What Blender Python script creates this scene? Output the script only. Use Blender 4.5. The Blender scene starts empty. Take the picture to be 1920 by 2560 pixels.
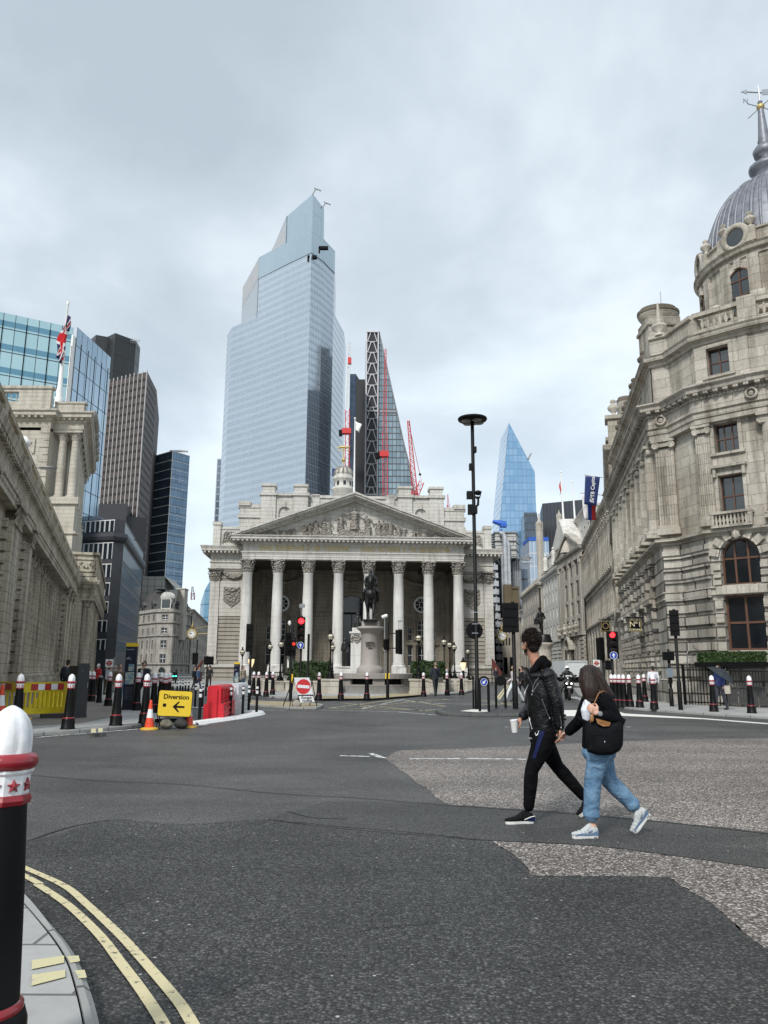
import bpy,math,random
from mathutils import Vector,Matrix,Euler
R = math.radians
PI = math.pi
random.seed(7)
SC = bpy.context.scene
COL = SC.collection
# ---------------------------------------------------------------- camera
F = 1923.0
CM = Matrix.Rotation(R(90) + math.atan(394/F),4,'X') @ Matrix.Rotation(R(0.3),4,'Z')
CM.translation = (0,0,1.5)
cd = bpy.data.cameras.new('camera'); cam = bpy.data.objects.new('camera',cd); COL.objects.link(cam)
cam.matrix_world = CM
cd.sensor_fit = 'VERTICAL'; cd.sensor_height = 36; cd.lens = 36*F/2560
cd.clip_start = 0.1; cd.clip_end = 6000
SC.camera = cam
SC.render.resolution_x = 768; SC.render.resolution_y = 1024
SC.view_settings.view_transform = 'Standard'; SC.view_settings.look = 'None'
SC.view_settings.exposure = 1.06; SC.view_settings.gamma = 1
# ---------------------------------------------------------------- node helpers
def nd(nt,t,ins=None,**kw):
 n = nt.nodes.new(t)
 for k,v in kw.items(): setattr(n,k,v)
 for k,v in (ins or {}).items():
  if isinstance(v,bpy.types.NodeSocket): nt.links.new(v,n.inputs[k])
  else: n.inputs[k].default_value = v
 return n
def c4(c): return (c[0],c[1],c[2],1)
def ramp(nt,fac,stops,interp='LINEAR'):
 n = nt.nodes.new('ShaderNodeValToRGB'); nt.links.new(fac,n.inputs[0]); n.color_ramp.interpolation = interp
 e = n.color_ramp.elements
 while len(e) < len(stops): e.new(0.5)
 for k,(p,c) in enumerate(stops):
  e[k].position = p; e[k].color = c4(c) if not isinstance(c,(int,float)) else (c,c,c,1)
 return n.outputs[0]
def mx(nt,f,a,b,mode='MIX'):
 n = nt.nodes.new('ShaderNodeMix'); n.data_type = 'RGBA'; n.blend_type = mode
 for i,v in ((0,f),(6,a),(7,b)):
  s = n.inputs[i]
  if isinstance(v,bpy.types.NodeSocket): nt.links.new(v,s)
  elif isinstance(v,(int,float)): s.default_value = v if i == 0 else (v,v,v,1)
  else: s.default_value = c4(v)
 return n.outputs[2]
def mth(nt,op,a,b=None,c=None):
 n = nt.nodes.new('ShaderNodeMath'); n.operation = op
 for k,v in enumerate((a,b,c)):
  if v is None: continue
  if isinstance(v,bpy.types.NodeSocket): nt.links.new(v,n.inputs[k])
  else: n.inputs[k].default_value = v
 return n.outputs[0]
# ---------------------------------------------------------------- world: overcast sky with cloud lumps
w = bpy.data.worlds.new('World'); SC.world = w; w.use_nodes = True
nt = w.node_tree; nt.nodes.clear()
sky = nd(nt,'ShaderNodeTexSky',sky_type='NISHITA',sun_disc=False,sun_elevation=R(48),sun_rotation=R(215),dust_density=2.0)
tc = nd(nt,'ShaderNodeTexCoord')
sp = nd(nt,'ShaderNodeSeparateXYZ',{0: tc.outputs['Generated']})
zz = mth(nt,'ADD',mth(nt,'MAXIMUM',sp.outputs[2],0.0),0.22)
cb = nd(nt,'ShaderNodeCombineXYZ',{0: mth(nt,'DIVIDE',sp.outputs[0],zz),1: mth(nt,'DIVIDE',sp.outputs[1],zz),2: 0.0})
mp = nd(nt,'ShaderNodeMapping',{'Vector': cb.outputs[0],'Location': (4.1,0.3,0),'Scale': (1.15,1.0,1)})
n1 = nd(nt,'ShaderNodeTexNoise',{'Vector': mp.outputs[0],'Scale': 1.25,'Detail': 7.0,'Roughness': 0.52,'Distortion': 0.15})
n2 = nd(nt,'ShaderNodeTexNoise',{'Vector': mp.outputs[0],'Scale': 0.55,'Detail': 3.0,'Roughness': 0.5})
cl = mth(nt,'ADD',mth(nt,'MULTIPLY',n1.outputs[0],0.6),mth(nt,'MULTIPLY',n2.outputs[0],0.4))
cc = ramp(nt,cl,[(0.40,(2.9,3.4,3.85)),(0.485,(3.65,4.2,4.65)),(0.54,(4.5,5.1,5.55)),(0.63,(5.8,6.25,6.55))])
hz = ramp(nt,sp.outputs[2],[(0.0,1.0),(0.45,0.0)])
cc2 = mx(nt,mth(nt,'MULTIPLY',hz,0.62),cc,(5.5,6.45,7.2))
low = mth(nt,'LESS_THAN',sp.outputs[2],-0.02)
cc3 = mx(nt,low,cc2,(0.8,0.8,0.8))
fin = mx(nt,1.0,mx(nt,0.93,sky.outputs[0],cc3),(.895,.885,.88),'MULTIPLY')
bg = nd(nt,'ShaderNodeBackground',{'Color': fin,'Strength': 0.1})
nt.links.new(bg.outputs[0],nd(nt,'ShaderNodeOutputWorld').inputs[0])
# ---------------------------------------------------------------- sun behind cloud
sl = bpy.data.lights.new('sun','SUN'); sl.energy = 1.5; sl.angle = R(10); sl.color = (1,.97,.93)
so = bpy.data.objects.new('sun',sl); COL.objects.link(so)
so.rotation_euler = (R(48),0,R(-24))
# ---------------------------------------------------------------- projection helpers (photo pixel -> real point at a given depth / on the ground / on a facade)
C3 = CM.to_3x3()
CAM = Vector((0,0,1.5))
def ray(px,py): return C3 @ Vector(((px - 960)/F,(1280 - py)/F,-1))
def W(px,py,Y):
 d = ray(px,py); t = Y/d.y
 return CAM + d*t
def G(px,py,z=0.0):
 d = ray(px,py); t = (z - 1.5)/d.z
 return CAM + d*t
def frame(A,B,z=0.0):
 x = Vector((B[0] - A[0],B[1] - A[1],0)).normalized(); y = Vector((-x.y,x.x,0))
 m = Matrix(((x.x,y.x,0,A[0]),(x.y,y.y,0,A[1]),(0,0,1,z),(0,0,0,1)))
 return m
def hit(fr,px,py,v=0.0):
 inv = fr.inverted(); o = inv @ CAM; d = inv.to_3x3() @ ray(px,py)
 t = (v - o.y)/d.y; p = o + d*t
 return p.x,p.z
def TR(x=0,y=0,z=0,rz=0): return Matrix.Translation((x,y,z)) @ Matrix.Rotation(rz,4,'Z')
# ---------------------------------------------------------------- mesh builder
class MB:
 def __init__(s,T=None): s.v = []; s.f = []; s.uv = []; s.mi = []; s.sm = []; s.T = T or Matrix()
 def add(s,vs,fs,mi=0,sm=False,uvs=None,T=None):
  o = len(s.v); M = s.T if T is None else s.T @ T
  vs = [Vector(v) for v in vs]
  for k,f in enumerate(fs):
   if uvs: s.uv.append(uvs[k])
   else:
    n = Vector((0,0,0))
    for i in range(len(f)):
     a,b = vs[f[i]],vs[f[(i + 1) % len(f)]]
     n += Vector(((a.y - b.y)*(a.z + b.z),(a.z - b.z)*(a.x + b.x),(a.x - b.x)*(a.y + b.y)))
    ax,ay,az = abs(n.x),abs(n.y),abs(n.z)
    if az >= ax and az >= ay: s.uv.append([(vs[i].x,vs[i].y) for i in f])
    elif ax > ay: s.uv.append([(vs[i].y,vs[i].z) for i in f])
    else: s.uv.append([(vs[i].x,vs[i].z) for i in f])
   s.f.append([i + o for i in f]); s.mi.append(mi); s.sm.append(sm)
  s.v.extend(M @ v for v in vs)
  return s
 def box(s,x0,x1,y0,y1,z0,z1,mi=0,T=None):
  v = [(x,y,z) for z in (z0,z1) for x,y in ((x0,y0),(x1,y0),(x1,y1),(x0,y1))]
  return s.add(v,[(0,3,2,1),(4,5,6,7),(0,1,5,4),(1,2,6,5),(2,3,7,6),(3,0,4,7)],mi,T=T)
 def quad(s,a,b,c,d,mi=0): return s.add([a,b,c,d],[(0,1,2,3)],mi)
 def prism(s,poly,z0,z1,mi=0,T=None,cap=True):
  n = len(poly); zt = z1 if isinstance(z1,(list,tuple)) else [z1]*n
  v = [(p[0],p[1],z0) for p in poly] + [(p[0],p[1],zt[i]) for i,p in enumerate(poly)]
  f = [(i,(i + 1) % n,(i + 1) % n + n,i + n) for i in range(n)]
  u = []; L = 0
  for i in range(n):
   d = math.hypot(poly[(i + 1) % n][0] - poly[i][0],poly[(i + 1) % n][1] - poly[i][1])
   u.append([(L,z0),(L + d,z0),(L + d,zt[(i + 1) % n]),(L,zt[i])]); L += d
  s.add(v,f,mi,uvs=u,T=T)
  if cap: s.add(v,[tuple(range(n - 1,-1,-1)),tuple(range(n,2*n))],mi,T=T)
  return s
 def plate(s,poly,y0,y1,mi=0,T=None):  # polygon in x,z extruded along y
  n = len(poly)
  v = [(p[0],y0,p[1]) for p in poly] + [(p[0],y1,p[1]) for p in poly]
  f = [(i,(i + 1) % n,(i + 1) % n + n,i + n) for i in range(n)] + [tuple(range(n - 1,-1,-1)),tuple(range(n,2*n))]
  return s.add(v,f,mi,T=T)
 def lathe(s,prof,x=0,y=0,z=0,n=16,mi=0,sm=True,a0=0,a1=2*PI,flute=0,fd=0.06,T=None,cap=True,sx=1,sy=1):
  full = abs(a1 - a0) > 6.28; m = n if full else n + 1
  v = []; uv = []
  for r,h in prof:
   for i in range(m):
    a = a0 + (a1 - a0)*i/n
    rr = r*(1 - fd*(i % 2)) if flute and flute[0] <= h <= flute[1] else r
    v.append((x + rr*math.cos(a)*sx,y + rr*math.sin(a)*sy,z + h))
  f = []; us = []; R0 = max(p[0] for p in prof)
  for j in range(len(prof) - 1):
   for i in range(n):
    i2 = (i + 1) % m
    f.append((j*m + i,j*m + i2,(j + 1)*m + i2,(j + 1)*m + i))
    u0 = (a1 - a0)*i/n*R0; u1 = (a1 - a0)*(i + 1)/n*R0
    us.append([(u0,prof[j][1]),(u1,prof[j][1]),(u1,prof[j + 1][1]),(u0,prof[j + 1][1])])
  s.add(v,f,mi,sm,uvs=us,T=T)
  if cap and full:
   if prof[0][0] > .021 and prof[0][1] != prof[1][1]: s.add(v[:m],[tuple(range(m - 1,-1,-1))],mi,T=T)
   if prof[-1][0] > .021 and prof[-1][1] != prof[-2][1]: s.add(v[-m:],[tuple(range(m))],mi,T=T)
  return s
 def tube(s,pts,rads,n=8,mi=0,sm=True,cap=True,T=None,flat=None):
  pts = [Vector(p) for p in pts]
  if isinstance(rads,(int,float)): rads = [rads]*len(pts)
  v = []; up = None
  for k,p in enumerate(pts):
   d = (pts[min(k + 1,len(pts) - 1)] - pts[max(k - 1,0)]).normalized()
   if up is None: up = Vector((0,0,1)) if abs(d.z) < .9 else Vector((0,1,0))
   a = d.cross(up).normalized(); b = a.cross(d).normalized(); up = b
   r = rads[k]; ra,rb = (r,r) if isinstance(r,(int,float)) else r
   for i in range(n):
    t = 2*PI*(i + .5)/n
    v.append(p + a*math.cos(t)*ra + b*math.sin(t)*rb)
  f = [(k*n + i,k*n + (i + 1) % n,(k + 1)*n + (i + 1) % n,(k + 1)*n + i) for k in range(len(pts) - 1) for i in range(n)]
  s.add(v,f,mi,sm,T=T)
  if cap: s.add(v[:n] + v[-n:],[tuple(range(n - 1,-1,-1)),tuple(range(n,2*n))],mi,T=T)
  return s
 def sph(s,c,r,n=12,m=8,mi=0,T=None):
  if isinstance(r,(int,float)): r = (r,r,r)
  pr = [(math.sin(PI*j/m),-math.cos(PI*j/m)) for j in range(m + 1)]
  v = []; f = []
  for j,(a,h) in enumerate(pr):
   for i in range(n):
    t = 2*PI*i/n; v.append((c[0] + r[0]*a*math.cos(t),c[1] + r[1]*a*math.sin(t),c[2] + r[2]*h))
  for j in range(m):
   for i in range(n): f.append((j*n + i,j*n + (i + 1) % n,(j + 1)*n + (i + 1) % n,(j + 1)*n + i))
  return s.add(v,f,mi,True,T=T)
 def mold(s,path,prof,mi=0,closed=False):  # sweep profile [(out,z)] along a plan path; out = right of travel
  n = len(path); P = [Vector((p[0],p[1])) for p in path]; nr = []
  for i in range(n):
   ds = []
   if i > 0 or closed: ds.append((P[i] - P[i - 1]).normalized())
   if i < n - 1 or closed: ds.append((P[(i + 1) % n] - P[i]).normalized())
   ns = [Vector((d.y,-d.x)) for d in ds]; m = sum(ns,Vector((0,0))).normalized()
   nr.append(m/max(.35,m.dot(ns[0])))
  k = len(prof); v = []; L = [0]
  for i in range(1,n): L.append(L[-1] + (P[i] - P[i - 1]).length)
  L.append(L[-1] + (P[0] - P[-1]).length)
  for i in range(n):
   for o,z in prof: q = P[i] + nr[i]*o; v.append((q.x,q.y,z))
  f = []; u = []; pl = [0]
  for j in range(1,k): pl.append(pl[-1] + math.hypot(prof[j][0] - prof[j - 1][0],prof[j][1] - prof[j - 1][1]))
  for i in range(n if closed else n - 1):
   i2 = (i + 1) % n
   for j in range(k - 1):
    f.append((i*k + j,i2*k + j,i2*k + j + 1,i*k + j + 1))
    vert = abs(prof[j][1] - prof[j + 1][1]) > abs(prof[j][0] - prof[j + 1][0])
    a,b = (prof[j][1],prof[j + 1][1]) if vert else (pl[j],pl[j + 1])
    u.append([(L[i],a),(L[i + 1],a),(L[i + 1],b),(L[i],b)])
  s.add(v,f,mi,uvs=u)
  if not closed: s.add(v[:k] + v[-k:],[tuple(range(k)),tuple(range(2*k - 1,k - 1,-1))],mi)
  return s
 def wallh(s,x0,x1,z0,z1,holes,d=.35,mi=0,y=0.0,mr=None):
  # wall face at local y with rectangular/arched holes (x0,x1,z0,z1[,arch]) and reveals of depth d
  mr = mi if mr is None else mr
  xs = sorted({x0,x1,*[h[0] for h in holes],*[h[1] for h in holes]}); zs = sorted({z0,z1,*[h[2] for h in holes],*[h[3] for h in holes]})
  xs = [q for q in xs if x0 <= q <= x1]; zs = [q for q in zs if z0 <= q <= z1]
  for i in range(len(xs) - 1):
   j = 0
   while j < len(zs) - 1:
    def inh(jj):
     a,b = (xs[i] + xs[i + 1])/2,(zs[jj] + zs[jj + 1])/2
     return any(h[0] < a < h[1] and h[2] < b < h[3] for h in holes)
    if inh(j): j += 1; continue
    k = j
    while k + 1 < len(zs) - 1 and not inh(k + 1): k += 1
    s.quad((xs[i],y,zs[j]),(xs[i + 1],y,zs[j]),(xs[i + 1],y,zs[k + 1]),(xs[i],y,zs[k + 1]),mi); j = k + 1
  for h in holes:
   a,b,c,e = h[:4]; arch = len(h) > 4 and h[4]
   zt = e - (b - a)/2 if arch else e
   s.quad((a,y,c),(a,y,zt),(a,y + d,zt),(a,y + d,c),mr); s.quad((b,y,c),(b,y + d,c),(b,y + d,zt),(b,y,zt),mr)
   s.quad((a,y,c),(a,y + d,c),(b,y + d,c),(b,y,c),mr)
   if arch:
    r = (b - a)/2; cx = (a + b)/2; K = 8
    for k in range(K):
     t0 = PI*k/K; t1 = PI*(k + 1)/K
     p0 = (cx - r*math.cos(t0),zt + r*math.sin(t0)); p1 = (cx - r*math.cos(t1),zt + r*math.sin(t1))
     s.quad((p0[0],y,p0[1]),(p1[0],y,p1[1]),(p1[0],y,e),(p0[0],y,e),mi)
     s.quad((p0[0],y,p0[1]),(p0[0],y + d,p0[1]),(p1[0],y + d,p1[1]),(p1[0],y,p1[1]),mr)
   else: s.quad((a,y,e),(b,y,e),(b,y + d,e),(a,y + d,e),mr)
  return s
 def build(s,name,mats,parent=None,mesh_only=False):
  me = bpy.data.meshes.new(name)
  off = Vector((0,0,0)) if (parent is None or parent is False) else parent_world(parent)
  inv = None
  if parent and not mesh_only:
   inv = MW(parent).inverted()
  vv = [inv @ v for v in s.v] if inv else s.v
  me.from_pydata([tuple(v) for v in vv],[],s.f)
  ul = me.uv_layers.new(name='UVMap'); flat = []
  for u in s.uv:
   for p in u: flat.extend(p)
  ul.data.foreach_set('uv',flat)
  me.polygons.foreach_set('material_index',s.mi); me.polygons.foreach_set('use_smooth',s.sm)
  for m in (mats if isinstance(mats,(list,tuple)) else [mats]): me.materials.append(m)
  me.update()
  if mesh_only: return me
  o = bpy.data.objects.new(name,me); COL.objects.link(o)
  if parent: o.parent = parent
  return o
def MW(o):
 m = o.matrix_basis.copy()
 p = o.parent
 while p: m = p.matrix_basis @ m; p = p.parent
 return m
def parent_world(o): return MW(o).translation
def meta(o,label=None,cat=None,group=None,kind=None):
 for k,v in (('label',label),('category',cat),('group',group),('kind',kind)):
  if v: o[k] = v
 return o
def thing(name,label,cat,loc=(0,0,0),rz=0,group=None):
 o = bpy.data.objects.new(name,None); COL.objects.link(o); o.empty_display_size = .2
 o.location = loc; o.rotation_euler = (0,0,rz)
 return meta(o,label,cat,group)
def dup(o,loc=None,rz=None,label=None,group=None,sc=None,parent=None):
 c = o.copy(); COL.objects.link(c)
 if loc is not None: c.location = loc
 if rz is not None: c.rotation_euler = (0,0,rz)
 if sc is not None: c.scale = sc if isinstance(sc,(tuple,list)) else (sc,sc,sc)
 if parent: c.parent = parent
 if label: c['label'] = label
 if group: c['group'] = group
 for ch in [q for q in COL.objects if q.parent == o]:
  dup(ch,parent=c)
 return c
def inst(name,me,parent,M):  # a part that shares mesh data, placed by a world matrix
 o = bpy.data.objects.new(name,me); COL.objects.link(o)
 if parent: o.parent = parent; o.matrix_basis = MW(parent).inverted() @ M
 else: o.matrix_basis = M
 return o
def text(name,body,M,size,mat,parent=None,ext=.004,align='CENTER',sx=1.0,valign='CENTER',bold=0):
 cu = bpy.data.curves.new(name,'FONT'); cu.body = body; cu.size = size; cu.extrude = ext; cu.align_x = align; cu.align_y = valign
 cu.offset = bold; cu.resolution_u = 3
 t = bpy.data.objects.new(name,cu); COL.objects.link(t)
 dg = bpy.context.evaluated_depsgraph_get(); me = bpy.data.meshes.new_from_object(t.evaluated_get(dg))
 bpy.data.objects.remove(t); bpy.data.curves.remove(cu)
 me.materials.clear(); me.materials.append(mat); me.name = name
 o = bpy.data.objects.new(name,me); COL.objects.link(o)
 # text lies in x,y plane: stand it up in frame M (x right, z up, facing -y)
 MM = M @ Matrix.Rotation(PI/2,4,'X') @ Matrix.Diagonal((sx,1,1,1))
 if parent: o.parent = parent; o.matrix_basis = MW(parent).inverted() @ MM
 else: o.matrix_basis = MM
 return o
# ---------------------------------------------------------------- materials
MATS = {}
def base(name,col=(.5,.5,.5),rough=.6,metal=0.0,spec=.5,**k):
 m = bpy.data.materials.new(name); m.use_nodes = True; t = m.node_tree
 b = t.nodes['Principled BSDF']
 b.inputs['Base Color'].default_value = c4(col); b.inputs['Roughness'].default_value = rough; b.inputs['Metallic'].default_value = metal
 b.inputs['Specular IOR Level'].default_value = spec
 MATS[name] = m
 return m,t,b
def simple(name,col,rough=.5,metal=0.0,noise=.12,scale=6.0,bump=0.0,spec=.5,coat=0):
 m,t,b = base(name,col,rough,metal,spec)
 g = nd(t,'ShaderNodeTexCoord'); n = nd(t,'ShaderNodeTexNoise',{'Vector': g.outputs['Object'],'Scale': scale,'Detail': 5.0,'Roughness': .6})
 k = ramp(t,n.outputs[0],[(.3,1 - noise),(.7,1 + noise)])
 t.links.new(mx(t,1.0,col,k,'MULTIPLY'),b.inputs['Base Color'])
 t.links.new(mth(t,'ADD',mth(t,'MULTIPLY',n.outputs[0],.2),rough - .1),b.inputs['Roughness'])
 if coat: b.inputs['Coat Weight'].default_value = coat
 if bump:
  bp = nd(t,'ShaderNodeBump',{'Strength': bump,'Distance': .01,'Height': n.outputs[0]}); t.links.new(bp.outputs[0],b.inputs['Normal'])
 return m
def stone(name,c1,c2,w=1.2,h=.45,mort=.012,stain=.45,streak=.4,rough=.85,mcol=.55,bump=.6,carve=0.0,dark=(.17,.145,.12),block=0.0):
 m,t,b = base(name,c1,rough,spec=.25)
 uv = nd(t,'ShaderNodeUVMap').outputs[0]; g = nd(t,'ShaderNodeNewGeometry').outputs['Position']
 br = nd(t,'ShaderNodeTexBrick',{'Vector': uv,'Color1': (1,1,1,1),'Color2': (1 - block,1 - block,1 - block,1),'Mortar': (mcol,mcol,mcol,1),'Scale': 1.0,
   'Mortar Size': mort,'Mortar Smooth': .2,'Bias': 0.0,'Brick Width': w,'Row Height': h})
 big = nd(t,'ShaderNodeTexNoise',{'Vector': g,'Scale': .33,'Detail': 6.0,'Roughness': .62})
 mpn = nd(t,'ShaderNodeMapping',{'Vector': g,'Scale': (1.6,1.6,.16)})
 st = nd(t,'ShaderNodeTexNoise',{'Vector': mpn.outputs[0],'Scale': 1.0,'Detail': 6.0,'Roughness': .65})
 fine = nd(t,'ShaderNodeTexNoise',{'Vector': g,'Scale': 9.0,'Detail': 5.0,'Roughness': .7})
 a = mx(t,ramp(t,big.outputs[0],[(.35,0.0),(.68,1.0)]),c1,c2)
 a = mx(t,mth(t,'MULTIPLY',ramp(t,st.outputs[0],[(.48,0.0),(.64,1.0)]),streak),a,dark)
 a = mx(t,mth(t,'MULTIPLY',ramp(t,fine.outputs[0],[(.45,0.0),(.8,1.0)]),stain),a,dark)
 a = mx(t,1.0,a,br.outputs['Color'],'MULTIPLY')
 if carve:
  vo = nd(t,'ShaderNodeTexVoronoi',{'Vector': g,'Scale': carve}); cv = vo.outputs['Distance']
  hsum = mth(t,'ADD',mth(t,'MULTIPLY',cv,4.0),fine.outputs[0])
 else: hsum = mth(t,'ADD',mth(t,'MULTIPLY',br.outputs['Fac'],-1.5),mth(t,'MULTIPLY',fine.outputs[0],.35))
 bp = nd(t,'ShaderNodeBump',{'Strength': bump,'Distance': .03 if not carve else .08,'Height': hsum})
 t.links.new(bp.outputs[0],b.inputs['Normal']); t.links.new(a,b.inputs['Base Color'])
 return m
def grid(name,pan,pan2,line,w,h,lw=.06,lh=.1,rough=.15,metal=.5,lmetal=0.0,off=0.0,spec=.8,vary=1.0,band=None,wob=.0):
 # curtain wall: glass panels in a grid of mullions (brick texture), tint varies by panel
 m,t,b = base(name,pan,rough,metal,spec)
 uv = nd(t,'ShaderNodeUVMap').outputs[0]; s = nd(t,'ShaderNodeSeparateXYZ',{0: uv})
 fu = mth(t,'FRACT',mth(t,'DIVIDE',s.outputs[0],w)); fv = mth(t,'FRACT',mth(t,'DIVIDE',s.outputs[1],h))
 lm = mth(t,'MAXIMUM',mth(t,'LESS_THAN',fu,lw/w),mth(t,'LESS_THAN',fv,lh/h))
 cell = nd(t,'ShaderNodeCombineXYZ',{0: mth(t,'FLOOR',mth(t,'DIVIDE',s.outputs[0],w)),1: mth(t,'FLOOR',mth(t,'DIVIDE',s.outputs[1],h)),2: 0.0})
 wn = nd(t,'ShaderNodeTexWhiteNoise',{'Vector': cell.outputs[0]},noise_dimensions='3D')
 rr = nd(t,'ShaderNodeTexNoise',{'Vector': cell.outputs[0],'Scale': .07,'Detail': 2.0})
 k = mth(t,'ADD',mth(t,'MULTIPLY',wn.outputs[0],.45*vary),mth(t,'MULTIPLY',rr.outputs[0],.8))
 col = mx(t,k,pan,pan2)
 if band:  # (colour, start, size) inside each storey
  bm = mth(t,'MULTIPLY',mth(t,'GREATER_THAN',fv,band[1]),mth(t,'LESS_THAN',fv,band[1] + band[2])); col = mx(t,bm,col,band[0])
 t.links.new(mx(t,lm,col,line),b.inputs['Base Color'])
 t.links.new(mth(t,'ADD',mth(t,'MULTIPLY',lm,.4),rough),b.inputs['Roughness'])
 t.links.new(mth(t,'MULTIPLY',mth(t,'SUBTRACT',1.0,lm),metal),b.inputs['Metallic'])
 if wob:
  g = nd(t,'ShaderNodeNewGeometry'); nn = nd(t,'ShaderNodeTexNoise',{'Vector': g.outputs['Position'],'Scale': .35,'Detail': 2.0})
  bp = nd(t,'ShaderNodeBump',{'Strength': wob,'Distance': .5,'Height': nn.outputs[0]}); t.links.new(bp.outputs[0],b.inputs['Normal'])
 return m
def emit(name,col,strength):
 m,t,b = base(name,col,.4); b.inputs['Emission Color'].default_value = c4(col); b.inputs['Emission Strength'].default_value = strength
 return m
PORT = stone('portland_stone',(.60,.585,.54),(.49,.47,.42),1.5,.52,stain=.35,streak=.35)
PORTC = stone('portland_columns',(.68,.67,.64),(.58,.565,.53),40,1.35,mort=.006,stain=.2,streak=.3,mcol=.75)
PORTD = stone('portland_banded',(.40,.37,.32),(.30,.27,.23),30,.5,mort=.05,stain=.4,streak=.35,mcol=.22,bump=1)
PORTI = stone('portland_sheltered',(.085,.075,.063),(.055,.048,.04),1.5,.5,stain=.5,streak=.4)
CARVE = stone('carved_stone',(.40,.38,.34),(.29,.265,.23),50,50,mort=0.0,stain=.5,streak=.3,carve=5.0,bump=.9)
WEATH = stone('weathered_stone',(.53,.485,.39),(.35,.31,.235),1.1,.42,stain=.5,streak=.6,dark=(.075,.06,.045),mcol=.4)
WEATHL = stone('cleaned_stone',(.53,.50,.43),(.41,.375,.31),1.3,.5,stain=.35,streak=.4,mcol=.55)
WEATHD = stone('sooty_stone',(.14,.115,.09),(.085,.07,.055),1.3,.5,stain=.5,streak=.5,dark=(.035,.03,.025))
CORN = stone('cornhill_stone',(.56,.525,.46),(.40,.36,.295),1.25,.46,stain=.45,streak=.6,dark=(.11,.09,.065),mcol=.5,block=.24)
CORNB = stone('cornhill_rusticated',(.58,.55,.49),(.40,.36,.30),1.7,.55,mort=.045,stain=.4,streak=.45,dark=(.09,.075,.055),mcol=.2,block=.55,bump=1)
CORND = stone('cornhill_dark',(.17,.145,.115),(.10,.085,.065),1.2,.4,stain=.5,streak=.5,dark=(.04,.035,.03))
PALE = stone('pale_stone',(.68,.67,.63),(.58,.565,.52),1.1,.4,stain=.3,streak=.4,mcol=.7)
PALE2 = stone('buff_stone',(.52,.49,.43),(.39,.355,.30),1.0,.4,stain=.4,streak=.5,mcol=.6)
DKSTONE = stone('dark_granite',(.055,.058,.066),(.075,.077,.085),1.6,1.1,stain=.1,streak=.15,rough=.4,mcol=.4,bump=.2,dark=(.02,.02,.024))
GREYG = stone('grey_granite',(.30,.30,.285),(.23,.225,.21),1.2,.5,stain=.4,streak=.3)
PINKG = stone('pink_granite',(.36,.33,.305),(.29,.262,.24),60,60,mort=0,stain=.35,streak=.15,rough=.55,bump=.25)
BRONZE = simple('bronze',(.030,.030,.030),.42,.6,.3,5.0)
LEAD = simple('lead_roof',(.19,.20,.225),.5,.35,.3,3.0)
SLATE = stone('slate_roof',(.085,.09,.09),(.06,.063,.062),.35,.2,mort=.01,stain=.3,streak=.3,rough=.6,mcol=.6)
GLASS = simple('window_glass',(.02,.026,.028),.07,0,.3,1.0,spec=1.0)
GLASSD = simple('dark_glass',(.008,.010,.013),.10,0,.3,1.0,spec=.6)
WHITEP = simple('white_paint',(.78,.78,.76),.5,noise=.08)
WOOD = simple('brown_timber',(.10,.045,.025),.45,noise=.2)
BLK = simple('black_paint',(.005,.005,.0055),.5,noise=.3,spec=.18)
BLKM = simple('black_matt',(.006,.006,.0065),.65,noise=.3,spec=.12)
GOLD = simple('gilding',(.50,.38,.15),.5,.5,.2)
REDP = simple('red_paint',(.48,.018,.025),.3,noise=.12,coat=.3)
CHROME = simple('steel',(.45,.46,.48),.3,.9,.1)
GREYM = simple('grey_metal',(.25,.26,.27),.5,.4,.15)
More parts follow.
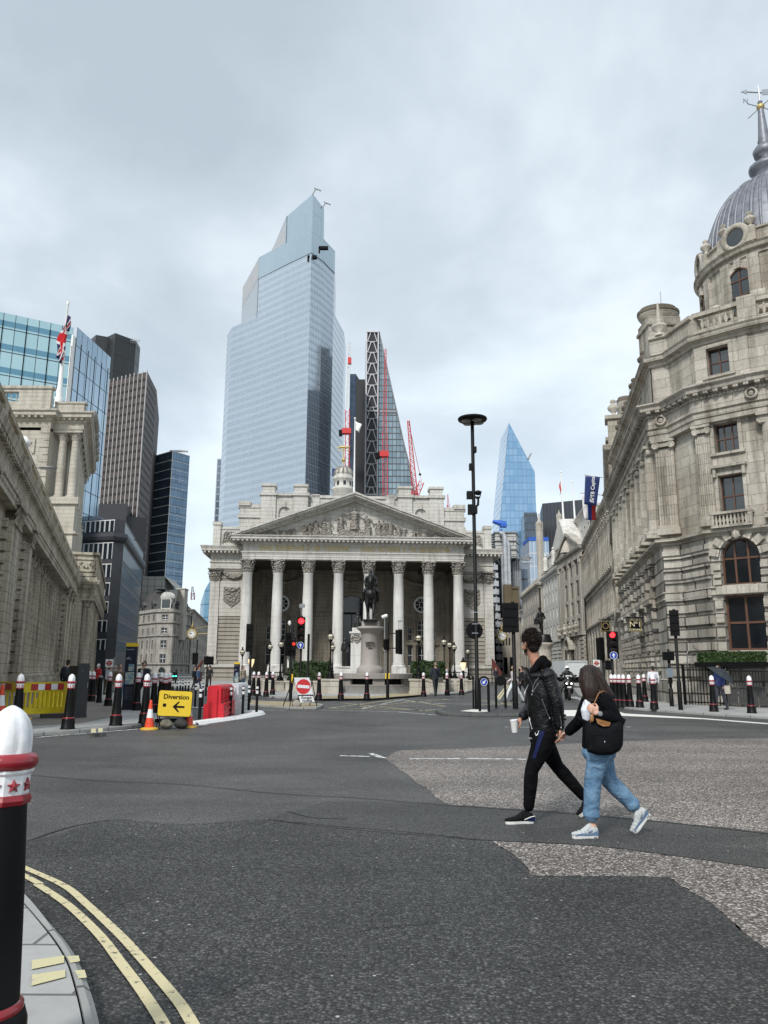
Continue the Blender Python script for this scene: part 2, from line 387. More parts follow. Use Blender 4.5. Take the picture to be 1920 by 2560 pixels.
# ================================================================ SETTING
def asphalt(name,dk,lt,br,scale=75.0,bright=.5,patch=1.0):
 m,t,b = base(name,dk,.75,spec=.35)
 g = nd(t,'ShaderNodeNewGeometry').outputs['Position']
 wb = nd(t,'ShaderNodeTexNoise',{'Vector': g,'Scale': 30.0,'Detail': 1.0})
 gv = nd(t,'ShaderNodeVectorMath',{0: g,1: nd(t,'ShaderNodeVectorMath',{0: wb.outputs['Color'],'Scale': .012},operation='SCALE').outputs[0]},operation='ADD').outputs[0]
 vo = nd(t,'ShaderNodeTexVoronoi',{'Vector': gv,'Scale': scale}); vc = nd(t,'ShaderNodeSeparateColor',{0: vo.outputs['Color']})
 chips = ramp(t,vc.outputs[0],[(0.0,dk),(.45,tuple((a + c)/2 for a,c in zip(dk,lt))),(.72,lt),(bright,tuple((a + c)/2 for a,c in zip(lt,br))),(1.0,br)])
 v2 = nd(t,'ShaderNodeTexVoronoi',{'Vector': gv,'Scale': 13.0}); s2 = nd(t,'ShaderNodeSeparateColor',{0: v2.outputs['Color']})
 sp_ = mth(t,'MULTIPLY',mth(t,'GREATER_THAN',s2.outputs[1],.945),mth(t,'LESS_THAN',v2.outputs['Distance'],.13))
 edge = ramp(t,vo.outputs['Distance'],[(.25,1.0),(.62,.35)])
 a = mx(t,1.0,chips,edge,'MULTIPLY')
 a = mx(t,sp_,a,(.36,.35,.32))
 big = nd(t,'ShaderNodeTexNoise',{'Vector': g,'Scale': .38,'Detail': 7.0,'Roughness': .62,'Distortion': .6})
 mpn = nd(t,'ShaderNodeMapping',{'Vector': g,'Rotation': (0,0,.5),'Scale': (.35,1.6,1)})
 tr = nd(t,'ShaderNodeTexNoise',{'Vector': mpn.outputs[0],'Scale': .6,'Detail': 4.0,'Roughness': .6})
 k = mth(t,'MULTIPLY',ramp(t,big.outputs[0],[(.3,1 - .33*patch),(.7,1 + .33*patch)]),ramp(t,tr.outputs[0],[(.35,.84),(.65,1.16)]))
 t.links.new(mx(t,1.0,a,k,'MULTIPLY'),b.inputs['Base Color'])
 bp = nd(t,'ShaderNodeBump',{'Strength': .5,'Distance': .006,'Height': vo.outputs['Distance']},invert=True); t.links.new(bp.outputs[0],b.inputs['Normal'])
 t.links.new(ramp(t,vc.outputs[1],[(0,.42),(1,.8)]),b.inputs['Roughness'])
 return m
ASPH = asphalt('asphalt',(.088,.086,.083),(.136,.133,.129),(.21,.207,.20),85,.93)
ASPHD = asphalt('asphalt_dark',(.060,.059,.056),(.102,.100,.096),(.18,.178,.17),85,.94,.6)
ASPHN = asphalt('asphalt_worn',(.036,.036,.034),(.080,.079,.076),(.165,.162,.155),60,.91,1.0)
CHIP = asphalt('chippings',(.10,.084,.075),(.32,.275,.245),(.72,.65,.59),60,.80,.6)
def paving(name,c1,c2,w,h,mort=.012,mcol=.35):
 return stone(name,c1,c2,w,h,mort=mort,stain=.25,streak=.0,rough=.8,mcol=mcol,bump=.35,dark=(.2,.19,.17),block=.12)
PAVE = paving('york_paving',(.42,.42,.41),(.33,.33,.32),.9,.62)
PAVEL = paving('brown_paving',(.26,.235,.205),(.19,.17,.15),.7,.45)
KERB = paving('granite_kerb',(.36,.36,.345),(.26,.26,.25),.9,40,.015)
KERBD = paving('dark_kerb',(.12,.125,.12),(.09,.09,.09),.9,40,.015)
TACT = paving('buff_tactile',(.42,.35,.22),(.36,.30,.19),.4,.4)
def worn(name,col,amt=.5,sc=16.0,under=(.07,.07,.07)):
 m,t,b = base(name,col,.6)
 g = nd(t,'ShaderNodeNewGeometry').outputs['Position']
 n = nd(t,'ShaderNodeTexNoise',{'Vector': g,'Scale': sc,'Detail': 8.0,'Roughness': .75})
 t.links.new(mx(t,ramp(t,n.outputs[0],[(amt - .04,0.0),(amt + .03,1.0)]),col,under),b.inputs['Base Color'])
 return m
YEL = worn('yellow_road_paint',(.58,.51,.31),.60,20.0); YELW = worn('worn_yellow_paint',(.50,.45,.26),.52,7.0); YELK = worn('faded_kerb_paint',(.56,.51,.30),.60,9.0,(.36,.36,.34))
WHT = worn('worn_white_paint',(.62,.62,.60),.53,9.0); WHTS = worn('white_road_paint',(.72,.71,.66),.68)
def struct(name,mb,m): return meta(mb.build(name,m),kind='structure')
def rough(pts,amp=.012):
 out = []; rr = random.Random(3)
 for i in range(len(pts)):
  a,b_ = Vector(pts[i][:2]),Vector(pts[(i + 1) % len(pts)][:2]); n = max(1,min(60,int((b_ - a).length/.07)))
  for k in range(n): q = a.lerp(b_,k/n); out.append((q.x + rr.uniform(-amp,amp) + .014*math.sin(q.y*5),q.y + rr.uniform(-amp,amp) + .014*math.sin(q.x*4)))
 return out
def flat(name,pts,z,m,kind='structure'):
 if name == 'road_patch': pts = rough(pts)
 mb = MB(); mb.add([(p[0],p[1],z) for p in pts],[tuple(range(len(pts)))]); o = mb.build(name,m); o['kind'] = kind; return o
def strip(mb,pts,wd,z,mi=0):
 P = [Vector((p[0],p[1])) for p in pts]; v = []
 for i,p in enumerate(P):
  d = (P[min(i + 1,len(P) - 1)] - P[max(i - 1,0)]).normalized(); n = Vector((-d.y,d.x))*wd/2
  v += [(p.x - n.x,p.y - n.y,z),(p.x + n.x,p.y + n.y,z)]
 mb.add(v,[(2*i,2*i + 1,2*i + 3,2*i + 2) for i in range(len(P) - 1)])
def smooth(pts,k=4):
 out = []; n = len(pts)
 for i in range(n - 1):
  p0,p1,p2,p3 = [Vector(pts[max(0,min(n - 1,j))][:2]) for j in (i - 1,i,i + 1,i + 2)]
  for s in range(k):
   t = s/k; out.append(.5*((2*p1) + (-p0 + p2)*t + (2*p0 - 5*p1 + 4*p2 - p3)*t*t + (-p0 + 3*p1 - 3*p2 + p3)*t ** 3))
 out.append(Vector(pts[-1][:2])); return out
gp = lambda L,z=0: [G(x,y,z).to_2d() for x,y in L]
mb = MB(); N = 40
mb.add([(-2500,-300,0),(2500,-300,0),(2500,4000,0),(-2500,4000,0)],[(0,1,2,3)]); struct('road',mb,ASPH)
# dark trench band and near worn road, light chipping patches (real resurfaced areas)
flat('road_patch',[*gp([(961,1896),(1030,1948),(1088,1989),(1117,2012)]),*smooth(gp([(1117,2012),(1400,2030),(1640,2052),(1920,2083)])),(6.5,6.1),(16,9),(16,11.8),*smooth(gp([(1920,1846),(1700,1849),(1505,1856),(1250,1868),(995,1877)]))],.004,CHIP)
flat('road_patch',[*gp([(1233,2102),(1285,2139),(1331,2189),(1450,2191),(1678,2195),(1759,2249),(1875,2342),(1960,2400)]),(7,4.0),(7.5,5.6),*gp([(1920,2172),(1505,2116)])],.004,CHIP)
flat('road_patch',[*gp([(671,2050),(760,2020),(820,2003),(900,2003),(1117,2012)]),*smooth(gp([(1117,2012),(1400,2030),(1640,2052),(1920,2083)])),*gp([(1920,2172),(1505,2116),(1233,2102)])],.004,ASPHD)
mb = MB()
flat('road_patch',[*smooth(gp([(-700,2160),(-200,2110),(69,2104),(266,2052),(450,2060),(671,2050),(850,2075),(1050,2090),(1233,2102)])),*gp([(1285,2139),(1331,2189),(1450,2191),(1678,2195),(1759,2249),(1875,2342),(1960,2400)]),(7,3.0),(7,0),(0,-4),(-8,0)],.004,ASPHN)
for L in ([(-100,1925),(81,1939),(250,1953),(460,1962),(694,1985),(900,1996),(1111,2014),(1400,2034),(1640,2055),(1920,2086)],[(671,2050),(850,2072),(1060,2089),(1227,2103),(1505,2118),(1920,2174)],[(69,2104),(170,2070),(266,2052),(330,2050)],[(717,2029),(780,2045),(867,2049)]):
 strip(mb,smooth(gp(L)),.022,.008)
rj = random.Random(8)
for (x,y,n,dx,dy) in ((560,2200,16,9,7),(900,2330,14,14,-5),(330,2140,12,15,3),(1250,2420,12,16,6),(780,1960,12,14,3),(1480,1930,14,12,4),(640,2450,10,-12,8),(200,1900,14,16,1)):
 L = [(x,y)]
 for k in range(n): L.append((L[-1][0] + dx + rj.uniform(-7,7),L[-1][1] + dy*.5 + rj.uniform(-4,4)))
 strip(mb,gp(L),.006,.0086)
struct('road_joint',mb,simple('bitumen_joint',(.02,.02,.02),.6))
# near pavement
ko = smooth(gp([(-60,2130),(0,2175),(55.6,2224),(85,2255),(159.5,2337),(196.5,2392.6),(226,2463),(252,2560),(272,2700),(280,2900)],.1))
ki = smooth(gp([(-60,2160),(0,2208),(40,2242),(72,2275),(126,2341),(163,2400),(185,2467),(206,2560),(222,2700),(228,2900)],.1))
mb = MB(); mb.prism([*[tuple(p) for p in ki],(-3,.2),(-4,3)],-.05,.1); struct('pavement',mb,PAVE)
mb = MB(); n = len(ko)
v = []
for a,c in zip(ko,ki):
 d = (a - c).normalized(); v += [(c.x + .006*d.x,c.y + .006*d.y,.102),(a.x - .03*d.x,a.y - .03*d.y,.102),(a.x,a.y,.08),(a.x + .02*d.x,a.y + .02*d.y,-.02)]
L = 0; fs = []; us = []
for i in range(n - 1):
 l2 = L + (ko[i + 1] - ko[i]).length
 for j in range(3): fs.append((4*i + j,4*i + 4 + j,4*i + 5 + j,4*i + 1 + j)); us.append([(L,j*.1),(l2,j*.1),(l2,j*.1 + .1),(L,j*.1 + .1)])
 L = l2
mb.add(v,fs,uvs=us); struct('kerb',mb,KERB)
mb = MB()
strip(mb,smooth(gp([(-80,2106),(0,2142),(57,2171),(159.5,2218),(222.5,2270),(274,2318),(320,2364),(428,2488),(469,2546),(500,2610),(560,2800)]),6),.056,.012)
strip(mb,smooth(gp([(-80,2130),(0,2163),(56,2190.5),(100,2214)]),4),.053,.012)
strip(mb,smooth(gp([(92,2214),(159.5,2259),(211,2304),(259.6,2355.6),(300,2410),(350,2477),(404,2560),(430,2620),(480,2800)]),6),.056,.012)
struct('road_marking',mb,YEL)
mb = MB()
for q in ([(80,2404),(160,2392),(160,2410),(78,2427)],[(80,2440),(163,2428),(163,2446),(78,2468)],[(167,2394),(196,2392),(200,2406),(176,2411)],[(186,2430),(211,2428),(217,2447),(196,2450)]):
 mb.add([(p.x,p.y,.1065) for p in [G(x,y,.1) for x,y in q]],[(0,1,2,3)])
struct('kerb_marking',mb,YELK)
# other pavements: polygon + kerb
def pavement(outer,back,m,km=KERB,z=.1,kw=.3):
 o = smooth(outer,3); P = [tuple(p) for p in o] + back
 mb = MB(); mb.prism(P,-.05,z); struct('pavement',mb,m)
 mb = MB(); mb.mold([tuple(p) for p in o],[(.012,-.05),(.012,z - .02),(-.01,z + .004),(-kw,z + .004),(-kw,z - .02)]); struct('kerb',mb,km)
gk = lambda L: gp(L)
pavement(gk([(-700,1905),(-200,1862),(79,1843),(182,1836),(270,1828),(351,1819),(395,1806),(423,1791),(428,1774),(405,1748),(380,1725),(355,1706)]),[(-60,110),(-60,18)],PAVE)
mb = MB(); mb.add([(p.x,p.y,.104) for p in gp([(-400,1850),(79,1815),(200,1808),(300,1790),(312,1765),(255,1750),(238,1726),(120,1722),(-300,1730)],.1)],[tuple(range(9))]); struct('pavement_paving',mb,PAVEL)
mb = MB()
for q in ([(228,1823),(240,1822),(240,1832),(228,1833)],[(246,1822),(257,1821),(257,1831),(246,1832)]): mb.add([(p.x,p.y - .01,.112) for p in [G(x,y,.1) for x,y in q]],[(0,1,2,3)])
struct('kerb_marking',mb,YELK)
pavement(gk([(330,1716),(450,1722),(560,1729),(640,1741),(715,1748.5),(800,1750),(932,1749.5),(1030,1742),(1160,1735),(1190,1722),(1215,1712),(1228,1704)]),[(24,150),(-46,150)],PAVE)
mb = MB(); mb.add([(p.x,p.y,.105) for p in gp([(770,1744),(800,1747),(932,1746.5),(1030,1739),(1070,1735),(1000,1733),(930,1741),(820,1740)],.1)],[tuple(range(8))]); struct('pavement_paving',mb,TACT)
pavement(gk([(560,1758),(590,1762),(640,1767),(715,1773),(790,1774),(803,1770),(800,1765),(715,1760),(640,1757),(575,1753)]),[],TACT,kw=.15)
pavement(gk([(1425,1700),(1432,1718),(1445,1738),(1480,1757),(1546,1772),(1639,1780),(1745,1788),(1920,1799),(2400,1830)]),[(40,14),(40,34),(24,90)],PAVE)
pavement(gk([(1370,1771),(1240,1769),(1150,1770),(1105,1774),(1089,1781),(1105,1788),(1150,1791),(1200,1792.5),(1307,1792),(1365,1788),(1385,1779),(1370,1771)]),[],ASPHD,KERBD,.1,.2)
mb = MB(); mb.add([(p.x,p.y,.107) for p in gp([(1150,1778),(1180,1774),(1222,1775),(1225,1779),(1195,1781)],.1)],[tuple(range(5))]); struct('pavement_paving',mb,WHTS)
# markings
mb = MB()
def gl(a,b,wd,z=.006): strip(mb,gp([a,b]),wd,z)
for a,b in (((798,1775),(995,1780)),((995,1780),(1090,1788)),((905,1772),(1010,1748)),((1000,1752),(1110,1760)),((1020,1748),(1250,1752)),((960,1754),(1250,1763)),((1262,1818),(1335,1818.5)),((1415,1818.5),(1442,1818.5)),((1562,1818),(1578,1818)),((1024,1898),(1150,1897)),((1165,1897),(1319,1899)),((850,1890),(925,1892)),((926,1884),(958,1896)),((480,1815),(520,1812)),((640,1775),(720,1776)),((545,1748),(700,1757)),((80,1845),(345,1823))): gl(a,b,.13)
for a,b in (((1425,1742),(1470,1756)),((1436,1742),(1480,1754)),((600,1728),(720,1737))): gl(a,b,.2)
struct('road_marking',mb,WHT)
mb = MB(); mb.add([(p.x,p.y,.006) for p in gp([(1372,1776),(1480,1775),(1546,1779),(1562,1784),(1760,1796),(1920,1808.5),(1920,1811),(1760,1798.5),(1556,1790),(1380,1791)])],[tuple(range(10))]); struct('road_marking',mb,WHTS)
mb = MB()
for a,b in (((820,1771),(992,1749)),((850,1757),(1070,1778)),((905,1768),(1060,1776)),((820,1771),(1060,1776)),((940,1762),(1250,1771)),((1010,1750),(1180,1776)),((1120,1748),(900,1767)),((1290,1754),(1050,1778)),((1200,1750),(1320,1770)),((1230,1763),(1330,1753))): gl(a,b,.16)
struct('road_marking',mb,YELW)
mb = MB()
gl((1240,1748),(1268,1712),.12); gl((1247,1749),(1272,1713),.12)
struct('road_marking',mb,YEL)
# ================================================================ SHARED CLASSICAL PIECES
def corinth(mb,r,h,mi=0,sq=False,T=None,rows=2):
 # bell, two leaf rows, volutes and a concave abacus; centred at origin, from z=0 to h
 T = T or Matrix()
 if sq: mb.prism([(-r,-r),(r,-r),(r,r),(-r,r)],0,h*.86,mi,T=T)
 else: mb.lathe([(r,0),(r*1.02,h*.3),(r*1.12,h*.6),(r*1.35,h*.86)],n=16,mi=mi,T=T)
 nl = 8
 for k in range(rows):
  for i in range(nl):
   a = 2*PI*(i + .5*k)/nl; z0 = h*.30*k; top = h*(.36 + .28*k); q = r*(1.05 + .1*k)*(1.12 if sq else 1)
   M = T @ Matrix.Rotation(a,4,'Z')
   wl = r*.36
   mb.add([(q,-wl,z0),(q,wl,z0),(q + r*.12,-wl,top*.8),(q + r*.12,wl,top*.8),(q + r*.38,-wl*.6,top),(q + r*.38,wl*.6,top),(q + r*.44,0,top*.86),(q + r*.02,0,z0),(q + r*.22,0,top*.82)],
                   [(0,7,8,2),(7,1,3,8),(2,8,4),(8,5,4),(8,3,5),(4,5,6)],mi,T=M)
 for i in range(4):
  M = T @ Matrix.Rotation(PI/4 + PI/2*i,4,'Z')
  mb.tube([(r*1.1,0,h*.5),(r*1.35,0,h*.72),(r*1.75,0,h*.84)],[r*.1,r*.13,r*.1],6,mi,T=M)
  mb.lathe([(0.001,-r*.16),(r*.24,-r*.14),(r*.24,r*.14),(0.001,r*.16)],n=10,mi=mi,T=M @ Matrix.Translation((r*1.55,0,h*.72)) @ Matrix.Rotation(PI/2,4,'X'))
  M2 = T @ Matrix.Rotation(PI/2*i,4,'Z'); mb.sph((r*1.32,0,h*.9),r*.16,6,4,mi,T=M2)
 P = []
 for i in range(4):
  a = PI/4 + PI/2*i
  for da,q in ((-.09,1.95),(.09,1.95),(PI/4,1.32)): P.append((math.cos(a + da)*r*q,math.sin(a + da)*r*q))
 mb.prism(P,h*.87,h,mi,T=T)
def shaft_prof(r,h,top=.85): return [(r,0),(r,h*.33),(r*(1 + top)/2*1.02,h*.7),(r*top,h)]
def att_base(r,h): return [(r*1.38,0),(r*1.38,h*.25),(r*1.42,h*.35),(r*1.36,h*.5),(r*1.15,h*.55),(r*1.13,h*.7),(r*1.2,h*.8),(r*1.18,h*.95),(r,h)]
def bx(mb,*a,**k): return mb.box(*a,**k)
def swag(mb,x0,x1,z,drop,r,y,mi=0):
 pts = [(x0 + (x1 - x0)*t/8,y,z - drop*(1 - (2*t/8 - 1) ** 2)) for t in range(9)]
 mb.tube(pts,[r*(.5 + .5*math.sin(PI*t/8)) + .02 for t in range(9)],7,mi)
def shield(mb,cx,cz,wd,h,y,mi=0):
 P = [(cx - wd/2,cz + h/2),(cx - wd/2,cz - h*.15),(cx,cz - h/2),(cx + wd/2,cz - h*.15),(cx + wd/2,cz + h/2)]
 mb.plate(P,y - .12,y,mi)
 rs = random.Random(int(cx*100))
 for k in range(9): mb.sph((cx + rs.uniform(-.3,.3)*wd,y - .12,cz + rs.uniform(-.35,.4)*h),(wd*.1,.08,h*.08),6,4,mi)
def balusters(mb,x0,x1,y,z0,z1,mi=0,sp=.28,n=6,T=None):
 k = max(1,int((x1 - x0)/sp)); h = z1 - z0
 for i in range(k):
  x = x0 + (i + .5)*(x1 - x0)/k
  mb.lathe([(.06,0),(.06,h*.1),(.035,h*.16),(.085,h*.42),(.035,h*.75),(.06,h*.88),(.06,h)],x,y,z0,n,mi,T=T)
def urn(mb,x,y,z,s,mi=0,spike=False,T=None):
 mb.lathe([(.32*s,0),(.32*s,.15*s),(.15*s,.25*s),(.12*s,.35*s),(.38*s,.6*s),(.42*s,.8*s),(.22*s,1.0*s),(.12*s,1.05*s),(.2*s,1.15*s),(.2*s,1.3*s),(.02,1.42*s)] if not spike else
             [(.32*s,0),(.32*s,.12*s),(.12*s,.25*s),(.42*s,.5*s),(.42*s,.68*s),(.12*s,.8*s),(.2*s,.9*s),(.14*s,1.0*s),(.05*s,2.0*s),(.01,2.1*s)],x,y,z,12,mi,T=T)
def window(parent,fr,x0,x1,z0,z1,y=.3,arch=False,fm=None,gm=None,cols=2,rows=2,bars=.05,name='window',sub=True):
 # glass pane with a frame; glass sits at local y
 gm = gm or GLASS; fm = fm or WHITEP
 mb = MB(fr); r = (x1 - x0)/2; zt = z1 - r if arch else z1
 if arch:
  P = [(x0,z0),(x1,z0)] + [((x0 + x1)/2 + r*math.cos(PI*k/10),zt + r*math.sin(PI*k/10)) for k in range(11)]
  mb.plate(P,y,y + .04)
 else: mb.box(x0,x1,y,y + .04,z0,z1)
 wo = mb.build(name,gm,parent)
 m2 = MB(fr) if sub else None
 if sub:
  b = bars
  for i in range(cols + 1):
   xx = x0 + (x1 - x0)*i/cols; o = b if i == 0 else (-b if i == cols else 0)
   zz_ = zt if i in (0,cols) else (zt + math.sqrt(max(0,r*r - (xx - (x0 + x1)/2) ** 2)) if arch else z1)
   m2.box(xx - b/2 + o/2,xx + b/2 + o/2,y - .05,y - .004,z0,zz_)
  for j in range(rows + 1):
   q = z0 + (zt - z0)*j/rows; m2.box(x0 + b,x1 - b,y - .045,y - .002,q - b/2 + (b/2 if j == 0 else 0) - (b/2 if j == rows else 0),q + b/2 + (b/2 if j == 0 else 0) - (b/2 if j == rows else 0))
  if arch:
   cx = (x0 + x1)/2
   for k in range(10):
    t0,t1 = PI*k/10,PI*(k + 1)/10
    m2.plate([(cx + r*math.cos(t0),zt + r*math.sin(t0)),(cx + r*math.cos(t1),zt + r*math.sin(t1)),(cx + (r - b)*math.cos(t1),zt + (r - b)*math.sin(t1)),(cx + (r - b)*math.cos(t0),zt + (r - b)*math.sin(t0))],y - .05,y - .003)
  m2.build('frame',fm,wo)
 return wo
def surround(mb,x0,x1,z0,z1,w=.18,p=.1,hood=False,mi=0,sill=True):
 mb.box(x0 - w,x0,-p,.02,z0,z1,mi); mb.box(x1,x1 + w,-p,.02,z0,z1,mi); mb.box(x0 - w,x1 + w,-p,.02,z1,z1 + w,mi)
 if sill: mb.box(x0 - w*1.4,x1 + w*1.4,-p*1.6,.02,z0 - w*.7,z0,mi)
 if hood:
  mb.box(x0 - w*1.6,x1 + w*1.6,-p*3.4,.02,z1 + w*2.2,z1 + w*3.0,mi); mb.box(x0 - w,x1 + w,-p*.6,.02,z1 + w,z1 + w*2.2,mi)
  for x in (x0 - w*1.1,x1 + w*.3): mb.box(x,x + w*.8,-p*2.6,.02,z1 - w*.6,z1 + w*2.2,mi)
# ================================================================ EXCHANGE WITH PORTICO
REF = frame(W(609.8,1654,93)[:2],W(1147.8,1656,94.5)[:2]); LW = 25.75; SPC = LW/7
RX = thing('exchange_building','pale stone exchange with eight-column portico and sculpted pediment, in the centre','building',tuple((REF @ Vector((LW/2,0,0)))))
mb = MB()
mb.prism([(-.95,-.95),(.95,-.95),(.95,.95),(-.95,.95)],0,.35)
mb.prism([(-.86,-.86),(.86,-.86),(.86,.86),(-.86,.86)],.35,1.0); mb.lathe([(.92,0),(.92,.12)],z=1.0,n=24)
mb.lathe(att_base(.62,.5),z=1.03,n=24); mb.lathe([(r*.66,z*10.6/10.6) for r,z in [(1,0),(1,3.4),(.95,7.4),(.86,10.55),(.93,10.6),(.93,10.68),(.86,10.7)]],z=1.53,n=28)
col_me = mb.build('column',PORTC,mesh_only=True)
mb = MB(); corinth(mb,.60,1.6); cap_me = mb.build('capital',CARVE,mesh_only=True)
for i in range(8):
 c = inst('column',col_me,RX,REF @ TR(i*SPC,0,.72)); inst('capital',cap_me,c,REF @ TR(i*SPC,0,12.95))
T = REF
mb = MB(T)  # entablature
def front_mold(mb,x0,x1,yb,prof,mi=0): mb.mold([(x0,yb),(x0,0),(x1,0),(x1,yb)],prof,mi)
pb = -.62
mb.mold([(-.62,12),(-.62,pb),(LW + .62,pb),(LW + .62,12)],[(0,14.56),(0,14.85),(.05,14.86),(.05,15.18),(.1,15.2),(.1,15.33),(.2,15.36),(.2,15.46),(0,15.5),(0,16.36),(.12,16.42),(.12,16.5),(.3,16.55),(.3,16.78),(1.25,16.86),(1.25,17.08),(1.4,17.22),(1.4,17.3),(0,17.34)])
mb.box(-.6,LW + .6,-.55,.55,14.565,14.6)
for k in range(56): x = -1.6 + k*(LW + 3.2)/55; mb.box(x - .14,x + .14,pb - 1.15,pb - .3,16.62,16.84)
for s in (-.62,LW + .62):
 for k in range(22): y = pb - .9 + k*.55; mb.box(*sorted((s + (.35 if s > 0 else -.35),s + (1.1 if s > 0 else -1.1))),y - .14,y + .14,16.62,16.84)
mb.build('entablature',PORT,RX)
for txt,px_,wd in (('ANNO  ELIZABETHAE  R · XIII · CONDITVM',6.75,10.9),('ANNO  VICTORIAE  R · VIII · RESTAVRATVM',19.2,10.9)):
 t = text('inscription',txt,T @ TR(px_,pb - .02,15.92),.84,GOLD,RX,.02,bold=.014); t.matrix_basis = t.matrix_basis @ Matrix.Diagonal((wd/max(.1,t.dimensions.x),1,1,1))
# pediment
ax,az = LW/2,22.85
mb = MB(T); mb.plate([(-1.2,17.34),(LW + 1.2,17.34),(ax,22.1)],-.1,.4); mb.build('tympanum',PORT,RX)
mb = MB(T)
sl_ = math.atan2(az - 17.5,ax + 2.1)
for s in (1,-1):
 p0 = (ax - s*(ax + 2.1),17.28); p1 = (ax,az); nx,nz = s*math.sin(sl_)*-1,math.cos(sl_)
 for (d0,d1,y0) in ((0,-.22,-2.05),(-.22,-.48,-1.85),(-.48,-.62,-1.2),(-.62,-.95,-.8)):
  mb.plate([(p0[0] - nx*0 + s*abs(d0)*.0,p0[1] + d0),(p1[0],p1[1] + d0),(p1[0],p1[1] + d1),(p0[0] + s*abs(d1 - d0)*2.2*1,p0[1] + d0 if d0 == 0 else p0[1] + d0)] if d0 == 0 else
                 [(p0[0] + s*abs(d0)*2.2,p0[1]),(p1[0],p1[1] + d0),(p1[0],p1[1] + d1),(p0[0] + s*abs(d1)*2.2,p0[1])],y0,.5)
for s in (1,-1):
 for k in range(24):
  f_ = (k + .6)/24.5; x = ax - s*(ax + .6)*(1 - f_); z = 17.28 - .75 + (az - 17.28)*(1 - abs(x - ax)/(ax + 2.1)) + .12
  if z > 17.5: mb.box(x - .13,x + .13,-1.1,-.1,z - .12,z + .12)
mb.build('pediment_cornice',PORT,RX)
mb = MB(T)  # sculpted figures
rs = random.Random(3)
def figure(x,z,h,lean=0.0,sit=False):
 b_ = .17*h
 mb.lathe([(b_*1.35,0),(b_*1.2,h*.25),(b_*.8,h*.5),(b_*1.0,h*.68),(b_*.95,h*.8),(b_*.35,h*.86)],n=8,T=Matrix.Translation((x,-.32,z)) @ Matrix.Rotation(lean,4,'Y') @ Matrix.Diagonal((1,.8,1,1)))
 mb.sph((x + math.sin(lean)*h*.92,-.38,z + math.cos(lean)*h*.93),h*.075,8,6)
 for s in (-1,1):
  e = rs.uniform(.15,.3)*h; mb.tube([(x + s*b_ + math.sin(lean)*h*.78,-.38,z + h*.78),(x + s*(b_ + e*.5),-.5,z + h*rs.uniform(.5,.66)),(x + s*rs.uniform(.3,1)*e,-.55,z + h*rs.uniform(.45,.85))],[h*.05,h*.045,h*.03],6)
 for k in range(4): xx = x + (k - 1.5)*b_*.55; mb.tube([(xx,-.32 - b_,z),(xx*.7 + x*.3,-.32 - b_*.85,z + h*.48)],[h*.03,h*.014],5)
mb.box(ax - 1.9,ax + 1.9,-.75,-.12,17.34,18.35); mb.box(ax - 5.5,ax + 5.5,-.6,-.12,17.34,17.75)
mb.lathe([(.62,0),(.55,.5),(.35,1.3),(.48,1.9),(.46,2.2),(.14,2.4)],ax,-.5,18.35,10); mb.sph((ax,-.5,20.95),.22,10,8)
for s in (-1,1): mb.tube([(ax + s*.35,-.5,20.5),(ax + s*.9,-.6,20.2),(ax + s*1.25,-.6,20.45)],[.13,.12,.08],7)
figure(ax - 1.75,18.3,2.0,.1); figure(ax + 1.7,18.3,1.9,-.1)
for x,h,l in ((3.1,1.85,.05),(3.75,1.9,-.06),(4.5,1.75,.1),(5.5,1.7,0),(6.1,1.6,.1),(7.3,1.2,.2),(8.1,1.1,-.3),(8.9,1.0,.3),(9.6,.8,.5)):
 for s in (-1,1):
  xx = ax + s*(x + rs.uniform(-.15,.15)); figure(xx,17.75 if x < 5.5 else 17.4,h*(1 if x < 6 else .95),s*l)
for s in (-1,1):
 mb.tube([(ax + s*9.8,-.4,17.6),(ax + s*10.6,-.45,17.55),(ax + s*11.6,-.35,17.45)],[.3,.22,.12],7); mb.sph((ax + s*10.2,-.4,17.85),.2)
 mb.lathe([(.2,0),(.34,.2),(.2,.5),(.12,.6)],ax + s*8.6,-.5,17.4,8)
mb.build('pediment_relief',CARVE,RX)
# portico roof, floor, inner wall
mb = MB(T)
mb.add([(-.7,.4,17.3),(ax,.4,22.5),(ax,14,22.5),(-.7,14,17.3)],[(0,1,2,3)]); mb.add([(LW + .7,.4,17.3),(LW + .7,14,17.3),(ax,14,22.5),(ax,.4,22.5)],[(0,1,2,3)]); mb.build('roof',LEAD,RX)
mb = MB(T); mb.box(-.6,LW + .6,.55,9.2,14.5,15.0);
for i in range(8): mb.box(i*SPC - .35,i*SPC + .35,.56,9.1,14.1,14.49)
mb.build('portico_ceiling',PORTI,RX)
mb = MB(T); mb.box(-1.2,LW + 1.2,-1.1,9.2,-.05,.73)
for k in range(5): mb.box(-.8,LW + .8,-1.1 - .38*(5 - k),-1.1 - .38*(4 - k),-.05,.73 - (5 - k)*.125 + .0)
mb.build('steps',GREYG,RX)
H = [(1.6,5.2,8.3,10.6,False)]
bays = (3.55,LW/2,LW - 3.55)
holes = []
for k,c in enumerate(bays):
 if k == 1: holes.append((c - 2.3,c + 2.3,.73,11.2,True))
 else:
  holes += [(c - .62,c + .62,5.2,8.0,True),(c - .6,c + .6,.9,4.6),(c - 1.9,c - 1.25,2.0,4.7),(c + 1.25,c + 1.9,2.0,4.7),(c - 1.9,c - 1.25,5.3,7.0),(c + 1.25,c + 1.9,5.3,7.0)]
mb = MB(T); mb.wallh(-.2,LW + .2,.73,14.5,holes,.5,y=9.0)
mb.box(-.2,bays[1] - 2.9,8.8,8.98,8.35,8.8); mb.box(bays[1] + 2.9,LW + .2,8.8,8.98,8.35,8.8)
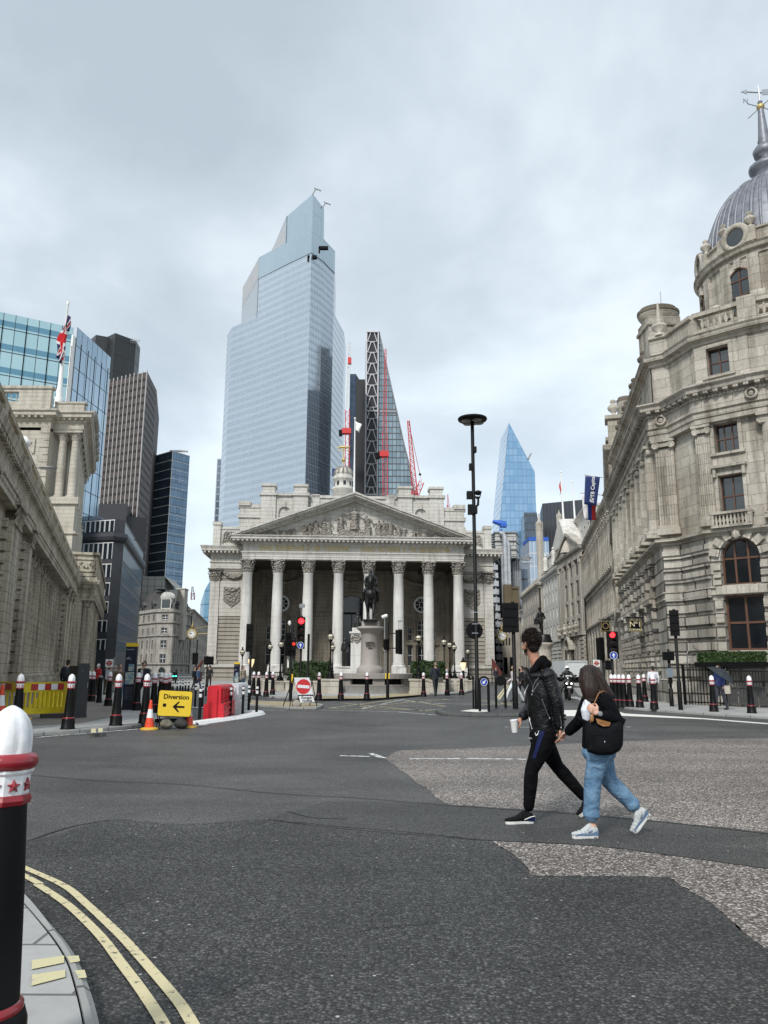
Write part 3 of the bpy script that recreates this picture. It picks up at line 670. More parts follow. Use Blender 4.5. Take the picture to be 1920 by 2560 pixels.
for c in (-.1,7.2,LW - 7.2,LW + .1): mb.box(c - .55,c + .55,8.5,8.96,.74,13.0)
for c in bays:
 r0 = 3.0 if c != bays[1] else 3.2; zc = 8.8 if c != bays[1] else 8.9
 for q in (r0,r0 - .5):
  for k in range(16):
   t0,t1 = PI*k/16,PI*(k + 1)/16
   mb.plate([(c + q*math.cos(t0),zc + q*math.sin(t0)),(c + q*math.cos(t1),zc + q*math.sin(t1)),(c + (q - .3)*math.cos(t1),zc + (q - .3)*math.sin(t1)),(c + (q - .3)*math.cos(t0),zc + (q - .3)*math.sin(t0))],8.75 + (.08 if q < r0 else 0),9.02)
for c in (bays[0],bays[2]):
 for s in (-.95,.95): mb.lathe([(.2,0),(.18,2.4),(.26,2.6)],c + s,8.85,5.3,10); mb.lathe([(.24,0),(.22,3.6),(.3,3.8)],c + s,8.85,.9,10)
 mb.box(c - 2.2,c + 2.2,8.7,8.98,4.72,5.1); mb.box(c - 2.2,c + 2.2,8.7,8.98,7.1,7.3) if False else None
 swag(mb,c - 2.6,c + 2.6,13.6,.9,.22,8.8)
swag(mb,bays[1] - 2.6,bays[1] + 2.6,13.6,.7,.25,8.8); shield(mb,bays[1],12.9,1.6,1.6,8.8)
mb.box(-.62,-.1,.6,9.0,.73,14.1); mb.box(LW + .1,LW + .62,.6,9.0,.73,14.1)
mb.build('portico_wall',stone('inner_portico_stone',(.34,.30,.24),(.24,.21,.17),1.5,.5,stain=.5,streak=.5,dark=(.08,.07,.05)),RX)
for c in (bays[0],bays[2]):
 window(RX,T,c - .62,c + .62,5.2,8.0,9.3,True,cols=2,rows=3,bars=.07); window(RX,T,c - .6,c + .6,.9,4.6,9.3,cols=2,rows=3,bars=.06,name='door',gm=GLASSD)
 for s in (-1.58,1.58): window(RX,T,c + s - .32,c + s + .32,2.0,4.7,9.3,cols=1,rows=2); window(RX,T,c + s - .32,c + s + .32,5.3,7.0,9.3,cols=1,rows=2)
 # round window above
 mb = MB(T @ Matrix.Translation((c,8.9,10.0)) @ Matrix.Rotation(PI/2,4,'X')); mb.lathe([(.01,0),(1.0,0)],n=24); o = mb.build('window',GLASSD,RX)
 mb = MB(T @ Matrix.Translation((c,8.88,10.0)) @ Matrix.Rotation(PI/2,4,'X')); mb.lathe([(.86,0),(.86,.1),(1.1,.1),(1.1,0)],n=24,cap=False); mb.lathe([(.42,0.01),(.42,.08),(.5,.08),(.5,0.01)],n=4,a0=PI/4,a1=2*PI + PI/4,cap=False)
 for k in range(8): a = PI/4*k; mb.box(.45,.9,-.03,.03,.01,.06,T=Matrix.Rotation(a,4,'Z'))
 mb.build('frame',WHITEP,o)
c = bays[1]
mb = MB(T); mb.box(c - 2.3,c + 2.3,9.52,9.6,.74,8.9); mb.lathe([(.01,0),(2.3,0)],n=24,T=Matrix.Translation((c,9.55,8.9)) @ Matrix.Rotation(PI/2,4,'X')); dr = mb.build('door',GLASSD,RX)
mb = MB(T)
for x in (-2.25,-1.1,0,1.1,2.2): mb.box(c + x - .05,c + x + .05,9.42,9.5,.75,8.8)
mb.box(c - 2.3,c + 2.3,9.4,9.5,4.4,4.7); mb.box(c - 2.3,c + 2.3,9.4,9.5,8.7,8.95); mb.build('frame',BLKM,dr)
# wings either side of the portico
for sgn in (0,1):
 MIR = T if not sgn else T @ Matrix.Translation((LW,0,0)) @ Matrix.Diagonal((-1,1,1,1))
 mb = MB(MIR); V0 = 3.0
 mb.box(-5.0,-.3,V0,40,-.05,2.0); mb.box(-4.85,-.3,V0 + .12,40,2.0,14.6)
 mb.build('wing_wall',PORTD,RX)
 mb = MB(MIR)
 mb.box(-5.15,-.3,V0 - .12,40,1.7,2.1); mb.box(-4.9,-3.75,V0 - .1,V0 + .1,2.1,12.3); mb.box(-5.0,-3.65,V0 - .2,V0 + .1,2.1,2.6)
 mb.box(-3.7,-.5,V0 + .02,V0 + .11,7.9,12.2)
 mb.mold([(-5.0,40),(-5.0,V0),(-.4,V0),(-.4,5)],[(0,13.8),(0,14.5),(.12,14.55),(.12,14.7),(0,14.75),(0,15.55),(.25,15.65),(.25,15.85),(1.05,15.95),(1.05,16.2),(1.2,16.5),(1.2,16.58),(0,16.62)])
 mb.box(-4.95,-.4,V0 + .02,39.9,14.6,16.6)
 mb.box(-4.9,-4.0,V0 + .2,V0 + 1.4,16.6,19.6); mb.box(-5.0,-3.9,V0 + .1,V0 + 1.5,19.4,19.8); mb.box(-4.0,-.8,V0 + .5,V0 + 1.2,16.6,18.9); mb.box(-4.0,-.7,V0 + .4,V0 + 1.3,18.9,19.2); mb.box(-1.6,.3,V0 + .3,V0 + 1.5,18.6,19.6)
 mb.box(-4.9,-4.2,V0 + 1.2,39,16.6,17.6)
 mb.box(-2.8,.4,11.6,13,16.6,23.9); mb.box(-3.0,.4,11.4,13.2,22.0,22.5); mb.box(-2.95,-1.3,11.3,13.2,23.7,24.3); mb.box(-3.0,.4,11.5,13.2,23.4,23.7)
 for x in (.1,4.55): mb.box(x,x + 2.05,11.3,13.6,16.7,25.2); mb.box(x - .2,x + 2.25,11.1,13.8,25.2,25.6); mb.box(x + .15,x + 1.9,11.4,13.5,25.6,26.5); mb.box(x,x + 2.05,11.25,13.65,26.5,26.85)
 mb.wallh(2.15,4.55,16.7,25.2,[(2.55,4.15,16.9,23.7,True)],.3,y=11.6); mb.box(2.15,4.55,11.9,13,16.7,25.2); mb.box(2.1,4.6,11.3,13.2,25.2,25.55); mb.box(3.2,3.5,11.4,11.62,23.6,24.5)
 mb.box(6.6,LW/2,12.2,13.2,16.7,25.1); mb.box(6.6,LW/2,12.0,13.4,25.1,25.5); mb.box(6.6,LW/2,11.9,12.3,23.4,23.7); mb.box(7.0,8.2,12.0,13.3,23.7,25.6)
 for k in range(12): mb.box(-5.7 + k*.5,-5.5 + k*.5,V0 - 1.0,V0 - .2,15.68,15.93)
 for k in range(50): y = V0 + k*.7; mb.box(-6.0,-5.25,y,y + .25,15.68,15.93)
 corinth(mb,.62,1.5,T=Matrix.Translation((-4.32,V0 + .45,12.3)),sq=True,mi=1)
 swag(mb,-3.5,-.6,13.6,.9,.28,V0 + .0,1); shield(mb,-2.2,10.2,2.0,2.4,V0,1); swag(mb,-3.1,-1.3,11.5,.5,.18,V0 - .1,1)
 for k in range(10): a = k*.6; mb.tube([(-3.7 + k*.26,V0 + .42,17.1 + .3*math.sin(a)),(-3.5 + k*.27,V0 + .3,17.9 + .5*math.cos(a*1.3)),(-3.2 + k*.27,V0 + .42,18.6)],[.12,.1,.07],5,1)
 mb.build('attic',[PORT,CARVE],RX)
# body behind
mb = MB(T); mb.box(-4.6,LW + 4.6,13.2,70,0,16.5); mb.box(-1,LW + 1,13.2,60,16.5,22.0); mb.build('main_block',PORT,RX)
# cupola on the roof
cu = W(858,1220,118); CU = thing('cupola','round domed stone turret behind the pediment apex with gilded vane','cupola',(cu.x,cu.y,24))
cz = lambda y: W(858,y,118).z
k_ = 118/1923*1.03
mb = MB(Matrix.Translation((cu.x,cu.y,0)))
mb.lathe([(26*k_,20),(26*k_,cz(1229)),(28*k_,cz(1227)),(28*k_,cz(1221)),(22*k_,cz(1219)),(21.5*k_,cz(1204)),(26*k_,cz(1200)),(26.5*k_,cz(1196)),(22*k_,cz(1194)),(22*k_,cz(1187)),(23*k_,cz(1186)),(21*k_,cz(1180)),(17*k_,cz(1174)),(10*k_,cz(1169)),(3*k_,cz(1166)),(2*k_,cz(1160)),(.1,cz(1156))],n=24)
mb.build('drum',PORT,CU)
mb = MB(Matrix.Translation((cu.x,cu.y,0)))
for k in range(8): a = k*PI/4 + .2; mb = MB(Matrix.Translation((cu.x,cu.y,0))); mb.box(20*k_,22.3*k_,-3.2*k_,3.2*k_,cz(1216),cz(1206),T=Matrix.Rotation(a,4,'Z')); mb.build('opening',GLASSD,CU)
mb = MB(Matrix.Translation((cu.x,cu.y,0)))
for k in range(12): a = k*PI/6; mb.tube([(math.cos(a)*r*k_,math.sin(a)*r*k_,cz(y)) for r,y in ((23.2,1186),(21.6,1180),(17.6,1174),(10.5,1168.5))],.16,5)
mb.build('dome_ribs',CARVE,CU)
mb = MB(Matrix.Translation((cu.x,cu.y,0))); mb.tube([(0,0,cz(1160)),(0,0,cz(1112))],[.16,.06],6); mb.sph((0,0,cz(1150)),.35,8,6); mb.box(-.9,.9,-.04,.04,cz(1126),cz(1124)); mb.box(-.04,.04,-.9,.9,cz(1126),cz(1124)); mb.tube([(-1.1,0,cz(1120)),(-.3,0,cz(1117)),(.5,0,cz(1119)),(1.0,0,cz(1116))],[.08,.22,.2,.06],6)
mb.build('weathervane',GOLD,CU)
# flag pole on pediment
p0 = W(885,1240,94.5)
FP = thing('flagpole','white flagpole on the pediment apex flying a small white flag','flagpole',(p0.x,p0.y,p0.z - .4))
mb = MB(); mb.tube([(p0.x,p0.y,p0.z - .4),(p0.x,p0.y,W(885,1047,94.5).z)],[.14,.06],8); mb.sph((p0.x,p0.y,W(885,1046,94.5).z),.14,8,6); mb.build('pole',WHITEP,FP)
def cloth(pts,m,parent,name='flag',th=.02):
 # grid of points [row][col] given as real points
 mb = MB(); r,c = len(pts),len(pts[0]); v = [p for row in pts for p in row]; uv = []; f = []
 for i in range(r - 1):
  for j in range(c - 1):
   f.append((i*c + j,i*c + j + 1,(i + 1)*c + j + 1,(i + 1)*c + j)); q = lambda a,b_: (b_/(c - 1),1 - a/(r - 1)); uv.append([q(i,j),q(i,j + 1),q(i + 1,j + 1),q(i + 1,j)])
 mb.add(v,f,0,True,uvs=uv); o = mb.build(name,m,parent)
 if th: md = o.modifiers.new('thick','SOLIDIFY'); md.thickness = th
 return o
zt,zb = W(885,1053,94.5).z,W(885,1074,94.5).z
cloth([[(p0.x + .08 + .27*j*(1 - .45*i/6),p0.y + .15*math.sin(j*1.5 + i*.4),zt + (zb - zt)*i/6 - .14*j) for j in range(4)] for i in range(7)],WHITEP,FP)
# ================================================================ BANK SCREEN WALL, LEFT
BF = frame((-12,20),(-32,80))
BK = thing('bank_screen_wall','weathered stone bank wall with fluted columns and balustrade receding along the left','building',(-16,32,0),0)
mb = MB(BF)
mb.box(-6,59.6,.0,14,-.05,.75); mb.box(-6,20.4,.12,14,.75,9.3); mb.box(20.4,48.5,1.7,14,.75,9.3); mb.box(48.5,59.6,.12,14,.75,9.3)
mb.box(20.4,20.9,.12,1.7,.75,9.3); mb.box(48.0,48.5,.12,1.7,.75,9.3)
mb.box(-6,59.6,-.05,.2,.62,.82)
for x in (9.3,16.8): mb.box(x,x + 1.0,-.02,.13,1.6,6.4)
mb.build('wall',WEATH,BK)
mb = MB(BF @ Matrix.Translation((0,0,-.38)))   # entablature, cornice, attic parapet with balusters
mb.mold([(-6,-.3),(59.7,-.3),(59.7,-2.05),(96,-2.05)],[(0,8.5),(0,8.75),(.06,8.77),(.06,9.0),(.12,9.02),(.12,9.15),(0,9.2),(0,9.75),(.08,9.85),(.1,10.0),(.30,10.1),(.33,10.28),(.38,10.42),(.38,10.5),(-.2,10.6)])
mb.box(-6,59.7,-.33,14,8.52,10.5)
for k in range(115): x = -5 + k*.56; mb.box(x,x + .28,-.58,-.35,9.9,10.12) if x < 59.4 else None
mb.box(-6,59.6,-.28,.2,10.55,10.8); mb.box(-6,59.6,-.3,.25,11.55,11.78)
x = -5.0; ped = []
while x < 59: mb.box(x,x + .75,-.33,.25,10.8,11.55); ped.append(x); x += 4.15
for a in ped:
 if a + 4.15 < 60: balusters(mb,a + .8,a + 4.1,-.02,10.8,11.55,sp=.33,n=5)
mb.build('cornice',WEATH,BK)
# pilasters with blocked edges
for (a,b) in ((5.2,7.0),(12.7,15.0),(19.2,20.4),(48.5,49.8),(52.3,54.0),(56.3,57.6)):
 mb = MB(BF); mb.box(a,b,-.28,.13,.83,7.5); mb.box(a - .1,b + .1,-.36,.13,.83,1.2)
 for k in range(13): mb.box(b,b + .28,-.1,.13,1.3 + k*.5,1.3 + k*.5 + .38); mb.box(a - .28,a,-.1,.13,1.3 + k*.5,1.3 + k*.5 + .38)
 mb.box(a - .05,b + .05,-.38,.1,7.5,7.62)
 for r_ in range(2):
  n_ = max(2,int((b - a)/.42))
  for i in range(n_):
   c = a + (i + .5)*(b - a)/n_; mb.add([(c - .2,-.3,7.62 + r_*.3),(c + .2,-.3,7.62 + r_*.3),(c + .14,-.5,8.0 + r_*.28),(c - .14,-.5,8.0 + r_*.28),(c,-.55,7.9 + r_*.28)],[(0,1,2,3),(3,2,4)])
 mb.box(a - .16,b + .16,-.52,.1,8.32,8.5); mb.build('pilaster',WEATH,BK)
mb = MB(); mb.box(-.72,.72,-.72,.72,0,.2); mb.lathe(att_base(.5,.36),z=.2,n=24)
mb.lathe([(.5,.56),(.5,2.6),(.475,4.9),(.43,6.75),(.46,6.8)],n=40,flute=(.6,6.76),fd=.13,sm=False); corinth(mb,.44,1.0,T=TR(0,0,6.8))
fl_me = mb.build('column',WEATH,mesh_only=True)
for i in range(12): inst('column',fl_me,BK,BF @ TR(22.4 + i*2.15,.72,.72))
# corner pavilion projecting to the street
mb = MB(BF)
mb.box(59.7,96,-1.9,14,-.05,.75); mb.box(60.6,96,-.6,14,.75,8.5); mb.box(59.7,96,-2.1,14,8.5,10.45)
mb.box(59.75,60.2,-.9,-.1,.75,8.5)
mb.box(59.8,96,-2.0,-1.6,10.55,12.7); mb.box(59.8,60.2,-2.0,3,10.55,12.7); mb.box(59.6,96,-2.2,-1.5,12.7,12.95); mb.box(59.6,60.3,-2.2,3,12.7,12.95)
for z_ in (11.0,12.2): mb.box(59.68,59.8,-1.8,.3,z_,z_ + .12)
for y_ in (-1.8,.18): mb.box(59.68,59.8,y_,y_ + .12,11.12,12.2)
for k in range(7): mb.sph((59.7,-1.6 + k*.28,11.65 + .22*math.sin(k*2)),(.12,.16,.2),6,5)
for k in range(8): mb.box(59.0,59.5,-2.0 + k*.35,-1.85 + k*.35,9.9,10.1)
mb.build('corner_pavilion',WEATH,BK)
for i in range(10): inst('column',fl_me,BK,BF @ TR(60.6 + i*2.5,-1.35,.72))
# upper block of the bank set back behind the wall
UB = thing('bank_upper_block','tall pale stone upper block of the bank with columned loggia and union flag above','building',(-38,88,0))
T = frame((-60,84),(0,84))
mb = MB(T); mb.box(-25,14,0,26,0,29.3); mb.prism([(13,0),(21.9,0),(21.9,4.4),(14.5,26),(13,26)],20.2,29.3); mb.prism([(13,.02),(21.9,.02),(21.9,.8),(25.2,.8),(16.4,25.8),(13,25.8)],0,20.2); mb.prism([(21,4.4),(22.4,4.4),(15.0,25.5),(13,25.5)],20.2,28)
for k in range(11): mb.box(20.9 + (.4 if k % 2 else 0),21.96,-.07,.03,19.2 + k*.85,19.9 + k*.85)
mb.box(21.9,25.6,.5,1.0,19.6,20.35); mb.box(21.9,25.5,.6,2.0,16.2,16.5)
swag(mb,18.0,20.4,27.0,.7,.14,-.02); mb.box(18.1,18.4,-.2,.02,25.3,27); mb.box(20.1,20.4,-.2,.02,25.3,27)
mb.build('wall',WEATHL,UB)
mb = MB(T); mb.mold([(-25,0),(21.9,0),(21.9,.8),(25.3,.8),(16.5,25.8)],[(0,28.0),(0,28.3),(.1,28.35),(.1,29.0),(.3,29.15),(.3,29.45),(.85,29.6),(.85,29.9),(1.05,30.1),(1.05,30.25),(-.4,30.3)])
for k in range(60): x = -20 + k*.72; mb.box(x,x + .3,-.8,-.3,29.35,29.62) if x < 21.7 else None
for k in range(5): x = 22.5 + k*.68; mb.box(x,x + .3,.1,.5,29.35,29.62)
mb.box(-25,21.7,-.1,.4,30.2,32.9) if False else None
mb.box(-25,14.8,-.1,.5,30.2,32.95); mb.box(14.8,18.0,-.1,.5,30.2,31.4); mb.box(14.8,18.0,-.1,.5,32.6,32.95); balusters(mb,14.9,17.9,.2,31.4,32.6,sp=.5); mb.box(18.0,21.7,-.1,.5,30.2,32.95); mb.box(-25,21.85,-.25,.7,32.95,33.3)
mb.box(21.8,25.2,.9,1.5,30.2,31.5); mb.box(21.8,25.35,.8,1.7,31.5,31.75); mb.box(24.0,24.8,1.5,2.6,30.2,31.5)
mb.prism([(21.5,.95),(25.1,.95),(16.4,25.6),(14,25.6)],27.95,29.5)
mb.build('cornice',WEATHL,UB)
mb = MB(); mb.box(-.62,.62,-.62,.62,0,.2); mb.lathe([(.58,.2),(.58,.35),(.46,.45),(.46,3),(.43,5.4),(.39,6.9)],n=16); corinth(mb,.40,.85,T=TR(0,0,6.9)); cm2 = mb.build('column',WEATHL,mesh_only=True)
for x,y in ((22.9,1.5),(24.35,1.5)): inst('column',cm2,UB,T @ TR(x,y,20.3))
for i in range(1,8): inst('column',cm2,UB,T @ TR(24.35 - .352*2.9*i,1.5 + 2.9*i,20.3))
mb = MB(T); q = lambda y,o,z: (25.3 - .352*(y - .8) + o,y,z)
mb.add([q(1,1.0,30.2),q(25,1.0,30.2),q(13,1.0,34.3),q(1,.2,30.2),q(25,.2,30.2),q(13,.2,34.3)],[(0,1,2),(3,5,4),(0,2,5,3),(1,4,5,2)])
for k in range(9): p = q(4 + k*2.3,1.1,30.9 + 1.6*(1 - abs(k - 4)/4.5)); mb.sph(p,(.3,.8,.7),7,5)
mb.build('pediment',CARVE,UB)
p = W(147,1000,87); pt = W(172,757,87)
FL = thing('flagpole','tall white flagpole with a furled union flag above the bank','flagpole',(p.x,p.y,p.z - 1))
mb = MB(); mb.lathe([(.5,-1),(.5,.2),(.34,.5),(.42,1.0),(.3,1.6),(.25,3),(.12,pt.z - p.z - .3),(.22,pt.z - p.z - .1),(.05,pt.z - p.z + .2)],p.x,p.y,p.z,10); mb.build('pole',WHITEP,FL)
m,t,b = base('union_flag',(.8,.8,.8),.8)
uv = nd(t,'ShaderNodeUVMap').outputs[0]; s = nd(t,'ShaderNodeSeparateXYZ',{0: uv})
u_ = mth(t,'ABSOLUTE',mth(t,'SUBTRACT',s.outputs[0],.5)); v_ = mth(t,'ABSOLUTE',mth(t,'SUBTRACT',s.outputs[1],.5)); dg_ = mth(t,'ABSOLUTE',mth(t,'SUBTRACT',u_,v_))
c_ = mx(t,mth(t,'LESS_THAN',dg_,.12),(.012,.018,.09),(.75,.75,.75)); c_ = mx(t,mth(t,'LESS_THAN',dg_,.05),c_,(.55,.01,.02))
mn = mth(t,'MINIMUM',mth(t,'MULTIPLY',u_,1.6),v_)
c_ = mx(t,mth(t,'LESS_THAN',mn,.17),c_,(.75,.75,.75)); c_ = mx(t,mth(t,'LESS_THAN',mn,.10),c_,(.55,.01,.02)); t.links.new(c_,b.inputs['Base Color'])
UNION = m
rows = []
for i in range(15):
 f_ = i/14; py = 790 + (902 - 790)*f_; wdt = .3 + .85*min(1,f_*1.6)*(1 - .3*f_); c0 = W(172 - 16*f_*1.05,py,86.6)
 rows.append([(c0.x + .15 - wdt*j/7*.95 + .15*math.sin(i*.7),c0.y + .38*math.sin(j*2.0 + i*.35),c0.z - .35*math.sin(j*.8)*f_) for j in range(8)])
cloth(rows,UNION,FL)
# street lights bracketed off the bank
for (x,y,D,l) in ((118,1170,52,'near'),):
 e = W(x + 24,y,D); a = W(x - 45,y - 2,D + 1); SLt = thing('bracket_lamp','grey flat bracket street lamp reaching out from the bank parapet','street lamp',tuple(a))
 mb = MB(); mb.tube([tuple(a),tuple(W(x - 14,y,D))],.06,6); mb.build('arm',GREYM,SLt); mb = MB(); q = W(x + 2,y,D); mb.lathe([(.02,-.08),(.3,-.05),(.36,.03),(.1,.12)],q.x,q.y,q.z,14,sx=1.9); mb.build('lamp_head',GREYM,SLt)
c0 = W(60,1113,47); CC = thing('security_camera','white dome security camera on a bracket over the bank cornice','camera',tuple(c0))
mb = MB(); mb.lathe([(.05,-.5),(.22,-.45),(.3,-.2),(.3,0),(.38,.02),(.36,.25),(.2,.5),(.03,.6)],c0.x,c0.y,c0.z,14); mb.build('housing',WHITEP,CC)
mb = MB(); mb.tube([(c0.x,c0.y,c0.z + .4),(c0.x - 1.3,c0.y,c0.z + .6),tuple(W(15,1050,47.5))],.11,6); mb.build('bracket',GREYM,CC)
# ================================================================ CORNER BUILDING WITH DOME, RIGHT
NB = thing('domed_corner_building','grand stained stone corner building with lead dome, clock and rusticated base on the right','building',(14,36,0))
CX,CY,CR = 21.0,38.5,9.15
A0,A1 = math.atan2(31.1 - CY,15.7 - CX),R(-62)
arc = [(CX + CR*math.cos(A0 + (A1 - A0)*k/12),CY + CR*math.sin(A0 + (A1 - A0)*k/12)) for k in range(13)]
far = (16.4,53.4)
PATH = [far,(12.83,35),(13.5,34.5),(13.95,32.6)] + arc
def off(path,o):
 n = len(path); P = [Vector(p) for p in path]; r = []
 for i in range(n):
  ds = [(P[j + 1] - P[j]).normalized() for j in (i - 1,i) if 0 <= j < n - 1]; ns = [Vector((d.y,-d.x)) for d in ds]; m_ = sum(ns,Vector((0,0))).normalized(); r.append(tuple(P[i] + m_/max(.35,m_.dot(ns[0]))*o))
 return r
LK = frame((13.95,32.6),arc[0])  # window bay between corner pier and bow
LL = (Vector(arc[0]) - Vector((13.95,32.6))).length
FLK = frame(far,(12.83,35)); FLL = (Vector(far) - Vector((12.83,35))).length
holes = [(.42,2.0,2.35,4.62),(.42,2.0,5.05,7.0,True)]
mb = MB(LK); mb.wallh(0,LL,-.05,7.2,holes,.45)
mb.build('wall',CORNB,NB)
mb = MB(LK); mb.wallh(0,LL,7.2,12.2,[(.62,1.62,7.95,9.75),(.6,1.6,10.75,12.05)],.4,mi=0)
surround(mb,.62,1.62,7.95,9.75,.14,.09,True,sill=False); surround(mb,.6,1.6,10.75,12.05,.16,.08,False)
mb.box(.3,1.95,-.5,0,7.42,7.52); mb.box(.3,1.95,-.55,0,7.98,8.08); balusters(mb,.45,1.8,-.42,7.52,7.98,sp=.15); mb.box(.3,.45,-.52,-.3,7.52,7.98); mb.box(1.8,1.95,-.52,-.3,7.52,7.98)
mb.wallh(0,LL,13.7,16.0,[(.55,1.5,14.3,15.6)],.4); surround(mb,.55,1.5,14.3,15.6,.16,.06)
mb.build('wall',CORN,NB)
window(NB,LK,.42,2.0,2.35,4.62,.3,fm=WOOD,gm=GLASSD,cols=2,rows=2,bars=.09); window(NB,LK,.42,2.0,5.05,7.0,.3,True,fm=WOOD,gm=GLASSD,cols=3,rows=1,bars=.08)
window(NB,LK,.62,1.62,7.95,9.75,.3,fm=WOOD,cols=2,rows=2,bars=.05); window(NB,LK,.6,1.6,10.75,12.05,.3,fm=WOOD,cols=3,rows=2,bars=.045); window(NB,LK,.55,1.5,14.3,15.6,.3,fm=WOOD,cols=2,rows=2,bars=.045)
mb = MB(LK)
for k in range(5):
 z_ = 5.05 + k*.32
 for s in (.42 - .3,2.0): mb.box(s,s + .3,-.12,0,z_,z_ + .22) if k < 3 else None
cxx,r_ = 1.21,.79
for k in range(7):
 a = PI*(k + .5)/7; M = Matrix.Translation((cxx,0,6.21)) @ Matrix.Rotation(-(a - PI/2),4,'Y')
 mb.box(-.15,.15,-.14 if k != 3 else -.3,0,r_ + .02,r_ + .42,T=M)
mb.sph((1.21,-.28,7.1),(.14,.12,.2),8,6); mb.box(.2,2.2,-.18,0,4.66,4.98)
for k in range(7): z_ = .6 + k*.58; mb.box(.1,.42,-.12,0,z_,z_ + .34); mb.box(2.0,LL - .02,-.12,0,z_,z_ + .34)
mb.build('window_surround',CORN,NB)
# rusticated base: other faces
bp = [far,(12.83,35),(13.5,34.5),(13.95,32.6)]
mb = MB(); mb.mold(bp,[(0,-.05),(0,7.2)]); mb.mold(arc,[(0,-.05),(0,7.2)])
mb.mold(off(bp[:3],.0)[:3],[(.16,-.05),(.16,1.1),(0,1.15)])
for k in range(11):   # projecting courses
 z_ = 1.25 + k*.55
 if z_ > 4.6: z_ += .25
 if z_ + .42 > 7.15: continue
 mb.mold(bp[1:],[(0,z_),(.11,z_ + .03),(.11,z_ + .42),(0,z_ + .45)]); mb.mold(arc,[(0,z_),(.11,z_ + .03),(.11,z_ + .42),(0,z_ + .45)])
mb.build('base',CORNB,NB)
# flank base openings and blocky rustication
fh = []
for k in range(5): x0 = FLL - 3.4 - k*3.1; fh.append((x0 - .95,x0 + .35,1.4,4.6));
mb = MB(FLK); rs = random.Random(5)
mb.wallh(0,FLL - .02,-.05,7.2,fh + [(a,b_,5.2,6.7) for a,b_,_,_ in fh],.4,y=-.03)
for (a,b_,_,_) in fh:
 for k in range(12):
  z_ = 1.0 + k*.5; w_ = .3 + (.22 if k % 2 else 0)
  for (s0,s1) in ((a - w_,a - .02),(b_ + .02,b_ + w_)): mb.box(s0,s1,-.3 + rs.uniform(0,.1),-.02,z_,z_ + .4)
 mb.box(a - .5,b_ + .5,-.4,-.03,4.72,4.95)
mb.build('flank_base',CORNB,NB)
for (a,b_,c_,d_) in fh[:11]: window(NB,FLK,a,b_,c_,d_,.3,fm=BLKM,gm=GLASSD,cols=1,rows=2,bars=.06); window(NB,FLK,a,b_,5.2,6.7,.3,fm=BLKM,gm=GLASSD,cols=1,rows=1,bars=.06,sub=False)
# upper walls, string courses, entablature, cornice
mb = MB(); mb.mold(bp,[(0,7.2),(0,12.4)]) if False else None
mb.mold([(12.83,35),(13.5,34.5),(13.95,32.6)],[(0,7.2),(0,12.4)]); mb.mold(arc,[(0,7.2),(0,12.4)])
st = [(0,7.1),(.1,7.14),(.1,7.22),(.35,7.28),(.35,7.4),(0,7.44)]
mb.mold(PATH,st); mb.mold(PATH,[(0,4.62),(.12,4.66),(.12,4.72),(.04,4.74),(.04,4.92),(.14,4.95),(.14,5.0),(0,5.02)])
mb.mold(PATH,[(0,12.1),(.3,12.12),(.3,12.35),(.36,12.37),(.36,12.6),(.45,12.64),(.3,12.7),(.3,13.2),(.36,13.25),(.36,13.38),(.36,13.42),(.68,13.48),(.72,13.62),(.85,13.72),(.85,13.78),(0,13.95)])
pv = off(PATH,.5); pd = off(PATH,.34)
def along(path,sp,fn,start=0):
 d = start
 for i in range(len(path) - 1):
  a,b_ = Vector(path[i]),Vector(path[i + 1]); L_ = (b_ - a).length; u = (b_ - a).normalized(); ang = math.atan2(u.y,u.x)
  while d < L_: q = a + u*d; fn(q,ang); d += sp
  d -= L_
along(pv,.42,lambda q,a: mb.box(-.1,.1,-.16,.16,13.36,13.5,T=TR(q.x,q.y,0,a)))
along(pd,.16,lambda q,a: mb.box(-.045,.045,-.06,.06,13.22,13.36,T=TR(q.x,q.y,0,a)))
for (q,ang) in (((13.16,34.75),math.atan2(-.5,.67)),(arc[0],A0 + PI/2),(arc[2],A0 + PI/2 + .17),(arc[4],A0 + PI/2 + .35),(arc[6],A0 + PI/2 + .52)):
 M = TR(q[0],q[1],13.02,ang) @ Matrix.Translation((0,-.36,0)) @ Matrix.Rotation(PI/2,4,'X')
 mb.lathe([(.16,-.02),(.16,.05),(.21,.09),(.27,.05),(.27,-.02)],n=14,T=M); mb.lathe([(.01,0),(.1,.02)],n=10,T=M)
# attic storey
mb.mold([far,(12.83,35),(13.5,34.5),(13.95,32.6)],[(-.05,13.7),(-.05,16.0)]); mb.mold(arc,[(-.05,13.7),(-.05,16.0)])
mb.mold(PATH,[(-.05,15.8),(.08,15.84),(.08,15.98),(.32,16.05),(.35,16.2),(.42,16.28),(0,16.4),(-.05,16.42),(-.05,16.6),(-.5,16.6)])
mb.prism([tuple(q) for q in off([far,(12.83,35),(13.5,34.5),(13.95,32.6)],-.02)] + [(15.2,33.2),(14.6,36),(17.4,53.4)],16.4,17.3)
mb.mold(off(PATH[1:4],0),[(0,17.2),(.1,17.25),(.1,17.4),(-.6,17.42)])
ipath = off([PATH[3]] + arc,-.25); balp = [Vector(q) for q in ipath]
mb.mold(ipath,[(.14,16.4),(.14,16.65),(-.14,16.65)]); mb.mold(ipath,[(-.14,17.3),(.16,17.3),(.16,17.5),(-.14,17.5)])
def balf(q,a): mb.lathe([(.06,0),(.04,.1),(.1,.3),(.04,.52),(.07,.7)],q.x,q.y,16.62,6)
along(ipath,.26,balf,.4)
for q in (arc[0],arc[3],arc[6],arc[9]): a = math.atan2(q[1] - CY,q[0] - CX); mb.box(-.35,.35,-.3,.45,16.4,17.6,T=TR(CX + (CR - .3)*math.cos(a),CY + (CR - .3)*math.sin(a),0,a))
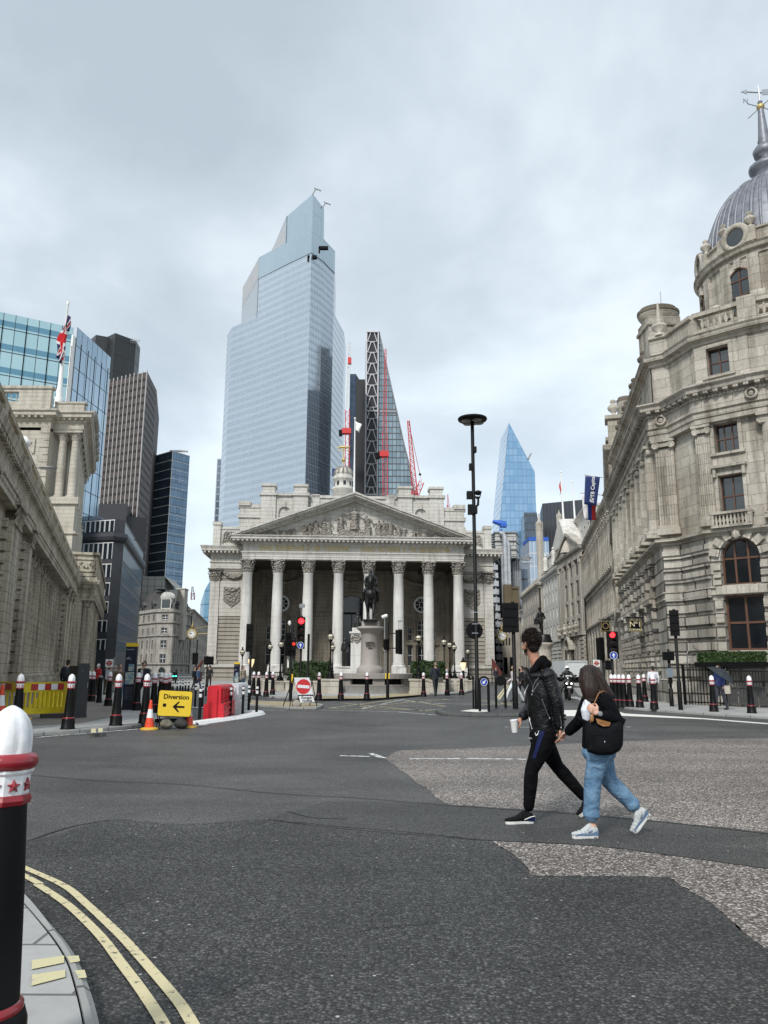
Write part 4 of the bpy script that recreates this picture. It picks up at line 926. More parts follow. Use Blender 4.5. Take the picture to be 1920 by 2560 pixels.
# swag panel on attic
PN = frame(arc[1],arc[5]); pl_ = (Vector(arc[5]) - Vector(arc[1])).length
mb.mold(off(arc[1:5],.06),[(0,14.2),(.0,15.6)]);
M_ = PN
q = MB(PN); swag(q,.3,pl_/2,15.4,.6,.17,-.45,0); swag(q,pl_/2,pl_ - .3,15.4,.6,.17,-.45,0)
for s in (.3,pl_/2,pl_ - .3): q.tube([(s,-.45,15.5),(s,-.5,15.1),(s,-.45,14.7)],[.16,.2,.08],6)
q.build('carving',CARVE,NB)
mb.build('upper_wall',CORN,NB)
mb = MB(FLK); fh2 = []
for k in range(5): x0 = FLL - 3.4 - k*3.1; fh2 += [(x0 - .8,x0 + .2,7.9,9.7,True),(x0 - .75,x0 + .15,10.6,11.8)]
mb.wallh(0,FLL - .02,7.2,12.4,fh2,.35,y=.02); mb.wallh(1,FLL - .02,13.7,16.0,[(x - .8,x + .2,14.2,15.6) for x in [FLL - 3.4 - k*3.1 for k in range(5)]],.3,y=-.01)
mb.build('flank_wall',CORN,NB)
for a in fh2: window(NB,FLK,*a[:4],.28,len(a) > 4,fm=WOOD,gm=GLASSD,sub=False)
# pilasters and columns
mb = MB(); mb.box(-.52,.52,-.1,.5,0,.3); mb.box(-.46,.46,-.05,.5,.3,.45)
for k in range(7): mb.box(-.40 + k*.118,-.40 + k*.118 + .075,.02,.2,.45,3.95)
mb.box(-.42,.42,.06,.5,.45,4.1)
for s in (-1,1): mb.lathe([(.02,-.1),(.17,-.08),(.17,.12),(.11,.14),(.1,.1),(.05,.13),(.01,.13)],n=12,T=Matrix.Translation((s*.36,.0,4.22)) @ Matrix.Rotation(PI/2,4,'X'))
mb.box(-.42,.42,-.08,.4,4.15,4.36); mb.box(-.54,.54,-.16,.45,4.38,4.5)
pil_me = mb.build('pilaster',CORN,mesh_only=True)
ang = math.atan2(-.5,.67)
inst('pilaster',pil_me,NB,TR(13.165,34.75,7.6,ang) @ Matrix.Translation((0,-.2,0)))
inst('pilaster',pil_me,NB,LK @ TR(.1,-.12,7.6)  @ Matrix.Diagonal((.75,1,1,1)))
mb = MB(); mb.box(-.5,.5,-.5,.5,0,.15); mb.lathe(att_base(.37,.3),z=.15,n=20); mb.lathe([(.36,.45),(.36,1.9),(.34,3.1),(.31,4.05)],n=40,flute=(.5,4.0),fd=.1,sm=False)
for s in (-1,1): mb.lathe([(.02,-.3),(.17,-.28),(.17,.28),(.12,.3),(.1,.26),(.03,.3)],n=12,T=Matrix.Translation((s*.32,0,4.2)) @ Matrix.Rotation(PI/2,4,'X'))
mb.box(-.34,.34,-.3,.3,4.06,4.36); mb.box(-.48,.48,-.42,.42,4.36,4.5); ion_me = mb.build('column',CORN,mesh_only=True)
for t_ in (.055,.17,.42,.52,.78,.88):
 a = A0 + (A1 - A0)*t_; inst('column',ion_me,NB,TR(CX + (CR + .12)*math.cos(a),CY + (CR + .12)*math.sin(a),7.6,a + PI/2))
for i in range(9): inst('column' ,ion_me,NB,FLK @ TR(FLL - 1.0 - i*2.07,-.08,7.6))
# drum and dome
DM = TR(CX + .45,CY,0)
mb = MB(DM)
mb.lathe([(8.2,16.2),(6.8,17.6),(5.2,18.0),(4.0,18.2),(4.0,19.3),(3.85,19.35),(3.85,22.3),(3.95,22.35),(3.95,22.5),(4.15,22.6),(4.2,22.75),(4.3,22.85),(3.95,23.0),(3.9,23.1),(3.9,23.6),(4.0,23.65),(4.0,23.75),(3.4,23.8)],n=64,sm=False)
for k in range(8):
 a = k*PI/4 + R(12)
 for da in (-.2,.2): mb.box(3.7,4.05,-.28,.28,19.35,22.3,T=Matrix.Rotation(a + da,4,'Z')); urn(mb,3.85*math.cos(a + da),3.85*math.sin(a + da),23.78,.7); mb.box(3.6,4.12,-.28,.28,23.0,23.8,T=Matrix.Rotation(a + da,4,'Z'))
 for s in (-.62,.62): mb.lathe([(.05,-.35),(.52,-.33),(.52,.33),(.3,.36),(.05,.3)],n=14,T=Matrix.Rotation(a,4,'Z') @ Matrix.Translation((4.6,s,19.45)) @ Matrix.Rotation(PI/2,4,'X'))
 mb.box(4.0,5.0,-1.0,1.0,18.8,19.0,T=Matrix.Rotation(a,4,'Z'))
mb.build('drum',CORN,NB)
for k in range(8):
 a = k*PI/4 + R(12) + PI/8; fr = DM @ Matrix.Rotation(a + PI/2,4,'Z') @ Matrix.Translation((0,-3.93,0))
 mb = MB(fr)
 for (r0,r1,y_) in ((.62,.82,-.06),(.82,.95,0)):
  for j in range(10):
   t0,t1 = PI*j/10,PI*(j + 1)/10; mb.plate([(r0*math.cos(t0),21.2 + r0*math.sin(t0)),(r0*math.cos(t1),21.2 + r0*math.sin(t1)),(r1*math.cos(t1),21.2 + r1*math.sin(t1)),(r1*math.cos(t0),21.2 + r1*math.sin(t0))],y_,.3)
 for s in (-.8,.62): mb.box(s,s + .18,-.05,.3,19.4,21.2)
 mb.box(-.16,.16,-.2,.1,21.8,22.25); mb.build('window_surround',CORN,NB)
 window(NB,fr,-.62,.62,19.4,21.82,-.0,True,fm=WOOD,cols=2,rows=2,bars=.07)
 # round dormer or clock above the cornice
 ck = k in (5,)
 fr2 = DM @ Matrix.Rotation(a + PI/2,4,'Z') @ Matrix.Translation((0,-4.02,24.0 if ck else 23.55)) @ Matrix.Rotation(PI/2,4,'X'); s_ = 1.25 if ck else .95
 mb = MB(fr2); mb.lathe([(.5*s_,-.5),(.5*s_,.02),(.55*s_,.1),(.75*s_,.12),(.82*s_,0),(.82*s_,-.6)],n=28); mb.box(-.95,.95,-.8,-.0,-.5,-.02); mb.build('dormer',CORN,NB)
 mb = MB(fr2); mb.lathe([(.01,.0),(.5*s_,.0)],n=24,sm=False); o = mb.build('clock_face' if ck else 'window',WHITEP if ck else GLASS,NB)
 if ck:
  mb = MB(fr2)
  for h_ in range(12): mb.box(-.03,.03,.44,.6,.01,.03,T=Matrix.Rotation(h_*PI/6,4,'Z'))
  mb.box(-.03,.03,-.08,.45,.03,.05,T=Matrix.Rotation(1.9,4,'Z')); mb.box(-.04,.04,-.08,.32,.03,.05,T=Matrix.Rotation(.7,4,'Z')); mb.build('hands',BLK,o)
mb = MB(DM); H0 = 23.6
prof = [(3.5*math.cos(t_) ** .9 if t_ < 1.5 else .55,H0 + 4.75*math.sin(t_)) for t_ in [k*1.42/14 for k in range(15)]]
mb.lathe(prof,n=64)
for k in range(48):
 a = 2*PI*k/48; w_ = .075 if k % 3 else .12
 mb.tube([(r_*math.cos(a),r_*math.sin(a),z_) for r_,z_ in prof],w_,5)
mb.build('dome',LEAD,NB)
mb = MB(DM); z0 = H0 + 4.75
mb.lathe([(1.0,0),(.75,.35),(.62,.7),(.75,1.1),(.95,1.3),(.95,1.5),(.6,1.62),(.45,1.9),(.25,2.0),(.6,2.2),(.66,2.5),(.5,2.75),(.25,2.9),(.35,3.1),(.3,3.3),(.24,4.0),(.17,5.0),(.1,5.6),(.14,5.65),(.05,5.8)],z=z0 - .5,n=16)
mb.build('finial',LEAD,NB)
mb = MB(DM); zt = W(1893,268,CY).z
mb.sph((0,0,zt),.22,12,8)
mb.build('gilt_ball',GOLD,NB)
mb = MB(DM); mb.tube([(0,0,z0 + 5),(0,0,34.6)],[.05,.025],6)
for a in (0.0,PI/2): mb.tube([(-.95*math.cos(a + .3),-.95*math.sin(a + .3),zt),(.95*math.cos(a + .3),.95*math.sin(a + .3),zt)],.028,5)
mb.tube([(-.8,0,zt + 1.0),(.9,.1,zt + 1.0)],.04,5); mb.plate([(.2,zt + .8),(.95,zt + .85),(.95,zt + 1.25),(.2,zt + 1.15)],-.02,.02); mb.plate([(-1.05,zt + 1.0),(-.7,zt + 1.15),(-.7,zt + .85)],-.02,.02)
wv = mb.build('weathervane',CHROME,NB)
text('letter','N',DM @ TR(-.98,-.3,zt + .15),.4,CHROME,wv,.02)
# chimney blocks behind
def chimney(name,lab,pts,D,ztop_y,wd):
 a,b_ = W(pts[0],ztop_y,D),W(pts[1],ztop_y,D); c = (a + b_)/2; r_ = (b_.x - a.x)/2; z1 = a.z
 o = thing(name,lab,'chimney',(c.x,D + r_,0)); mb = MB(TR(c.x,D + r_,0))
 mb.box(-r_*.82,r_*.82,-r_*.7,r_*.9,12,z1 - .9); mb.box(-r_*.9,r_*.9,-r_*.8,r_,z1 - 1.5,z1 - 1.3)
 mb.lathe([(r_*.84,12),(r_*.84,z1 - .9),(r_*.9,z1 - .8),(r_*1.05,z1 - .55),(r_*1.05,z1 - .38)],n=20,sy=.8,y=.1)
 mb.build('stack',CORN,o); mb = MB(TR(c.x,D + r_,0)); mb.lathe([(r_*1.08,z1 - .40),(r_*1.08,z1 - .2),(r_*.92,z1 - .12),(r_*.92,z1),(.3,z1 + .04)],n=20,sy=.8,y=.1); mb.build('cap',CORND,o); mb = MB(TR(c.x,D + r_,0)); mb.tube([(.2,0,z1),(.2,0,z1 + 1.2)],.03,5); mb.build('rod',CHROME,o)
chimney('chimney_block','tall pale chimney block with dark rounded cap beside the drum of the dome',(1614,1712),44,750,3)
chimney('chimney_block','smaller pale rounded chimney block further down the flank roof',(1551,1600),58,985,3)
mb = MB(); mb.prism([(14.6,36),(17.5,33.6),(21,31),(30,36),(30,53),(17.4,53)],10,16.4); mb.box(17.4,19.6,39,42,16.3,19.4); mb.build('roof',SLATE,NB)
mb = MB(); urn(mb,13.3,34.75,17.35,.85,spike=True); mb.build('urn',CORN,NB)
for k in range(4): q = FLK @ Vector((FLL - 4.0 - k*4.0,.3,0)); mb = MB(); urn(mb,q.x,q.y,17.35,.75); mb.build('urn',CORND,NB)
# lamp brackets on flank
for (x,y,D,lab) in ((1640,1286,40,'pale flat street lamp on an arm off the domed building'),(1552,1429,58,'small street lamp arm lower on the flank beside the balcony')):
 q = W(x,y,D); SLt = thing('bracket_lamp',lab,'street lamp',tuple(q)); mb = MB(); mb.lathe([(.02,-.05),(.2,-.03),(.24,.02),(.06,.07)],q.x,q.y,q.z,12,sx=1.9); mb.build('lamp_head',WHITEP,SLt)
 mb = MB(); mb.tube([(q.x + .3,q.y,q.z),(q.x + 1.6,q.y + .3,q.z - .02)],.035,6); mb.build('arm',WHITEP,SLt)
# ================================================================ CORNHILL ROW, RIGHT OF THE EXCHANGE
def facade(name,label,A,B,H,m,rows,depth=18,base_h=None,cornice=.6,sub=False,wm=None,fm=None,z0=-.05,roof=None,ext=None):
 # rows: (z0, z1, [(x0, x1), ...], arch)
 fr = frame(A,B); L = (Vector(B) - Vector(A)).length
 o = thing(name,label,'building',(A[0],A[1],0))
 hs = [(a,b_,r[0],r[1],r[3]) for r in rows for a,b_ in r[2]]
 mb = MB(fr); mb.wallh(0,L,z0,H,hs,.3,y=0,mr=0); mb.box(0,L,.32,depth,z0,H - .01)
 mb.mold([(0,depth),(0,0),(L,0),(L,depth)],[(0,H - .9),(.12,H - .85),(.12,H - .5),(cornice*.8,H - .35),(cornice,H - .05),(cornice,H),(-.3,H + .05)])
 if ext: ext(mb,L)
 mb.build('wall',m,o)
 for h in hs: window(o,fr,h[0],h[1],h[2],h[3],.16,h[4],fm=fm,gm=wm or GLASSD,sub=sub,cols=1,rows=2,bars=.07)
 if roof: mb = MB(fr); mb.add([(0,.3,H),(L,.3,H),(L,depth,H),(0,depth,H),(0,depth*.35,H + roof),(L,depth*.35,H + roof),(L,depth,H + roof),(0,depth,H + roof)],[(0,1,5,4),(4,5,6,7),(0,4,7,3),(1,2,6,5)]); mb.build('roof',SLATE,o)
 return o,fr,L
def even(L,n,w,m=.0): p = (L - 2*m)/n; return [(m + p*(i + .5) - w/2,m + p*(i + .5) + w/2) for i in range(n)]
# colonnaded block next to the domed building
def exC(mb,L):
 mb.box(0,L,-.25,.02,11.0,11.5); mb.box(0,L,-.5,-.02,11.5,11.65); mb.box(0,L,-.35,.02,7.1,7.35); mb.box(0,L,-.2,.02,17.2,17.5)
 mb.box(0,L,-.15,3,19.3,20.2)
 n = 22
 for i in range(n):
  x = L*(i + .5)/n; mb.box(x - .38,x + .38,-.5,.02,11.66,16.3); mb.box(x - .5,x + .5,-.62,.02,11.66,12.0); corinth(mb,.36,.9,T=TR(x,-.2,16.3),sq=True,rows=2)
  mb.box(x - .25,x + .25,-.14,.02,7.36,11.0)
 for i in range(9): x = L*(i + .5)/9; mb.box(x - .6,x + .6,-.2,.02,0,7.1)
LC = (Vector((22.9,75)) - Vector((29.1,110))).length
oC,fC,_ = facade('colonnaded_block','long stone street block with a tall colonnade just left of the domed building',(29.1,110),(22.9,75),19.3,CORN,
 [(12.3,15.6,even(LC,22,.7),False),(7.7,10.6,even(LC,22,.8),False),(1.2,6.0,even(LC,9,2.4),False)],ext=exC)
# linking narrow building between the two, with balcony and ornate gable
def exG(mb,L):
 for z_ in (5.5,9.5,13.5): mb.box(0,L,-.3,.02,z_,z_ + .3)
 for x in (.4,L - 1.0): mb.box(x,x + .6,-.25,.02,5.8,17)
facade('narrow_ornate_building','narrow ornate stone building between the domed building and the colonnaded block',(22.2,73.6),(16.6,54.2),17.6,CORN,[(6.4,8.8,even(20.2,6,1.2),True),(10.3,12.8,even(20.2,6,1.2),False),(14.2,16.2,even(20.2,6,1.1),False),(1.0,4.6,even(20.2,5,2.0),False)],ext=exG)
for x,h,lb in ((16,3.2,'nearest'),(12,2.6,'middle'),(7,3.2,'farthest')): mb = MB(frame((22.2,73.6),(16.6,54.2))); mb.box(x - .7,x + .7,-.1,1.2,17.6,17.6 + h); mb.box(x - .9,x + .9,-.3,1.4,17.6 + h,17.9 + h); urn(mb,x,.4,17.9 + h,1.1); GB = thing('roof_pedestal',lb + ' of three urn-topped stone blocks on the roof left of the domed building','roof ornament',(20,65,17),0,'urn-topped roof blocks'); mb.build('stonework',CORN,GB)
# pedimented bank
def exB(mb,L):
 mb.plate([(0,19.2),(L,19.2),(L/2,22.0)],-.15,.8);
 for s in (0,1):
  x0,x1 = (-.1,L/2) if s == 0 else (L + .1,L/2); mb.plate([(x0,19.25),(x1,22.1),(x1,22.6),(x0 - (.5 if s == 0 else -.5),19.3)],-.5,.8)
 mb.box(-.3,L + .3,-.5,.02,19.0,19.3)
 mb.lathe([(1.0,0),(.8,.6),(.5,1.3),(.2,1.9)],L/2,-.3,19.4,8);
 for x in (.3,3.6,7.4,11.0,14.8): mb.box(x,x + 1.0,-.12,.02,7.0,17.6); mb.box(x - .1,x + 1.1,-.2,.02,17.0,17.7)
 mb.box(0,L,-.5,.02,6.5,7.0); mb.box(0,L,-.2,.02,17.7,18.3)
 for x in (1.3,5.2,9.0,12.8): urn(mb,x + 1,-.6,7.0,1.1)
 for x in (5.0,12.6,16.0): mb.box(x,x + .9,-.25,.02,0,6.5)
 for k in range(10): mb.box(14.4,16.9,-.35,.02,.4 + k*.6,.85 + k*.6)
 for k in range(8):
  t0,t1 = PI*k/8,PI*(k + 1)/8; mb.plate([(8 + 1.5*math.cos(t0),4.6 + 1.5*math.sin(t0)),(8 + 1.5*math.cos(t1),4.6 + 1.5*math.sin(t1)),(8 + 1.9*math.cos(t1),4.6 + 1.9*math.sin(t1)),(8 + 1.9*math.cos(t0),4.6 + 1.9*math.sin(t0))],-.9,.02)
bw = [(4.8,6.6),(8.6,10.4),(12.4,14.2)]
facade('pedimented_bank_building','stained stone building with a triangular pediment over three tall window bays',(28.9,127),(28.6,109.9),19.2,PALE2,[(15.4,17.6,[(4.85,6.6),(8.6,10.3),(12.3,14.2)],False),(12.2,14.6,bw,False),(9.6,11.6,bw,False),(7.4,9.0,bw,False),(.8,5.4,[(1.8,4.4),(6.7,9.3),(10.6,12.2)],False)],ext=exB)
# pale office block with gable
def exA(mb,L):
 mb.box(0,L,.5,8,18.9,22.5); mb.box(0,L,.3,8.2,22.5,22.9); mb.plate([(8,22.9),(L - .5,22.9),(L - 6.5,27.8)],.6,8); mb.box(0,L,-.3,.02,6.4,6.8); balusters(mb,0,L,.0,19.0,19.9,sp=.8); mb.box(0,L,-.15,.2,19.9,20.1)
 for x in (6,15): figureA(mb,x,19.9)
 for k in range(9): mb.box(0,L,-.08,.02,.4 + k*.66,.85 + k*.66)
def figureA(mb,x,z): mb.lathe([(.6,0),(.5,.6),(.35,1.6),(.5,2.3),(.15,2.7)],x,-.2,z,8); mb.sph((x,-.2,z + 2.95),.28)
LA = 24
facade('pale_office_block','pale cleaned stone office block with plain rows of windows and a roof gable',(31.2,151),(30.0,127.2),19.0,PALE,[(a,a + 1.9,even(LA,7,1.0),False) for a in (16.0,13.6,10.6,7.6)] + [(1,5,even(LA,5,2.2),False)],ext=exA,roof=None)
facade('brown_street_block','brown stone street block with deep cornice left of the pale office block',(32.6,181),(30.6,151.4),18.3,PALE2,[(a,a + 2.2,even(29,9,1.3),False) for a in (14.8,11.2,7.6)] + [(1,5.2,even(29,6,3),False)],ext=lambda mb,L: balusters(mb,0,L,-.2,18.4,19.4,sp=.8))
facade('cream_street_building','small cream building with a bay front further down the street',(34.5,216),(32.9,182),15.5,PALE,[(a,a + 2.0,even(33,10,1.3),False) for a in (12,8.6,5.2)],roof=3)
facade('grey_street_building','grey pilastered building closing the far end of the street',(27.5,250),(45.5,232),13.5,GREYG,[(a,a + 2.0,even(25,10,1.1),False) for a in (10,6.6)] + [(.8,4.8,even(25,6,2.6),False)],roof=2.5)
facade('red_brick_building','tall narrow red brick building on the left side of the far street',(30.8,205),(38.6,250),15.0,stone('red_brick',(.22,.075,.045),(.16,.055,.035),.22,.075,stain=.3,streak=.3),[(a,a + 1.8,even(44,12,1.2),False) for a in (11.8,8.4,5.0)] + [(.8,4,even(44,6,3),False)])
facade('grey_side_building','grey stone building left of the red brick one behind the exchange',(21.2,150),(28.6,203),14.0,GREYG,[(a,a + 1.8,even(53,14,1.2),False) for a in (10.8,7.4)] + [(.8,4.4,even(53,8,3),False)])
a_,b_ = W(1257,1690,192),W(1303,1690,186)
facade('pale_far_building','pale narrow building with pilasters behind the big signal on the island',(a_.x,192),(b_.x,186),W(1280,1545,190).z,PALE2,[(a,a + 1.8,even(4.6,4,.7),False) for a in (10.4,7.4)] + [(.6,4.6,even(4.6,2,1.6),False)],depth=4)
# rooftop masses and pinnacles
def pinnacle(lab,px_,ytop,ybot,D,hw):
 a = W(px_,ytop,D); b_ = W(px_,ybot,D); h = a.z - b_.z; r_ = hw*D/F
 o = thing('church_pinnacle',lab,'pinnacle',(a.x,D,b_.z),group='church tower pinnacles')
 mb = MB(TR(a.x,D,b_.z)); mb.lathe([(r_,-6),(r_,h*.62),(r_*1.1,h*.63),(r_*1.1,h*.65),(r_*.85,h*.66),(r_*.8,h*.78),(r_*.45,h*.84),(r_*.15,h*.96),(r_*.3,h*.965),(.02,h)],n=8,sm=False)
 for k in range(8): a_ = k*PI/4 + PI/8; mb.lathe([(r_*.14,0),(r_*.14,h*.12),(.02,h*.17)],r_*.9*math.cos(a_),r_*.9*math.sin(a_),h*.65,5); mb.box(r_*.86,r_*.97,-r_*.16,r_*.16,h*.2,h*.5,T=Matrix.Rotation(a_,4,'Z'))
 mb.build('spire',PALE2,o)
pinnacle('tall gothic stone pinnacle between the dark towers and the pale gable',1347,1283,1400,172,9); pinnacle('small gothic pinnacle in front of the wide dark tower',1397,1275,1330,176,7)
for px_,y0,D,lab in ((1402,1180,134,'tall white roof flagpole in front of the wide dark tower'),(1431,1205,138,'shorter bare white roof flagpole right of the taller one')):
 a = W(px_,y0,D); b_ = W(px_ + 8,1318,D); o = thing('flagpole',lab,'flagpole',tuple(b_)); mb = MB(); mb.tube([(b_.x,D,b_.z - 2),tuple(a)],[.22,.1],8); mb.sph(tuple(a),.2,8,5); mb.build('pole',WHITEP,o)
 if px_ == 1402:
  z1,z0_ = W(1401,1202,D).z,W(1401,1232,D).z; cloth([[(a.x - .1 - .13*j*(.6 + .4*math.sin(i)),D + .2*math.sin(j + i),z1 + (z0_ - z1)*i/7 - .2*j) for j in range(4)] for i in range(8)],simple('pale_red_flag',(.5,.08,.08),.8,noise=.5,scale=1.5),o)
facade('rear_roof_block','plain stone upper block behind the pediment with small square windows',(34.6,140),(32.2,118),27.2,PALE,[(23,24.6,even(22,6,1.1),False)],depth=6)
# banners
def banner(name,lab,c,D,m,th=.03,wob=.12):
 P = [W(x,y,D) for x,y in c]; o = thing(name,lab,'banner',tuple(P[1])); rows = []
 for i in range(10):
  l = P[0].lerp(P[3],i/9); r_ = P[1].lerp(P[2],i/9); rows.append([(l.lerp(r_,j/8) + Vector((0,wob*math.sin(j*.9 + i*.5)*(i/9),0))) for j in range(9)])
 cloth(rows,m,o,'cloth',th); return o,P
NAVY = simple('navy_cloth',(.012,.03,.13),.8,noise=.15)
DB = 62.0
o,P = banner('corporate_banner','navy vertical banner with white lettering hanging from a roof pole',[(1463,1190),(1500,1193),(1491,1264),(1460,1261)],DB,NAVY,wob=.03)
c0 = (P[0] + P[1] + P[2] + P[3])/4; hgt = (P[1] - P[2]).length
text('lettering','VTB Capital',Matrix.Translation((c0.x + .10,DB - .12,c0.z + .2)) @ Matrix.Rotation(-PI/2 + .07,4,'Y'),.43,WHITEP,o,.005,bold=.006)
mb = MB(Matrix.Translation((c0.x - .02,DB - .12,c0.z - .93)) @ Matrix.Rotation(-PI/2 + .07,4,'Y'))
for k in range(3): mb.plate([(-.12 + k*.03,-.13 + k*.12),(.14 + k*.03,-.10 + k*.12),(.14 + k*.03,-.04 + k*.12),(-.12 + k*.03,-.07 + k*.12)],-.005,.005)
mb.build('emblem',WHITEP,o)
m,t,b = base('tricolour',(.8,.8,.8),.8); uv = nd(t,'ShaderNodeUVMap').outputs[0]; s = nd(t,'ShaderNodeSeparateXYZ',{0: uv})
t.links.new(mx(t,mth(t,'GREATER_THAN',s.outputs[0],.36),mx(t,0.0,(.7,.7,.7),(1,1,1)),mx(t,mth(t,'GREATER_THAN',s.outputs[0],.68),(.02,.06,.3),(.55,.03,.03))),b.inputs['Base Color'])
banner('tricolour_flag','white, blue and red tricolour flag hanging just below the navy banner',[(1454,1236),(1490,1240),(1489,1301),(1460,1299)],DB + 1.2,m,wob=.06)
for (x0,y0),(x1,y1),lab in (((1460,1187),(1519,1189),'thin white pole holding the navy banner'),((1450,1232),(1507,1231),'thin white pole holding the tricolour flag')):
 a,b_ = W(x0,y0,DB),W(x1,y1,DB + 1); o = thing('banner_pole',lab,'pole',tuple(b_)); mb = MB(); mb.tube([tuple(a),(b_.x + 1.5,b_.y + 1.5,b_.z)],.035,6); mb.build('pole',WHITEP,o)
# ================================================================ TOWERS
def fpt(px_,py,D): return tuple(W(px_,py,D).to_2d())
def tower(name,label,poly,z1,m,z0=-1,parts=None,cat='skyscraper'):
 c = sum((Vector(p) for p in poly),Vector((0,0)))/len(poly); o = thing(name,label,cat,(c.x,c.y,0)); mb = MB(); mb.prism(poly,z0,z1,0); mb.build('body',m,o); return o
BG = grid('glass_bishops',(.38,.45,.52),(.48,.55,.61),(.32,.38,.45),1.5,4.4,.3,.35,rough=.12,metal=.7,band=((.54,.60,.65),.36,.42),vary=1.3,wob=.02)
BG2 = grid('glass_bishops_top',(.38,.47,.53),(.45,.54,.59),(.31,.40,.46),3.0,13.0,.2,.3,rough=.10,metal=.8)
BGS = grid('glass_bishops_side',(.42,.46,.50),(.46,.50,.54),(.40,.44,.48),3.0,4.4,.1,.3,rough=.35,metal=.3)
P22 = [(-100,456),(-94.8,444.3),(-77,430),(-58.8,414),(-42.2,400),(-36.3,409.4),(-30.6,422.6),(-28.2,437),(-25.7,451),(-25.7,475),(-100,480)]
TB = tower('glass_skyscraper','huge pale blue stepped glass skyscraper, the tallest, behind the exchange',P22,209,BG)
mb = MB(); mb.prism([(-77,430),(-58.8,414),(-42.2,400),(-36.3,409.4),(-30.6,422.6),(-32,460),(-88,460),(-91,455)],209,[248,248,248,248,246,240,240,241]); mb.build('middle_tier',BG,TB)
mb = MB(); mb.prism([(-58.8,414),(-42.2,400),(-36.3,409.4),(-39,450),(-75,447)],246,[266,271.5,268,258,254]); mb.build('top_tier',BG2,TB)
mb = MB(); mb.prism([(-77.2,429.9),(-58.9,413.7),(-42.2,399.6),(-36.0,409.3),(-30.3,422.5),(-30.3,424),(-76,431)],234,248.3); mb.build('crown_band',BG2,TB)
mb = MB(); mb.prism([(-91.5,455.3),(-77.2,429.8),(-77.2,440),(-91,458)],209,[241.5,248.3,248,241]); mb.prism([(-75.4,447.2),(-58.9,413.6),(-58,420),(-74,450)],246,[254.3,266.2,266,254]); mb.build('return_face',BGS,TB)
for (a,b_,z_) in (((-77,430),(-91,455),243),((-58.8,414),(-75,447),258)):
 mb = MB(); A_,B_ = Vector(a),Vector(b_); d = (B_ - A_).normalized(); n_ = Vector((-d.y,d.x)); L_ = (B_ - A_).length; n_ = n_ if n_.x < 0 else -n_
 for k in range(14): p = A_ + d*(1.0 + k*(L_ - 2)/13) + n_*.3; mb.box(-.25,.25,-.25,.25,z_ - 9 - k*.5,z_ + 3.5 - k*.35,T=TR(p.x,p.y,0))
 mb.build('louvre',GREYM,TB)
mb = MB()
for (x,y,z_) in ((-42.5,400,271),(-37.5,409,268),): mb.tube([(x,y,z_),(x + 2,y,z_ + 4),(x + 5,y,z_ + 2.5)],.35,5); mb.tube([(x + 1,y,z_ + 4.5),(x + 3,y,z_ + 3)],.3,5)
mb.build('roof_crane',GREYM,TB)
for (px_,py,D) in ((809,624,399),(781,647,402)):
 q = W(px_,py,D); mb = MB(); mb.box(q.x - 2.6,q.x + 2.6,q.y - 1.2,q.y + .8,q.z,q.z + 1.6); mb.box(q.x - 2.8,q.x - 2.0,q.y - 1.2,q.y + .8,q.z - 2,q.z + 1); mb.build('window_cleaning_cradle',BLKM,TB)
DGL = grid('dark_glass_grid',(.05,.07,.09),(.12,.15,.19),(.02,.025,.03),1.5,3.6,.15,.5,rough=.12,metal=.6)
tower('slim_dark_tower','slim dark gridded tower edge at the left foot of the huge glass skyscraper',[fpt(543,1147,500),fpt(600,1147,500),fpt(600,1147,520),fpt(543,1147,520)],W(543,1147,500).z,grid('slim_grid',(.12,.15,.19),(.2,.24,.29),(.30,.33,.36),5.0,4.8,.5,.6,rough=.15,metal=.5))
# truss tower with sloping glass side
TC = tower('wedge_skyscraper','wedge shaped skyscraper with black braced core and sloping glass side',[fpt(914,1280,420),fpt(946,1280,420),(-3.6,436),(-11.6,436)],195.4,simple('core_black',(.018,.018,.022),.35,.2,.2))
mb = MB(); c0,c1 = fpt(914,1000,420)[0],fpt(945.5,1000,420)[0]; n_ = 28; wdt = c1 - c0
for k in range(n_):
 z_ = 8 + k*6.7; y_ = 419.6
 mb.tube([(c0 + .9,y_,z_),(c1 - .9,y_,z_)],.26,4); mb.tube([(c0 + .9,y_,z_),((c0 + c1)/2 - .8,y_,z_ + 6.2)],.38,4); mb.tube([(c1 - .9,y_,z_),((c0 + c1)/2 + .8,y_,z_ + 6.2)],.38,4); mb.tube([(c0 + 2.4,y_,z_ + 6.2),(c1 - 2.4,y_,z_ + 6.2)],.3,4)
for x in (c0 + .3,c1 - .2): mb.box(x - .35,x + .35,419.2,420,-1,195.6)
for z_ in (0,48,97,146,194.6): mb.box(c0,c1,419,420,z_,z_ + .8)
mb.build('truss',simple('brace_grey',(.5,.5,.52),.5,.2),TC)
WG = grid('wedge_glass',(.11,.17,.21),(.38,.48,.52),(.04,.05,.06),2.2,3.6,.35,.7,rough=.12,metal=.55)
mb = MB(); sx_ = lambda z_: c1 + (195.4 - z_)*.215
mb.plate([(c1,0),(sx_(0),0),(c1 + .3,195.3)],421,450); mb.build('glass_side',WG,TC)
mb = MB()
for z_ in (48,97,146): mb.box(c1,sx_(z_) + .4,420.5,421,z_,z_ + 1.2)
mb.tube([(sx_(0),420.6,0),(c1 + .3,420.6,195.4)],.45,4); mb.tube([(sx_(0) + 4,424,0),(c1 + .8,424,188)],.2,4); mb.build('edge_frame',GREYM,TC)
tower('dark_blue_tower','dark blue and black slab tower just left of the wedge skyscraper',[fpt(874,935,400),fpt(890,935,400),(-12,420),(-20,420)],161,grid('navy_grid',(.02,.045,.09),(.05,.09,.14),(.01,.02,.03),2,4,.2,.3,rough=.15,metal=.5))
